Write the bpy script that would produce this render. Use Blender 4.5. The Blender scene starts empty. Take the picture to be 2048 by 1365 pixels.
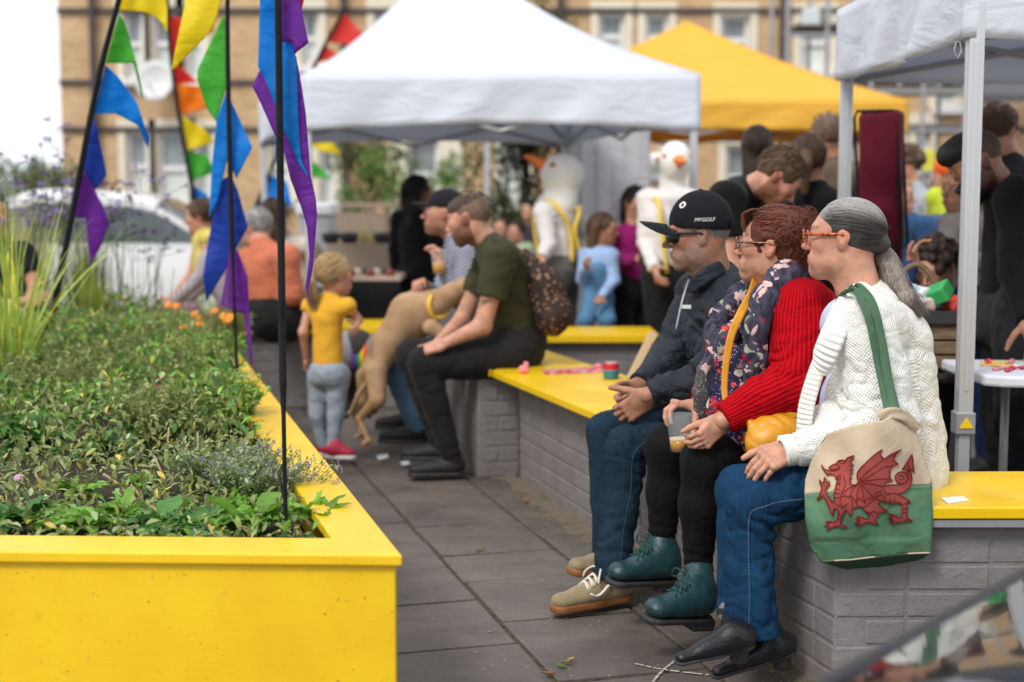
import bpy, bmesh, math, random
import numpy as np
from mathutils import Vector, Matrix, noise as mnoise
from mathutils.geometry import delaunay_2d_cdt
random.seed(7); RNG = np.random.default_rng(7)
SC = bpy.context.scene
# ---------------------------------------------------------------- camera
FPX = 2048 * 50 / 36.0
CAMZ = 1.35
PITCH = math.atan((682.5 - 400) / FPX)
cd = bpy.data.cameras.new('camera'); cam = bpy.data.objects.new('camera', cd); SC.collection.objects.link(cam)
cam.location = (0, 0, CAMZ); cam.rotation_euler = (math.pi / 2 - PITCH, 0, 0)
cd.lens = 50; cd.sensor_width = 36; cd.clip_start = 0.05; cd.clip_end = 800
cd.dof.use_dof = True; cd.dof.focus_distance = 4.1; cd.dof.aperture_fstop = 1.9
SC.camera = cam
SC.render.resolution_x = 1024; SC.render.resolution_y = 682
SC.cycles.use_denoising = True
SC.cycles.max_bounces = 8; SC.cycles.transparent_max_bounces = 16
# ---------------------------------------------------------------- world and sun
w = bpy.data.worlds.new('World'); SC.world = w; w.use_nodes = True
nt = w.node_tree; nt.nodes.clear()
o_ = nt.nodes.new('ShaderNodeOutputWorld'); bg = nt.nodes.new('ShaderNodeBackground')
sky = nt.nodes.new('ShaderNodeTexSky'); sky.sky_type = 'NISHITA'; sky.sun_disc = False
SUN_EL = math.radians(48); SUN_ROT = math.radians(215)
sky.sun_elevation = SUN_EL; sky.sun_rotation = SUN_ROT; sky.dust_density = 4; sky.air_density = 1.2
mx = nt.nodes.new('ShaderNodeMix'); mx.data_type = 'RGBA'; mx.inputs[0].default_value = 0.86
mx.inputs[7].default_value = (11.6, 12.0, 12.6, 1)      # thick bright cloud cover over the blue
nt.links.new(sky.outputs[0], mx.inputs[6]); nt.links.new(mx.outputs[2], bg.inputs[0])
bg.inputs[1].default_value = 0.088
nt.links.new(bg.outputs[0], o_.inputs[0])
sl = bpy.data.lights.new('sun', 'SUN'); sl.energy = 1.9; sl.angle = math.radians(16); sl.color = (1, .965, .91)
so = bpy.data.objects.new('sun', sl); SC.collection.objects.link(so)
# light comes from behind the camera, a little to the left
sd = Vector((math.sin(SUN_ROT) * math.cos(SUN_EL), math.cos(SUN_ROT) * math.cos(SUN_EL), math.sin(SUN_EL)))
so.rotation_euler = sd.to_track_quat('Z', 'Y').to_euler()
SC.view_settings.view_transform = 'Standard'; SC.view_settings.look = 'None'
SC.view_settings.exposure = 0.32; SC.view_settings.gamma = 1.0; SC.view_settings.use_curve_mapping = False
# ---------------------------------------------------------------- picture geometry helpers
cp, sp = math.cos(PITCH), math.sin(PITCH)
def ray(px, py):
 u = (px - 1024) / FPX; v = (682.5 - py) / FPX
 return np.array([u, cp + v * sp, -sp + v * cp])
def P(px, py, d):
 r = ray(px, py); return np.array([0, 0, CAMZ]) + r * (d / r[1])
def G(px, py, z=0.0):
 r = ray(px, py); return np.array([0, 0, CAMZ]) + r * ((z - CAMZ) / r[2])
V = lambda *a: np.array(a, float)
D = ray(220, 400); D[2] = 0; D = D / np.linalg.norm(D)       # the way the terrace recedes
N = V(D[1], -D[0], 0)                                        # across it, to the right
DANG = math.atan2(D[1], D[0])
def norm(v): v = np.asarray(v, float); return v / (np.linalg.norm(v) + 1e-12)
# ---------------------------------------------------------------- objects
def link(o, parent=None):
 SC.collection.objects.link(o)
 if parent is not None: o.parent = parent
 return o
def tag(o, label, cat, group=None, kind=None):
 if label: o['label'] = label
 if cat: o['category'] = cat
 if group: o['group'] = group
 if kind: o['kind'] = kind
 return o
def thing(name, label, cat, loc=(0, 0, 0), group=None, kind=None):
 o = bpy.data.objects.new(name, None); o.empty_display_size = .1
 SC.collection.objects.link(o); o.location = [float(x) for x in loc]
 return tag(o, label, cat, group, kind)
def mesh(name, vs, fs, mat, parent=None, smooth=True, origin=None, solid=0, bevel=0, attrs=None):
 """vs in world space; placed under parent (whose origin is taken off)"""
 vs = np.asarray(vs, float).reshape(-1, 3)
 if parent is not None: org = np.array(parent.matrix_basis.translation) if parent.parent is None else None
 if parent is not None:
  org = np.zeros(3); p = parent
  while p is not None: org = org + np.array(p.location); p = p.parent
  loc = np.zeros(3)
 else:
  org = np.asarray(origin, float) if origin is not None else np.array([(vs[:, 0].min() + vs[:, 0].max()) / 2, (vs[:, 1].min() + vs[:, 1].max()) / 2, vs[:, 2].min()])
  loc = org
 me = bpy.data.meshes.new(name)
 me.from_pydata((vs - org).tolist(), [], [list(map(int, f)) for f in fs] if not isinstance(fs, np.ndarray) else fs.tolist())
 if smooth: me.polygons.foreach_set('use_smooth', [True] * len(me.polygons))
 for m in (mat if isinstance(mat, (list, tuple)) else [mat]): me.materials.append(m)
 if attrs:
  for k, a in attrs.items():
   a = np.asarray(a, np.float32)
   if a.shape[1] == 4:
    at = me.color_attributes.new(k, 'FLOAT_COLOR', 'POINT'); at.data.foreach_set('color', a.ravel())
   else:
    at = me.attributes.new(k, 'FLOAT_VECTOR', 'POINT'); at.data.foreach_set('vector', a.ravel())
 me.update()
 o = bpy.data.objects.new(name, me); link(o, parent); o.location = loc.tolist() if parent is None else (0, 0, 0)
 if solid:
  s = o.modifiers.new('s', 'SOLIDIFY'); s.thickness = solid; s.offset = 0
 if bevel:
  b = o.modifiers.new('b', 'BEVEL'); b.width = bevel; b.segments = 2; b.limit_method = 'ANGLE'; b.angle_limit = .6
 return o
class MB:
 """collects shapes into one mesh"""
 def __init__(s): s.v = []; s.f = []
 def add(s, vs, fs):
  n = len(s.v); s.v += [tuple(map(float, x)) for x in vs]; s.f += [tuple(n + int(i) for i in f) for f in fs]; return s
 def hexa(s, p):
  return s.add(p, [(0, 3, 2, 1), (4, 5, 6, 7), (0, 1, 5, 4), (1, 2, 6, 5), (2, 3, 7, 6), (3, 0, 4, 7)])
 def box(s, c, size, ax=None, ay=None, az=None):
  """box of full size, optional axes"""
  ax = V(1, 0, 0) if ax is None else norm(ax); ay = V(0, 1, 0) if ay is None else norm(ay); az = np.cross(ax, ay) if az is None else norm(az)
  c = np.asarray(c, float); h = np.asarray(size, float) / 2
  p = [c + ax * h[0] * i + ay * h[1] * j + az * h[2] * k for k in (-1, 1) for i, j in ((-1, -1), (1, -1), (1, 1), (-1, 1))]
  return s.hexa(p)
 def tube(s, pts, r, n=8, cap=True, sx=None):
  pts = [np.asarray(p, float) for p in pts]; m = len(pts)
  rs = r if hasattr(r, '__len__') else [r] * m
  t0 = norm(pts[1] - pts[0]); up = V(0, 0, 1) if abs(t0[2]) < .9 else V(1, 0, 0)
  a = norm(np.cross(t0, up)); vs = []
  for i, p in enumerate(pts):
   t = norm(pts[min(i + 1, m - 1)] - pts[max(i - 1, 0)])
   a = norm(a - t * np.dot(a, t)); b = np.cross(t, a)
   for k in range(n):
    g = 2 * math.pi * k / n
    vs.append(p + rs[i] * (a * math.cos(g) + b * math.sin(g) * (sx or 1)))
  fs = [(i * n + k, i * n + (k + 1) % n, (i + 1) * n + (k + 1) % n, (i + 1) * n + k) for i in range(m - 1) for k in range(n)]
  if cap: fs += [tuple(range(n - 1, -1, -1)), tuple((m - 1) * n + k for k in range(n))]
  return s.add(vs, fs)
 def lathe(s, c, prof, n=24, axis=(0, 0, 1), cap=True):
  """prof list of (r, h) along axis"""
  az = norm(axis); a = norm(np.cross(az, V(0, 1, 0) if abs(az[1]) < .9 else V(1, 0, 0))); b = np.cross(az, a); c = np.asarray(c, float)
  vs = [c + az * h + r * (a * math.cos(2 * math.pi * k / n) + b * math.sin(2 * math.pi * k / n)) for r, h in prof for k in range(n)]
  m = len(prof)
  fs = [(i * n + k, i * n + (k + 1) % n, (i + 1) * n + (k + 1) % n, (i + 1) * n + k) for i in range(m - 1) for k in range(n)]
  if cap: fs += [tuple(range(n - 1, -1, -1)), tuple((m - 1) * n + k for k in range(n))]
  return s.add(vs, fs)
 def grid(s, pts):
  """pts [rows][cols] of points"""
  R, Cn = len(pts), len(pts[0])
  return s.add([p for row in pts for p in row], [(i * Cn + j, i * Cn + j + 1, (i + 1) * Cn + j + 1, (i + 1) * Cn + j) for i in range(R - 1) for j in range(Cn - 1)])
 def build(s, name, mat, parent=None, **k):
  k.setdefault('smooth', False); return mesh(name, s.v, s.f, mat, parent, **k)
def curve_pts(ctrl, n=20):
 """Catmull-Rom through control points"""
 c = [np.asarray(p, float) for p in ctrl]; c = [2 * c[0] - c[1]] + c + [2 * c[-1] - c[-2]]; out = []
 segs = len(c) - 3
 for i in range(n + 1):
  u = i / n * segs; k = min(int(u), segs - 1); t = u - k; a, b, d, e = c[k:k + 4]
  out.append(.5 * ((2 * b) + (-a + d) * t + (2 * a - 5 * b + 4 * d - e) * t * t + (-a + 3 * b - 3 * d + e) * t ** 3))
 return out
def sheet2d(poly, step):
 """triangulate a 2-D polygon with interior points"""
 poly = [tuple(map(float, p)) for p in poly]
 dense = []
 for i, p in enumerate(poly):
  q = poly[(i + 1) % len(poly)]; L = math.dist(p, q); k = max(1, int(L / step))
  dense += [(p[0] + (q[0] - p[0]) * j / k, p[1] + (q[1] - p[1]) * j / k) for j in range(k)]
 xs = [p[0] for p in dense]; ys = [p[1] for p in dense]; pts = list(dense); n = len(dense)
 A = np.array(dense); B = np.roll(A, -1, 0)
 y = min(ys) + step * .5; row = 0
 gx = []
 while y < max(ys):
  x = min(xs) + (step * .5 if row % 2 else 0)
  while x < max(xs): gx.append((x, y)); x += step
  y += step * .87; row += 1
 if gx:
  g = np.array(gx); ins = np.zeros(len(g), bool); dm = np.full(len(g), 1e9)
  for a, b in zip(A, B):
   c = ((a[1] > g[:, 1]) != (b[1] > g[:, 1])) & (g[:, 0] < (b[0] - a[0]) * (g[:, 1] - a[1]) / ((b[1] - a[1]) or 1e-9) + a[0])
   ins ^= c
   ab = b - a; t = np.clip(((g - a) @ ab) / max(ab @ ab, 1e-9), 0, 1); dm = np.minimum(dm, np.linalg.norm(g - a - t[:, None] * ab, axis=1))
  pts += [tuple(p) for p in g[ins & (dm > step * .4)]]
 r = delaunay_2d_cdt([Vector(p) for p in pts], [(i, (i + 1) % n) for i in range(n)], [], 1, 1e-6)
 return np.array([tuple(v) for v in r[0]]), r[2]
def sheet(name, poly, f3, mat, parent=None, step=8, solid=.002, **k):
 """cloth-like sheet: poly in picture units, f3(x, y) -> world point"""
 v2, fs = sheet2d(poly, step)
 return mesh(name, [f3(x, y) for x, y in v2], fs, mat, parent, solid=solid, **k)
# ---------------------------------------------------------------- implicit surfaces
def hashn(ix, iy, iz, seed=0):
 h = (ix * 374761393 + iy * 668265263 + iz * 2147483647 + seed * 1274126177) & 0xffffffff
 h = ((h ^ (h >> 13)) * 1274126177) & 0xffffffff
 return ((h ^ (h >> 16)) & 0xffff) / 32767.5 - 1
def vnoise(p, seed=0):
 p = np.asarray(p, float); i = np.floor(p).astype(np.int64); f = p - i; f = f * f * (3 - 2 * f); r = 0
 for dx in (0, 1):
  wx = f[..., 0] if dx else 1 - f[..., 0]
  for dy in (0, 1):
   wy = f[..., 1] if dy else 1 - f[..., 1]
   for dz in (0, 1):
    wz = f[..., 2] if dz else 1 - f[..., 2]
    r = r + wx * wy * wz * hashn(i[..., 0] + dx, i[..., 1] + dy, i[..., 2] + dz, seed)
 return r
class SDF:
 def __init__(s): s.p = []
 def cap(s, a, b, ra, rb=None, k=.015, ax=None, sq=1.0, sub=False, flat=0, tag=0):
  a = np.asarray(a, float); b = np.asarray(b, float); rb = ra if rb is None else rb
  s.p.append(dict(t='c', a=a, b=b, ra=ra, rb=rb, k=k, ax=None if ax is None else norm(ax), sq=sq, sub=sub, flat=flat, tag=tag)); return s
 def chain(s, pts, rs, **k):
  for i in range(len(pts) - 1): s.cap(pts[i], pts[i + 1], rs[i], rs[i + 1], **k)
  return s
 def ell(s, c, r, R=None, k=.015, sub=False, tag=0):
  r = np.asarray(r, float) if hasattr(r, '__len__') else V(r, r, r)
  s.p.append(dict(t='e', a=np.asarray(c, float), r=r, R=np.eye(3) if R is None else np.asarray(R, float), k=k, sub=sub, tag=tag)); return s
 def box(s, c, h, R=None, k=.01, rd=.005, sub=False, tag=0):
  s.p.append(dict(t='b', a=np.asarray(c, float), r=np.asarray(h, float), R=np.eye(3) if R is None else np.asarray(R, float), k=k, rd=rd, sub=sub, tag=tag)); return s
 @staticmethod
 def ev(q, X):
  if q['t'] == 'c':
   ba = q['b'] - q['a']; L2 = max(float(ba @ ba), 1e-12); pa = X - q['a']
   t0 = (pa @ ba) / L2; t = np.clip(t0, 0, 1); o = pa - t[..., None] * ba
   if q['ax'] is not None: o = o + (q['sq'] - 1) * (o @ q['ax'])[..., None] * q['ax']
   d = np.sqrt((o * o).sum(-1)) - (q['ra'] + (q['rb'] - q['ra']) * t)
   L = math.sqrt(L2)
   if q['flat'] & 1: d = np.maximum(d, (t0 - 1) * L)
   if q['flat'] & 2: d = np.maximum(d, -t0 * L)
   return d
  x = (X - q['a']) @ q['R'].T
  if q['t'] == 'e':
   k0 = np.sqrt(((x / q['r']) ** 2).sum(-1)); k1 = np.sqrt(((x / q['r'] ** 2) ** 2).sum(-1)) + 1e-9
   return k0 * (k0 - 1) / k1
  z = np.abs(x) - (q['r'] - q['rd']); return np.sqrt((np.maximum(z, 0) ** 2).sum(-1)) + np.minimum(z.max(-1), 0) - q['rd']
 @staticmethod
 def bb(q):
  if q['t'] == 'c':
   r = max(q['ra'], q['rb'], 0) * max(1, 1 / min(q['sq'], 1)); return np.minimum(q['a'], q['b']) - r, np.maximum(q['a'], q['b']) + r
  e = np.abs(q['R'].T) @ q['r']; return q['a'] - e, q['a'] + e
 def mesh(s, h, noise=None, want=False):
  M = 4 * h + .012
  bbs = [s.bb(q) for q in s.p]; add = [b for q, b in zip(s.p, bbs) if not q['sub']]
  lo = np.min([b[0] for b in add], 0) - M; hi = np.max([b[1] for b in add], 0) + M
  n = np.ceil((hi - lo) / h).astype(int) + 1
  F = np.full(n, M, np.float32)
  ax = [lo[i] + h * np.arange(n[i]) for i in range(3)]
  for q, b in zip(s.p, bbs):
   mg = M + q['k']
   i0 = np.maximum(np.floor((b[0] - mg - lo) / h).astype(int), 0); i1 = np.minimum(np.ceil((b[1] + mg - lo) / h).astype(int) + 1, n)
   if (i1 <= i0).any(): continue
   X = np.stack(np.meshgrid(*[ax[i][i0[i]:i1[i]] for i in range(3)], indexing='ij'), -1)
   d = s.ev(q, X); sl_ = tuple(slice(i0[i], i1[i]) for i in range(3)); f = F[sl_]; k = q['k']
   if q['sub']:
    d = -d; hh = np.maximum(k - np.abs(f - d), 0) / max(k, 1e-9); F[sl_] = np.maximum(f, d) + hh * hh * k * .25
   else:
    hh = np.maximum(k - np.abs(f - d), 0) / max(k, 1e-9); F[sl_] = np.minimum(f, d) - hh * hh * k * .25
  if noise is not None:
   idx = np.argwhere(np.abs(F) < 3 * h)
   if len(idx):
    X = lo + idx * h; F[idx[:, 0], idx[:, 1], idx[:, 2]] += noise(X)
  return surfnet(F, lo, h)
def surfnet(F, lo, h):
 ins = F < 0
 n = F.shape
 c = np.zeros((n[0] - 1, n[1] - 1, n[2] - 1), np.int8)
 for dx in (0, 1):
  for dy in (0, 1):
   for dz in (0, 1): c += ins[dx:n[0] - 1 + dx, dy:n[1] - 1 + dy, dz:n[2] - 1 + dz]
 act = np.argwhere((c > 0) & (c < 8)); vid = np.full(c.shape, -1, np.int64); vid[act[:, 0], act[:, 1], act[:, 2]] = np.arange(len(act))
 val = {}
 for dx in (0, 1):
  for dy in (0, 1):
   for dz in (0, 1): val[(dx, dy, dz)] = F[act[:, 0] + dx, act[:, 1] + dy, act[:, 2] + dz].astype(float)
 S = np.zeros((len(act), 3)); cnt = np.zeros(len(act))
 cs = [(0, 0, 0), (1, 0, 0), (0, 1, 0), (0, 0, 1), (1, 1, 0), (1, 0, 1), (0, 1, 1), (1, 1, 1)]
 for a in cs:
  for d in range(3):
   if a[d] == 0:
    b = tuple(1 if i == d else a[i] for i in range(3)); fa, fb = val[a], val[b]; cr = (fa < 0) != (fb < 0)
    t = np.where(cr, fa / np.where(cr, fa - fb, 1), 0); p = np.array(a, float)[None] + np.zeros((len(act), 1)); p[:, d] = t
    S += p * cr[:, None]; cnt += cr
 vs = lo + (act + S / cnt[:, None]) * h
 fs = []
 for d in range(3):
  o1, o2 = [(1, 2), (2, 0), (0, 1)][d]
  sl0 = [slice(1, -1)] * 3; sl1 = [slice(1, -1)] * 3
  sl0[d] = slice(0, -1); sl1[d] = slice(1, None)
  A = ins[tuple(sl0)]; B = ins[tuple(sl1)]; e = np.argwhere(A != B)
  if not len(e): continue
  fl = A[e[:, 0], e[:, 1], e[:, 2]]
  base = e.copy()
  for i in range(3):
   if i != d: base[:, i] += 1
  def g(a, b):
   q = base.copy(); q[:, o1] -= a; q[:, o2] -= b; return vid[q[:, 0], q[:, 1], q[:, 2]]
  Q = np.stack([g(1, 1), g(0, 1), g(0, 0), g(1, 0)], 1); Q[~fl] = Q[~fl][:, ::-1]; fs.append(Q)
 Q = np.concatenate(fs) if fs else np.zeros((0, 4), int)
 return vs, Q[(Q >= 0).all(1)]
def fold_noise(amp, sx=14, sz=30, seed=1, ridge=True):
 def f(X):
  q = X * V(sx, sx, sz); q = q + .6 * np.stack([vnoise(X * 9 + 5, seed + 3), vnoise(X * 9 + 31, seed + 4), vnoise(X * 9 + 57, seed + 5)], -1)
  a = vnoise(q, seed); b = vnoise(q * 2.1 + 7, seed + 1)
  if ridge: a = 1 - 2 * np.sqrt(np.abs(a));
  return amp * (a * .8 + b * .35)
 return f
# ---------------------------------------------------------------- materials
_M = {}
class NT:
 def __init__(s, m): s.t = m.node_tree; s.n = s.t.nodes
 def new(s, t, **k):
  n = s.n.new(t)
  for a, b in k.items(): setattr(n, a, b)
  return n
 def l(s, a, b): s.t.links.new(a, b)
 def sock(s, inp, v):
  if isinstance(v, bpy.types.NodeSocket): s.l(v, inp)
  elif hasattr(v, '__len__') and len(v) == 3 and inp.type == 'RGBA': inp.default_value = (*v, 1)
  else: inp.default_value = v
 def coord(s, scale=(1, 1, 1), rot=(0, 0, 0), src='Object', loc=(0, 0, 0)):
  c = s.new('ShaderNodeTexCoord').outputs[src] if not src.startswith('@') else s.new('ShaderNodeAttribute', attribute_name=src[1:]).outputs['Vector']
  m = s.new('ShaderNodeMapping'); s.l(c, m.inputs[0]); m.inputs[3].default_value = scale; m.inputs[2].default_value = rot; m.inputs[1].default_value = loc; return m.outputs[0]
 def noise(s, vec, scale=5, detail=3, rough=.5, out=0, dist=0):
  n = s.new('ShaderNodeTexNoise'); s.l(vec, n.inputs['Vector']); n.inputs['Scale'].default_value = scale; n.inputs['Detail'].default_value = detail; n.inputs['Roughness'].default_value = rough; n.inputs['Distortion'].default_value = dist; return n.outputs[out]
 def vor(s, vec, scale=5, feature='F1', out=0, rnd=1):
  n = s.new('ShaderNodeTexVoronoi', feature=feature); s.l(vec, n.inputs['Vector']); n.inputs['Scale'].default_value = scale; n.inputs['Randomness'].default_value = rnd; return n.outputs[out]
 def wave(s, vec, scale=5, dirn='X', dist=0, prof='SIN', typ='BANDS', dsc=1):
  n = s.new('ShaderNodeTexWave', wave_type=typ, wave_profile=prof);
  if typ == 'BANDS': n.bands_direction = dirn
  s.l(vec, n.inputs['Vector']); n.inputs['Scale'].default_value = scale; n.inputs['Distortion'].default_value = dist; n.inputs['Detail Scale'].default_value = dsc; return n.outputs['Fac']
 def ramp(s, fac, stops, interp='LINEAR'):
  n = s.new('ShaderNodeValToRGB'); s.l(fac, n.inputs[0]); r = n.color_ramp; r.interpolation = interp
  while len(r.elements) < len(stops): r.elements.new(.5)
  for e, (p, c) in zip(r.elements, stops): e.position = p; e.color = (*c, 1) if hasattr(c, '__len__') else (c, c, c, 1)
  return n.outputs[0]
 def mix(s, f, a, b, mode='MIX'):
  n = s.new('ShaderNodeMix', data_type='RGBA', blend_type=mode); s.sock(n.inputs[0], f); s.sock(n.inputs[6], a); s.sock(n.inputs[7], b); return n.outputs[2]
 def math(s, op, a, b=0.0, c=0.0):
  n = s.new('ShaderNodeMath', operation=op); s.sock(n.inputs[0], a); s.sock(n.inputs[1], b); s.sock(n.inputs[2], c); return n.outputs[0]
 def bump(s, h, strength=.3, dist=.01, nrm=None):
  n = s.new('ShaderNodeBump'); s.l(h, n.inputs['Height']); n.inputs['Strength'].default_value = strength; n.inputs['Distance'].default_value = dist
  if nrm is not None: s.l(nrm, n.inputs['Normal'])
  return n.outputs[0]
def mat(name, fn, rough=.7, metal=0, spec=.5, **kw):
 key = name
 if key in _M: return _M[key]
 m = bpy.data.materials.new(name); m.use_nodes = True; n = NT(m); b = m.node_tree.nodes['Principled BSDF']
 b.inputs['Roughness'].default_value = rough; b.inputs['Metallic'].default_value = metal; b.inputs['Specular IOR Level'].default_value = spec
 for k, v in kw.items(): n.sock(b.inputs[k.replace('_', ' ')], v)
 r = fn(n, b) if callable(fn) else fn
 if r is not None:
  if isinstance(r, tuple) and len(r) == 2: col, nrm = r
  else: col, nrm = r, None
  n.sock(b.inputs['Base Color'], col)
  if nrm is not None: n.l(nrm, b.inputs['Normal'])
 _M[key] = m; return m
def hexc(h):
 h = h.lstrip('#'); c = [int(h[i:i + 2], 16) / 255 for i in (0, 2, 4)]
 return tuple(x / 12.92 if x <= .04045 else ((x + .055) / 1.055) ** 2.4 for x in c)
def sc(c, f): return tuple(min(1, x * f) for x in c)
def cloth(name, col, col2=None, var=.25, weave=900, wr=.25, fold=18, rough=.9, bumpd=.006, sheen=.2):
 def f(n, b):
  v = n.coord(); a = n.noise(v, 7, 4, .6); c = n.mix(n.ramp(a, [(.3, 0), (.7, 1)]), sc(col, 1 - var), sc(col2 or col, 1 + var * .6))
  fine = n.noise(v, weave, 1, .5); c = n.mix(.12, c, fine, 'OVERLAY') if False else c
  w_ = n.noise(n.coord((1, 1, .6)), fold, 4, .55, dist=.8); nr = n.bump(w_, wr * 1.6, bumpd * 5); nr = n.bump(fine, .25, .0008, nr); return c, nr
 return mat(name, f, rough, spec=.12, Sheen_Weight=sheen * .25)
def plain(name, col, rough=.5, metal=0, var=.12, scale=20, bump=.0, **k):
 def f(n, b):
  v = n.coord(); a = n.noise(v, scale, 4, .6); c = n.mix(a, sc(col, 1 - var), sc(col, 1 + var))
  rr = n.noise(v, scale * 2.3, 3, .6); n.sock(b.inputs['Roughness'], n.math('MULTIPLY_ADD', rr, .25, rough - .12))
  return (c, n.bump(rr, .3, bump)) if bump else c
 return mat(name, f, rough, metal, **k)
def skin(name, col):
 def f(n, b):
  at = n.new('ShaderNodeAttribute', attribute_name='Col').outputs['Color']; v = n.coord()
  a = n.noise(v, 26, 4, .65); c = n.mix(n.ramp(a, [(.3, 0), (.72, 1)]), sc(col, .70), (min(1, col[0] * 1.22), col[1] * 1.06, col[2] * 1.02))
  sp_ = n.noise(v, 190, 2, .6); c = n.mix(n.ramp(sp_, [(.56, 0), (.72, .3)]), c, (col[0] * .62, col[1] * .42, col[2] * .38))
  c = n.mix(1.0, c, at, 'MULTIPLY')
  n.sock(b.inputs['Subsurface Weight'], .22); b.inputs['Subsurface Radius'].default_value = (.012, .005, .003); b.inputs['Subsurface Scale'].default_value = .6
  fine = n.noise(v, 420, 3, .6); cre = n.noise(n.coord((1, 1, 2.6)), 60, 4, .6)
  return c, n.bump(fine, .5, .0016, n.bump(cre, .22, .004))
 return mat(name, f, .5, spec=.35)
def hairm(name, col, col2=None, rough=.5, sc_=(220, 220, 30)):
 def f(n, b):
  v = n.coord(); a = n.noise(n.coord(sc_), 1, 4, .7); bb = n.noise(v, 18, 3, .6)
  c = n.mix(n.ramp(a, [(.3, 0), (.7, 1)]), sc(col, .45), sc(col2 or col, 1.5)); c = n.mix(n.ramp(bb, [(.35, 0), (.65, .5)]), c, sc(col2 or col, .7))
  return c, n.bump(a, .8, .004)
 return mat(name, f, rough, spec=.3)
def attr_col(name, rough=.8, fold=20, wr=.3, **k):
 def f(n, b):
  at = n.new('ShaderNodeAttribute', attribute_name='Col').outputs['Color']; v = n.coord(); a = n.noise(v, fold, 4, .6)
  return n.mix(.35, at, n.mix(1.0, at, n.ramp(a, [(.2, .5), (.8, 1.3)]), 'MULTIPLY')), n.bump(a, wr, .02)
 return mat(name, f, rough, **k)
YEL = (.86, .60, .012)
def _yellow(n, b):
 v = n.coord(); g = n.noise(n.coord((2, 2, 26)), 6, 5, .6); a = n.noise(v, 4, 3, .6); sp_ = n.noise(v, 70, 3, .75)
 c = n.mix(n.ramp(a, [(.3, 0), (.7, 1)]), (.77, .47, .003), (.85, .555, .006)); c = n.mix(n.ramp(sp_, [(.655, 0), (.70, .75)]), c, (.22, .13, .01))
 mk = n.noise(v, 21, 2, .5); c = n.mix(n.ramp(mk, [(.66, 0), (.75, .25)]), c, (.45, .3, .03))
 n.sock(b.inputs['Roughness'], n.math('MULTIPLY_ADD', a, .25, .26)); return c, n.bump(g, .10, .005)
M_yel = mat('yellow_paint', _yellow, .35, Coat_Weight=.12)
GREYP = (.205, .190, .193)
def _brickp(n, b):
 v = n.coord(); a = n.noise(v, 6, 4, .65); s_ = n.noise(v, 150, 4, .7); big = n.noise(v, 30, 4, .7)
 c = n.mix(n.ramp(a, [(.3, 0), (.7, 1)]), sc(GREYP, .84), sc(GREYP, 1.14)); c = n.mix(n.ramp(n.noise(v, 48, 3, .7), [(.66, 0), (.72, .75)]), c, (.06, .055, .05))
 z = n.new('ShaderNodeSeparateXYZ'); n.l(n.new('ShaderNodeNewGeometry').outputs['Position'], z.inputs[0])
 dirt = n.math('MULTIPLY', n.ramp(z.outputs[2], [(0, 1), (.16, 0)]), n.ramp(big, [(.35, 0), (.7, .8)])); c = n.mix(dirt, c, (.17, .14, .10))
 return c, n.bump(s_, .5, .004, n.bump(big, .45, .012))
M_gbrick = mat('grey_painted_brick', _brickp, .62)
def _slab(n, b):
 v = n.coord(); a = n.noise(v, 1.7, 5, .6); s_ = n.noise(v, 60, 5, .7); m_ = n.noise(v, 7, 5, .65); st = n.noise(n.coord((1, 3, 1), (0, 0, .4)), 5, 6, .7)
 c = n.mix(n.ramp(a, [(.3, 0), (.7, 1)]), (.062, .050, .043), (.175, .146, .128)); c = n.mix(n.ramp(m_, [(.4, 0), (.75, .6)]), c, (.115, .095, .083)); c = n.mix(n.ramp(st, [(.5, 0), (.8, .6)]), c, (.04, .034, .032))
 c = n.mix(n.ramp(n.noise(v, 85, 2, .5), [(.70, 0), (.74, .7)]), c, (.42, .38, .33)); c = n.mix(n.ramp(n.vor(v, 11), [(.055, .55), (.075, 0)]), c, (.3, .27, .24))
 n.sock(b.inputs['Roughness'], n.math('MULTIPLY_ADD', m_, .35, .38)); return c, n.bump(s_, .4, .004, n.bump(m_, .4, .02))
M_slab = mat('stone_slab', _slab, .6)
M_dirt = mat('dirt_joint', lambda n, b: (n.mix(n.ramp(n.noise(n.coord(), 26, 5, .7), [(.35, 0), (.65, 1)]), (.014, .014, .009), (.09, .075, .05)), n.bump(n.noise(n.coord(), 80, 4, .7), .6, .01)), .95)
M_moss = mat('mossy_edge', lambda n, b: (n.mix(n.ramp(n.noise(n.coord(), 14, 5, .7), [(.35, 0), (.6, 1)]), n.mix(n.ramp(n.noise(n.coord(), 5, 4, .7), [(.5, 0), (.62, 1)]), (.15, .12, .085), (.06, .075, .02)), (.15, .125, .095)), n.bump(n.noise(n.coord(), 60, 5, .7), .8, .015)), .95)
M_soil = mat('soil', lambda n, b: (n.mix(n.noise(n.coord(), 30, 5, .7), (.02, .014, .009), (.075, .052, .033)), n.bump(n.noise(n.coord(), 50, 5, .7), .8, .02)), .95)
M_alu = mat('brushed_aluminium', lambda n, b: (n.mix(n.noise(n.coord((60, 60, 1)), 3, 3, .6), (.50, .51, .53), (.66, .67, .69)), n.bump(n.noise(n.coord((90, 90, 1)), 4, 2, .6), .1, .001)), .42, .55)
M_steel = plain('grey_steel', (.35, .36, .38), .45, .4)
M_black = plain('black_metal', (.02, .02, .022), .5)
M_blackc = cloth('black_sleeve', (.014, .015, .017), rough=.75)
# ================================================================ the setting
GZ = V(0, 0, 1)
HB = .54                                                       # height of bench and planter tops
def rect_on(c, L, Wd): pass
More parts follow.
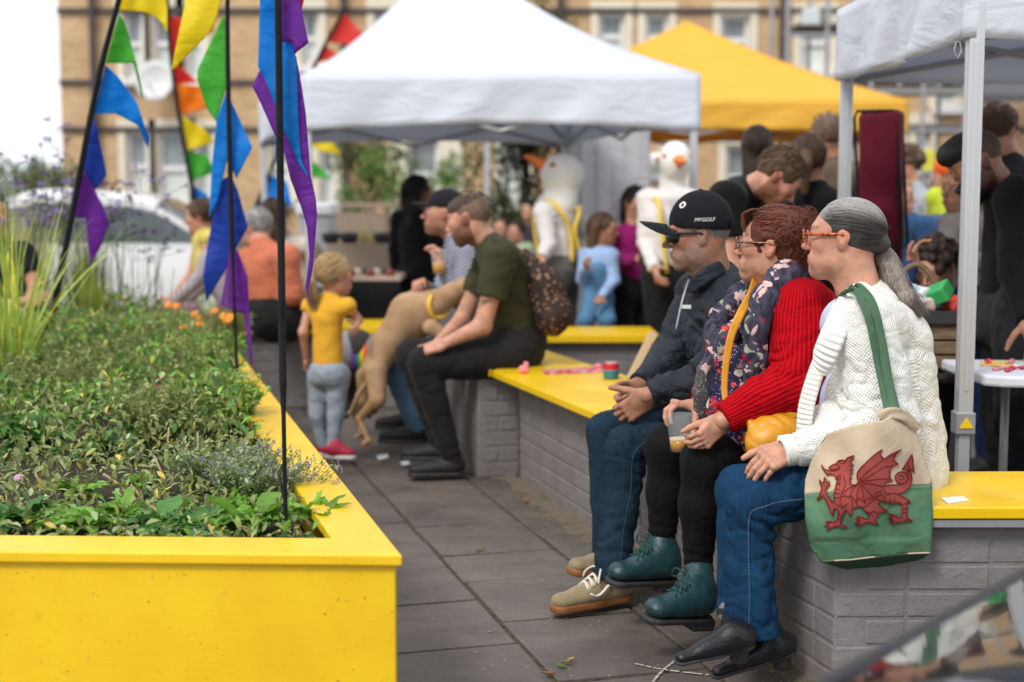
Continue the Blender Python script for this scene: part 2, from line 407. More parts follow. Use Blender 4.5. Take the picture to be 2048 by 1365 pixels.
# ---- ground and road
M_asph = mat('asphalt', lambda n, b: (n.mix(n.noise(n.coord(), 90, 4, .7), (.035, .034, .034), (.085, .08, .078)), n.bump(n.noise(n.coord(), 120, 3, .7), .4, .004)), .85)
g = MB(); g.add([(-90, -12, -.02), (90, -12, -.02), (90, 160, -.02), (-90, 160, -.02)], [(0, 1, 2, 3)])
tag(g.build('ground', M_asph), 'dark asphalt ground running under the terrace to the street', 'ground', kind='structure')
# ---- slabs laid along D
O0 = G(1080, 1330, 0)                                          # a point on the long joint
sl_ = MB(); bed = MB()
rr = random.Random(5)
cols = [-3.1, -2.45, -1.72, -1.12, -.55, 0.0, .46, .92, 1.42, 2.1, 2.8, 3.6, 4.4, 5.2, 6]
for ci in range(len(cols) - 1):
 y = -3 + rr.random() * .5 - .1
 while y < 11:
  L = rr.choice([.38, .45, .5, .6, .75])
  a, b_, c_, d_ = cols[ci] + .008, cols[ci + 1] - .008, y + .008, y + L - .008
  j = [rr.uniform(-.004, .004) for _ in range(8)]; zz = [rr.uniform(-.003, .003) for _ in range(4)]
  base = [O0 + N * (a + j[0]) + D * (c_ + j[1]), O0 + N * (b_ + j[2]) + D * (c_ + j[3]), O0 + N * (b_ + j[4]) + D * (d_ + j[5]), O0 + N * (a + j[6]) + D * (d_ + j[7])]
  sl_.hexa([p - GZ * .012 for p in base] + [p + GZ * z for p, z in zip(base, zz)])
  y += L
pav = sl_.build('pavement', M_slab, bevel=.006); tag(pav, 'worn brown-grey stone slabs laid between planter and benches', 'pavement', kind='structure')
bed.add([O0 + N * a + D * b_ - GZ * .006 for a, b_ in ((-3.2, -3.2), (6.2, -3.2), (6.2, 11.2), (-3.2, 11.2))], [(0, 1, 2, 3)])
tag(bed.build('joint_bed', M_dirt), 'dark earth showing in the joints between slabs', 'ground', kind='structure')
# ---- benches: painted brick walls with yellow boards
def brick_wall(mb, a, b_, z0, z1, nrm, th=.10, course=.075, L=.225, seed=0, start=0.0):
 """bricks with slightly soft edges on the outer face of a wall running a->b"""
 r = random.Random(seed); a = np.asarray(a, float); b_ = np.asarray(b_, float); t = norm(b_ - a); Lw = np.linalg.norm(b_ - a); nrm = norm(nrm)
 k = 0; z = z0
 mb.hexa([a - nrm * th + GZ * z0, b_ - nrm * th + GZ * z0, b_ - nrm * .0035 + GZ * z0, a - nrm * .0035 + GZ * z0,
    a - nrm * th + GZ * z1, b_ - nrm * th + GZ * z1, b_ - nrm * .0035 + GZ * z1, a - nrm * .0035 + GZ * z1])
 while z < z1 - .005:
  h = min(course, z1 - z); s = -(L / 2 if k % 2 else 0) + start
  while s < Lw:
   l = L if r.random() > .06 else L / 2
   x0, x1 = max(s, 0) + .0045, min(s + l, Lw) - .0045
   if x1 - x0 > .012:
    o = r.uniform(-.0012, .0015); zz0, zz1 = z + .0045 + r.uniform(-.001, .001), z + h - .0045 + r.uniform(-.001, .001)
    p = []
    for zq, in_ in ((zz0, 0), (zz1, 0)):
     for xq, dq in ((x0, -.03), (x1, -.03), (x1, o), (x0, o)):
      p.append(a + t * xq + nrm * dq + GZ * zq)
    mb.hexa(p)
   s += l
  z += h; k += 1
def board(poly, z1, th, ov=0):
 mb = MB(); n = len(poly)
 mb.add([V(p[0], p[1], z1 - th) for p in poly] + [V(p[0], p[1], z1) for p in poly],
   [tuple(range(n - 1, -1, -1)), tuple(range(n, 2 * n))] + [(i, (i + 1) % n, n + (i + 1) % n, n + i) for i in range(n)])
 return mb
C0 = G(1665, 1400, 0); C0[2] = 0                                 # near corner of the long wall at the ground
Eb = G(985, 742, HB)                                             # far front tip of the long board
X1 = V(1, 0, 0)
pier_end = C0 + D * ((Eb - C0) @ D)                              # along wall line
# main wall runs C0 -> far, face towards -N
bench = thing('brick_bench', 'long grey painted brick bench with yellow board, three people sitting on it', 'bench', C0 + D * 1.0)
Lm = float((Eb - C0) @ D)
wm = MB(); brick_wall(wm, C0 + D * 0.0, C0 + D * (Lm - .05), 0, HB - .045, -N, seed=2)
wend = C0 + V(3.2, 0.02, 0)
brick_wall(wm, C0 + V(.001, 0, 0), wend, 0, HB - .052, V(0, -1, 0), seed=3, start=.08)
wo = wm.build('wall', M_gbrick, bench, bevel=.004)
# pier at the far end
pc = G(992, 955, 0); pm = MB(); PX, PY = -N, D
pa = pc - N * .09; pb = pc + N * .12
brick_wall(pm, pa, pa + N * .21, 0, HB - .05, -D, L=.21, seed=4, th=.2)
brick_wall(pm, pa + D * .34, pa, 0, HB - .05, -N, L=.17, seed=5, th=.05)
pm.build('pier', M_gbrick, bench, bevel=.004)
ov = .045
f0 = C0 - N * ov;
near = V(f0[0] + .012, C0[1] - ov, 0); nl = V(f0[0] - .004, C0[1] - ov + .03, 0)
back_n = C0 + N * .47
bl = [near, wend + V(0, -ov, 0), wend + V(0, .47, 0), V(C0[0] + .40, C0[1] + .46, 0)]
far_b = G(1080, 697, HB); far_f = Eb
rear = C0 + D * 1.0 + N * .47
bl += [rear * V(1, 1, 0), V(far_b[0], far_b[1], 0), V(far_f[0], far_f[1], 0), nl]
bo = board(bl, HB, .032).build('seat_board', M_yel, bench, bevel=.004)
st = MB(); st.box(C0 + V(1.6, -.022, HB - .045), (3.2, .03, .02)); st.build('metal_strip', M_steel, bench)
# second bench behind: where the striped man sits, going on along D from the pier
b2 = thing('brick_bench', 'grey brick bench with yellow board under the man in green', 'bench', pc + D * 1.3 - N * .2)
s2a = G(985, 742, 0); p0 = V(Eb[0], Eb[1], 0) + D * .02
bp = [V(Eb[0], Eb[1], 0) + D * .03 + N * .0, V(far_b[0], far_b[1], 0) + D * .03, V(far_b[0], far_b[1], 0) + D * 1.4, V(Eb[0], Eb[1], 0) + D * 2.1]
board(bp, HB - .003, .032).build('seat_board', M_yel, b2, bevel=.004)
m2 = MB(); a2 = V(Eb[0], Eb[1], 0) + N * .05 + D * .32; brick_wall(m2, a2, a2 + D * 1.7, 0, HB - .05, -N, seed=8); m2.build('wall', M_gbrick, b2, bevel=.004)
# far benches
def far_bench(x0, x1, yb, label, d0, dep=.55, skew=0.0):
 a = P(x0, yb, d0); b_ = P(x1, yb, d0 + skew); a[2] = b_[2] = 0
 t = thing('brick_bench', label, 'bench', (a + b_) / 2)
 u = norm(b_ - a); nn = V(u[1], -u[0], 0)
 brick = MB(); brick_wall(brick, a + nn * -.06, b_ + nn * -.06, 0, HB - .045, nn, seed=int(x0)); brick.build('wall', M_gbrick, t, bevel=.004)
 board([a, b_, b_ - nn * dep, a - nn * dep], HB, .05).build('seat_board', M_yel, t, bevel=.005)
far_bench(1040, 1318, 680, 'grey brick bench with yellow board behind the long bench, girl in denim beside it', 8.55)
far_bench(200, 792, 655, 'far grey brick bench with yellow board where the man in orange sits', 9.1)
# dirt strip along the wall foot
dm = MB(); rows = []
for i in range(60):
 s = -.3 + i * (Lm + .4) / 59; wv = .085 + .03 * math.sin(i * 1.3) + .03 * math.sin(i * 3.1); row = []
 for j in range(7):
  q = j / 6; row.append(C0 + D * s - N * (wv * q) + GZ * (.026 * (1 - q) ** 1.5 - .0035 + .005 * math.sin(i * 2.3 + j)))
 rows.append(row)
dm.grid(rows); tag(dm.build('dirt_strip', M_moss, smooth=True), 'strip of moss and grit along the foot of the long brick bench', 'dirt', kind='stuff')
# ---- planter box, front left
PT = G(805, 1110, HB); PTx = V(PT[0], PT[1], 0)
sideD = norm(G(492, 722, HB) - PT) * V(1, 1, 0); sideD = norm(sideD)
fl = G(-260, 1100, HB); frontD = norm((fl - PT) * V(1, 1, 0))
SN = V(sideD[1], -sideD[0], 0)                                   # outwards, right
FN = V(-frontD[1], frontD[0], 0); FN = FN if FN[1] < 0 else -FN  # outwards, towards camera
pl = thing('raised_planter', 'bright yellow timber planter box full of wild plants, front left', 'planter', PTx + sideD * 2 - X1 * 1)
inx = G(664, 1076, HB) * V(1, 1, 0)
LS = 5.6; LF = 3.4
def capstrip(p, d, L, wd, name):
 return board([p, p + d * L, p + d * L - wd, p - wd], HB, .028)
wS = -SN * .21; wF = -FN * .16
mit = PTx + (inx - PTx)
board([PTx, PTx + frontD * LF, PTx + frontD * LF + wF, inx], HB, .028).build('cap_board', M_yel, pl, bevel=.005)
sideEnd = PTx + sideD * LS
board([PTx + sideD * .0005, inx + sideD * .0005, sideEnd + wS, sideEnd], HB - .0015, .028).build('cap_board', M_yel, pl, bevel=.005)
fx = MB(); q = PTx - FN * .022 - SN * .02
fx.hexa([q, q + frontD * LF, q + frontD * LF - FN * .03, q - FN * .03] + [p + GZ * (HB - .03) for p in (q, q + frontD * LF, q + frontD * LF - FN * .03, q - FN * .03)])
fx.build('front_panel', M_yel, pl, bevel=.003)
fx = MB(); q = PTx - SN * .022 - FN * .055
fx.hexa([q, q - SN * .03, q - SN * .03 + sideD * LS, q + sideD * LS] + [p + GZ * (HB - .03) for p in (q, q - SN * .03, q - SN * .03 + sideD * LS, q + sideD * LS)])
fx.build('side_panel', M_yel, pl, bevel=.003)
so_ = MB(); rows = []
for i in range(40):
 row = []
 for j in range(40):
  p = inx + sideD * (LS * i / 39) * 1.3 + (frontD * (LF + 1.6) * j / 39) - SN * .02 - FN * .02; row.append(V(p[0], p[1], .47 + .02 * math.sin(i * 1.7) * math.cos(j * 1.1)))
 rows.append(row)
so_.grid(rows); tag(so_.build('soil', M_soil, smooth=True), 'dark soil in the yellow planter', 'soil', kind='structure')
# ---- building behind
def brickm(name, c1, c2, mort, sc_=1):
 def f(n, b):
  v = n.coord((1, 1, 1)); sx = n.new('ShaderNodeSeparateXYZ'); n.l(v, sx.inputs[0]); cb = n.new('ShaderNodeCombineXYZ'); n.l(n.math('ADD', sx.outputs[0], sx.outputs[1]), cb.inputs[0]); n.l(sx.outputs[2], cb.inputs[1])
  t = n.new('ShaderNodeTexBrick'); n.l(cb.outputs[0], t.inputs[0]); t.inputs['Color1'].default_value = (*c1, 1); t.inputs['Color2'].default_value = (*c2, 1); t.inputs['Mortar'].default_value = (*mort, 1)
  t.inputs['Scale'].default_value = 1; t.inputs['Brick Width'].default_value = .225; t.inputs['Row Height'].default_value = .075; t.inputs['Mortar Size'].default_value = .008; t.inputs['Mortar Smooth'].default_value = .2; t.inputs['Bias'].default_value = -.2
  a = n.noise(v, 1.3, 5, .6); col = n.mix(n.ramp(a, [(.35, 0), (.7, .45)]), t.outputs['Color'], sc(c2, .6)); st_ = n.noise(v, 9, 3, .6)
  col = n.mix(n.ramp(st_, [(.4, 0), (.75, .35)]), col, sc(c1, 1.25)); return col, n.bump(t.outputs['Fac'], .4, .01)
 return mat(name, f, .85)
M_buff = brickm('buff_brick', (.64, .42, .22), (.46, .27, .12), (.50, .41, .31))
M_band = plain('dark_band_brick', (.07, .055, .055), .8)
M_frame = plain('white_window_frame', (.75, .75, .74), .5)
M_cream = plain('cream_render', (.72, .66, .52), .85, scale=4)
M_stone = plain('sandstone', (.30, .22, .165), .9, scale=7, bump=.02)
M_glass = mat('window_glass', lambda n, b: n.mix(n.noise(n.coord(), .9, 2, .5), (.10, .125, .135), (.30, .34, .34)), .06, spec=.9)
M_curt = plain('net_curtain', (.62, .66, .62), .9, scale=3)
def facade(t, Y, x0, x1, z0, z1, wins, m, depth=.35):
 """wall with real openings; wins: (xa, xb, za, zb)"""
 xs = sorted({x0, x1, *[v for w_ in wins for v in w_[:2]]}); zs = sorted({z0, z1, *[v for w_ in wins for v in w_[2:4]]})
 mb = MB()
 for i in range(len(xs) - 1):
  for j in range(len(zs) - 1):
   cx, cz = (xs[i] + xs[i + 1]) / 2, (zs[j] + zs[j + 1]) / 2
   if any(w_[0] < cx < w_[1] and w_[2] < cz < w_[3] for w_ in wins): continue
   mb.add([(xs[i], Y, zs[j]), (xs[i + 1], Y, zs[j]), (xs[i + 1], Y, zs[j + 1]), (xs[i], Y, zs[j + 1])], [(0, 1, 2, 3)])
 for (a, b_, c, d) in [w_[:4] for w_ in wins]:
  for q in (((a, c), (a, d)), ((b_, c), (b_, d)), ((a, d), (b_, d)), ((a, c), (b_, c))):
   (xa, za), (xb, zb) = q; mb.add([(xa, Y, za), (xb, Y, zb), (xb, Y + depth, zb), (xa, Y + depth, za)], [(0, 1, 2, 3)])
 mb.build('wall', m, t)
 for (a, b_, c, d) in [w_[:4] for w_ in wins]:
  f = MB(); w_ = .075; yy = Y + .12
  for cx, cz, sx, sz in (((a + b_) / 2, c + w_ / 2, b_ - a, w_), ((a + b_) / 2, d - w_ / 2, b_ - a, w_), (a + w_ / 2, (c + d) / 2, w_, d - c - .15), (b_ - w_ / 2, (c + d) / 2, w_, d - c - .15), ((a + b_) / 2, (c + d) / 2, b_ - a - .15, .09)):
   f.box((cx, yy, cz), (sx, .09, sz))
  fr = f.build('window', M_frame, t)
  gl = MB(); gl.box(((a + b_) / 2, yy + .03, (c + d) / 2), (b_ - a - .1, .012, d - c - .1)); gl.build('pane', M_glass, fr)
  cu = MB(); cu.box(((a + b_) / 2, yy + .025, c + (d - c) * .27), (b_ - a - .16, .01, (d - c) * .44)); cu.build('curtain', M_curt, fr)
  s_ = MB(); s_.box(((a + b_) / 2, Y - .02, d + .10), (b_ - a + .3, .07, .20)); s_.box((a - .07, Y - .012, (c + d) / 2), (.13, .05, d - c)); s_.box((b_ + .07, Y - .012, (c + d) / 2), (.13, .05, d - c)); s_.build('surround', M_cream, fr)
  s_ = MB(); s_.box(((a + b_) / 2, Y - .06, c - .06), (b_ - a + .16, .16, .12)); s_.build('sill', M_frame, fr)
BY = 26.0
def wpx(x0, x1, y0, y1, Y=BY):
 a = P(x0, y1, Y); b_ = P(x1, y0, Y); return (a[0], b_[0], a[2], b_[2])
bl_ = thing('brick_building', 'three storey buff brick building with dark bands and white sash windows', 'building', (0, BY, 0))
wl = [wpx(250, 285, 18, 158), wpx(307, 352, 14, 160), wpx(372, 404, 14, 160), wpx(255, 296, 262, 405), wpx(318, 376, 262, 412), wpx(392, 424, 262, 405),
  wpx(603, 637, 22, 133), wpx(750, 806, 24, 130), wpx(640, 668, 275, 420), wpx(1196, 1250, 26, 120), wpx(1290, 1337, 28, 120), wpx(1440, 1500, 30, 130),
  wpx(1600, 1660, 30, 140), wpx(1730, 1790, 28, 140), wpx(1870, 1880 + 40, 150, 215), wpx(540, 580, 265, 400), wpx(1450, 1500, 290, 420), wpx(1330, 1375, 290, 420),
  wpx(815, 878, 276, 420), wpx(1000, 1050, 270, 420), wpx(1560, 1600, 280, 420), wpx(1830, 1862, 250, 350), wpx(1960, 2010, 240, 350), wpx(1960, 2015, 40, 150), wpx(960, 1010, 24, 120)]
xl = P(128, 400, BY)[0]
facade(bl_, BY, xl, 14.5, 0, 7.4, wl, M_buff)
bd = MB()
for y_ in (22, 165, 259):
 z_ = P(500, y_, BY)[2]; bd.box(((xl + 14.5) / 2, BY - .03, z_), (14.5 - xl + .02, .07, .085))
bd.build('band', M_band, bl_)
for x_ in (192, 690, 1120, 1560):
 a = P(x_, 200, BY)[0]; dp = MB(); dp.tube([(a, BY - .12, 0), (a, BY - .12, 7.2)], .06); dp.build('downpipe', M_band, bl_)
cw = MB(); q = wpx(776, 925, 266, 480);
for a_, b_ in ((q[0], wpx(815, 878, 276, 420)[0]), (wpx(815, 878, 276, 420)[1], q[1])): cw.box(((a_ + b_) / 2, BY - .045, (q[3]) / 2), (b_ - a_, .09, q[3]))
cw.build('render_panel', M_cream, bl_)
cw = MB(); q = wpx(735, 830, -40, 18); cw.box(((q[0] + q[1]) / 2, BY - .02, (q[2] + q[3]) / 2), (q[1] - q[0], .05, q[3] - q[2])); cw.build('lintel_panel', M_cream, bl_)
sb = MB(); sb.box(((xl + 14.5) / 2, BY + 5, 3.65), (14.4 - xl, 9, 7.1)); sb.build('body', M_cream, bl_)
rf = MB(); rf.hexa([(xl - .3, BY - .4, 7.4), (14.8, BY - .4, 7.4), (14.8, BY + 10, 7.4), (xl - .3, BY + 10, 7.4), (xl + .5, BY + 4.5, 10), (14, BY + 4.5, 10), (14, BY + 5, 10), (xl + .5, BY + 5, 10)])
M_slate = plain('slate_roof', (.09, .09, .10), .7, scale=9); rf.build('roof', M_slate, bl_)
dish = thing('satellite_dish', 'round white satellite dish on the buff brick wall', 'satellite dish', P(313, 165, BY - .3))
dd = MB(); c = P(313, 164, BY - .45); ax = norm(V(-.15, -1, .12)); dd.lathe(c, [(.01, 0), (.15, .015), (.27, .05), (.36, .10), (.355, .085), (.26, .03), (.01, -.02)], 28, ax, cap=False)
dd.build('reflector', plain('dish_paint', (.66, .66, .65), .5), dish, smooth=True)
dd = MB(); dd.tube([c, c + V(.02, .45, -.05)], .03); dd.tube([c + ax * .05 - GZ * .25, c + ax * .4 - GZ * .1], .015); dd.build('bracket', M_steel, dish)
# building with porch roofs and scaffold on the right
pr = thing('porch', 'slate roofed porch with timber posts against the brick building, right', 'porch', P(2000, 400, 22) * V(1, 1, 0))
a = P(1960, 205, 22); b_ = P(2200, 140, 22)
m_ = MB(); m_.hexa([a, (b_[0], 22, a[2]), (b_[0], 25.5, b_[2] + .3), (a[0] + .9, 25.5, b_[2] + .3), a + GZ * .12, (b_[0], 22, a[2] + .12), (b_[0], 25.5, b_[2] + .42), (a[0] + .9, 25.5, b_[2] + .42)]); m_.build('roof', M_slate, pr)
m_ = MB()
for x_ in (a[0] + .2, a[0] + 1.6): m_.box((x_, 22.1, a[2] / 2), (.14, .14, a[2]))
m_.build('post', plain('weathered_timber', (.23, .16, .10), .8), pr)
scf = thing('scaffold', 'steel scaffold with boards against the brick building above the orange gazebo', 'scaffold', P(1640, 300, 21) * V(1, 1, 0))
m_ = MB()
for x_ in (1575, 1655, 1745, 1850, 1935):
 q = P(x_, 60, 21); m_.tube([(q[0], 21, 0), (q[0], 21, 5.2)], .03)
 m_.tube([(q[0], 22.3, 0), (q[0], 22.3, 5.2)], .03)
for y_ in (70, 185, 262): q = P(1575, y_, 21); q2 = P(1935, y_, 21); m_.tube([q, q2], .028)
m_.build('tube', M_steel, scf)
m_ = MB()
for (xa, xb, y_) in ((1580, 1690, 66), (1815, 1960, 262), (1650, 1940, 190)): q = P(xa, y_, 21.6); q2 = P(xb, y_, 21.6); m_.box((q + q2) / 2 + GZ * .05, (q2[0] - q[0], 1.2, .05))
m_.build('deck_board', plain('scaffold_board', (.16, .14, .12), .9), scf)
for (xa, xb, ya, yb, cc, nm, lb) in ((1604, 1640, 18, 52, (.55, .6, .6), 'white_tarpaulin', 'white bundle on the scaffold deck'), (1845, 1870, 300, 380, (.62, .58, .05), 'yellow_board', 'narrow yellow board leaning behind the crowd')):
 q = P(xa, yb, 20.6); q2 = P(xb, ya, 20.6); z0 = q[2] if nm[0] == 'w' else 0
 m_ = MB(); m_.box(((q[0] + q2[0]) / 2, 20.6, (z0 + q2[2]) / 2), (q2[0] - q[0], .12, q2[2] - z0)); tag(m_.build(nm, plain(nm, cc, .7), bevel=.03), lb, 'board' if nm[0] == 'y' else 'tarpaulin')
# garden walls
for (xa, xb, yt, Y, lb) in ((655, 800, 416, 19, 'low sandstone garden wall under the green shrubs'), (1000, 1150, 432, 18, 'low stone wall behind the goose heads')):
 q = P(xa, yt, Y); q2 = P(xb, yt, Y); t = thing('garden_wall', lb, 'wall', ((q[0] + q2[0]) / 2, Y, 0)); m_ = MB(); r = random.Random(3)
 z = 0
 while z < q[2] - .1:
  h = min(.3, q[2] - z); s = q[0]
  while s < q2[0]: l = r.uniform(.4, .9); e = min(s + l, q2[0]); m_.box(((s + e) / 2, Y + r.uniform(-.015, .015), z + h / 2), (e - s - .015, .3, h - .015)); s = e
  z += h
 m_.build('stonework', M_stone, t, bevel=.02); m_ = MB(); m_.box(((q[0] + q2[0]) / 2, Y, q[2] + .03), (q2[0] - q[0] + .06, .38, .07)); m_.build('coping', M_stone, t, bevel=.015)
tl = MB(); rows = []
for i in range(60):
 x = -60 + i; rows.append([(x, 118 + 2 * math.sin(i), -1), (x, 120, 3.2 + 1.3 * math.sin(i * .7) + .8 * math.sin(i * 2.3)), (x, 124, 3.0)])
tl.grid(rows); tag(tl.build('hills', plain('far_hill', (.12, .16, .12), 1, scale=.3), smooth=True), 'distant wooded hillside on the left horizon', 'hills', kind='structure')
# ---- gazebos
def canopyfab(name, col, tr=.25, rough=.55):
 def f(n, b):
  v = n.coord(); a = n.noise(v, 1.6, 3, .6); fo = n.noise(n.coord((1, 1, 2.4)), 2.6, 4, .55, dist=1.2); fi = n.noise(v, 26, 3, .6)
  b.inputs['Subsurface Weight'].default_value = tr * .0
  return n.mix(n.ramp(a, [(.2, 0), (.8, 1)]), sc(col, .93), sc(col, 1.05)), n.bump(fo, .30, .06, n.bump(fi, .06, .01))
 m = mat(name, f, rough)
 n = NT(m); b = m.node_tree.nodes['Principled BSDF']; out = m.node_tree.nodes['Material Output']
 tn = n.new('ShaderNodeBsdfTranslucent'); tn.inputs[0].default_value = (*col, 1); ms = n.new('ShaderNodeMixShader'); ms.inputs[0].default_value = tr
 n.l(b.outputs[0], ms.inputs[1]); n.l(tn.outputs[0], ms.inputs[2]); n.l(ms.outputs[0], out.inputs[0]); return m
M_wcan = canopyfab('white_canopy_fabric', (.79, .82, .90), .30)
M_ycan = canopyfab('orange_canopy_fabric', (.90, .52, .055), .30)
def gazebo(label, cor, apexz, zt, zb, m, legs=True, sag=.22, fold=.02, legw=.045, name='gazebo', legbase=0, cz=.70, wave=0):
 """cor: four ground corners in order"""
 cor = [np.asarray(c, float) for c in cor]; cc = sum(cor) / 4; t = thing(name, label, 'gazebo', cc * V(1, 1, 0))
 K = 18; mb = MB(); apex = V(cc[0], cc[1], apexz)
 for i in range(4):
  a = cor[i]; b_ = cor[(i + 1) % 4]; rows = []
  for r_ in range(K + 1):
   s = r_ / K; row = []
   for c_ in range(K + 1):
    q = c_ / K; e = a + (b_ - a) * q; p = apex + (V(e[0], e[1], zt) - apex) * s
    p = p - GZ * (sag * math.sin(math.pi * s) * (.55 + .8 * (1 - abs(2 * q - 1)) * .6) ) ; row.append(p)
   rows.append(row)
  mb.grid(rows)
 mb.build('canopy_top', m, t, smooth=True, solid=.004)
 mb = MB()
 for i in range(4):
  a = cor[i]; b_ = cor[(i + 1) % 4]; L = np.linalg.norm(b_ - a); u = (b_ - a) / L; o = V(u[1], -u[0], 0); rows = []
  for r_ in range(9):
   s = r_ / 8; row = []
   for c_ in range(61):
    q = c_ / 60; e = a + (b_ - a) * q; dz = .045 * math.sin(q * math.pi) * s if wave == 0 else wave * (math.sin(q * math.pi)) * s
    w_ = fold * math.sin(math.pi * q) * (math.sin(q * 17 + i + 2.2 * s) + .5 * math.sin(q * 41 + s * 5)) * s
    row.append(V(e[0], e[1], zt + (zb - zt) * s + dz) + o * w_)
   rows.append(row)
  mb.grid(rows)
 mb.build('valance', m, t, smooth=True, solid=.004)
 fr = MB()
 for i in range(4):
  a = cor[i]; b_ = cor[(i + 1) % 4]; ins = .05; a2 = a + norm(cc - a) * ins; b2_ = b_ + norm(cc - b_) * ins
  for s in range(2):
   p, q = a2 + (b2_ - a2) * s / 2, a2 + (b2_ - a2) * (s + 1) / 2
   fr.tube([V(p[0], p[1], zt - .06), V(q[0], q[1], zb + .0)], .013); fr.tube([V(p[0], p[1], zb + .0), V(q[0], q[1], zt - .06)], .013)
  fr.tube([V(a2[0], a2[1], zb + .05), V(*( (a2 + (cc - a2) * .5)[:2]), zt + .12), V(cc[0], cc[1], apexz - .12)], .014)
 fr.tube([V(cc[0], cc[1], zt + .1), V(cc[0], cc[1], apexz - .04)], .02); fr.build('truss', M_steel, t)
 lg = []
 if legs:
  for i, c in enumerate(cor):
   c2 = c + norm(cc - c) * .05; o = MB(); o.box((c2[0], c2[1], (zb + .12 + cz) / 2), (legw, legw, zb + .12 - cz));
   for k in (-1, 1):
    for ax_ in (V(1, 0, 0), V(0, 1, 0)): o.box(V(c2[0], c2[1], (zb + cz + .1) / 2) + ax_ * k * (legw / 2 + .001), (legw * .35 if ax_[1] else .004, legw * .35 if ax_[0] else .004, zb - cz - .12))
   o.box((c2[0], c2[1], cz / 2 + .01), (legw * .78, legw * .78, cz)); lo = o.build('leg', M_alu, t, bevel=.003)
   o = MB(); o.box((c2[0], c2[1], cz), (legw * 1.32, legw * 1.32, .075)); o.build('leg_clamp', M_steel, lo, bevel=.004)
   o = MB(); o.box((c2[0], c2[1], .008), (.10, .10, .012)); o.build('foot_plate', M_steel, lo); lg.append(lo)
 return t, lg
def quad(p, u, v, Lx, Ly): return [p, p + u * Lx, p + u * Lx + v * Ly, p + v * Ly]
# white gazebo in the middle
wl_ = P(604, 150, 9.5) * V(1, 1, 0); wr_ = P(1402, 150, 9.45) * V(1, 1, 0)
gz1, _ = gazebo('white gazebo standing behind the girl in yellow, in the middle', [wl_, wr_, wr_ + D * 2.85, wl_ + D * 2.85], 3.22, P(800, 150, 9.5)[2], P(800, 262, 9.5)[2], M_wcan)
q = P(1135, 400, 12.2); q2 = P(1297, 400, 12.2)
sw = MB(); rows = []
for i in range(13):
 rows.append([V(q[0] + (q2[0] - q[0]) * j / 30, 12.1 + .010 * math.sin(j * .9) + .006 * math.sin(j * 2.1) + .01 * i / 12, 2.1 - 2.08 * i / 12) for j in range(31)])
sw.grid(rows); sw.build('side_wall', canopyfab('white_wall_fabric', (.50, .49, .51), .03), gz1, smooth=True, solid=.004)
# orange gazebo
gp = P(1818, 195, 14.5) * V(1, 1, 0)
gazebo('orange gazebo beyond the white one, against the brick building', [gp - V(4.3, -.25, 0), gp, gp + V(.2, 3, 0), gp + V(-4.1, 3.25, 0)], P(1405, 40, 16)[2], P(1818, 200, 14.5)[2], P(1818, 268, 14.5)[2], M_ycan, sag=.12)
# near right gazebo
rn = P(1941, 80, 4.84) * V(1, 1, 0); rb = P(1688, 160, 6.5) * V(1, 1, 0)
rn0 = rn - norm(V(1, 1.2, 0)) * .05; gz3, lg3 = gazebo('white gazebo nearest the camera, over the sweet stall at the right edge', [rb + V(-.03, .03, 0), rn + V(-.03, -.04, 0), rn + V(2.9, .25, 0), rb + V(3.0, .15, 0)], 2.95, P(1688, 20, 6.5)[2], P(1930, 78, 4.84)[2] + .0, M_wcan, sag=.1, fold=.03, legw=.05, wave=-.02, cz=.59)
lp = lg3[1].data.vertices; bb_ = [v.co for v in lp]; lo3 = np.array([min(v[i] for v in bb_) for i in range(3)]) + np.array(gz3.location); hi3 = np.array([max(v[i] for v in bb_) for i in range(3)]) + np.array(gz3.location)
cx3 = (lo3[0] + hi3[0]) / 2; y3 = (lo3[1] + hi3[1]) / 2 - .05 * .66 - .002
m_ = MB(); m_.hexa([(cx3 - .025, y3 - .002, .575), (cx3 + .025, y3 - .002, .575), (cx3 + .025, y3, .575), (cx3 - .025, y3, .575), (cx3 - .002, y3 - .002, .612), (cx3 + .002, y3 - .002, .612), (cx3 + .002, y3, .612), (cx3 - .002, y3, .612)])
m_.build('warning_label', plain('label_yellow', (.85, .55, .01), .5), gz3)
m_ = MB(); h0 = P(1916, 84, 4.78); m_.tube([h0 + V(-.006, 0, .0), h0 + V(-.012, 0, -.03), h0 + V(0, 0, -.055), h0 + V(.012, 0, -.03), h0 + V(.006, 0, 0), h0 + V(-.006, 0, 0)], .0025); m_.build('hook_ring', M_steel, gz3)
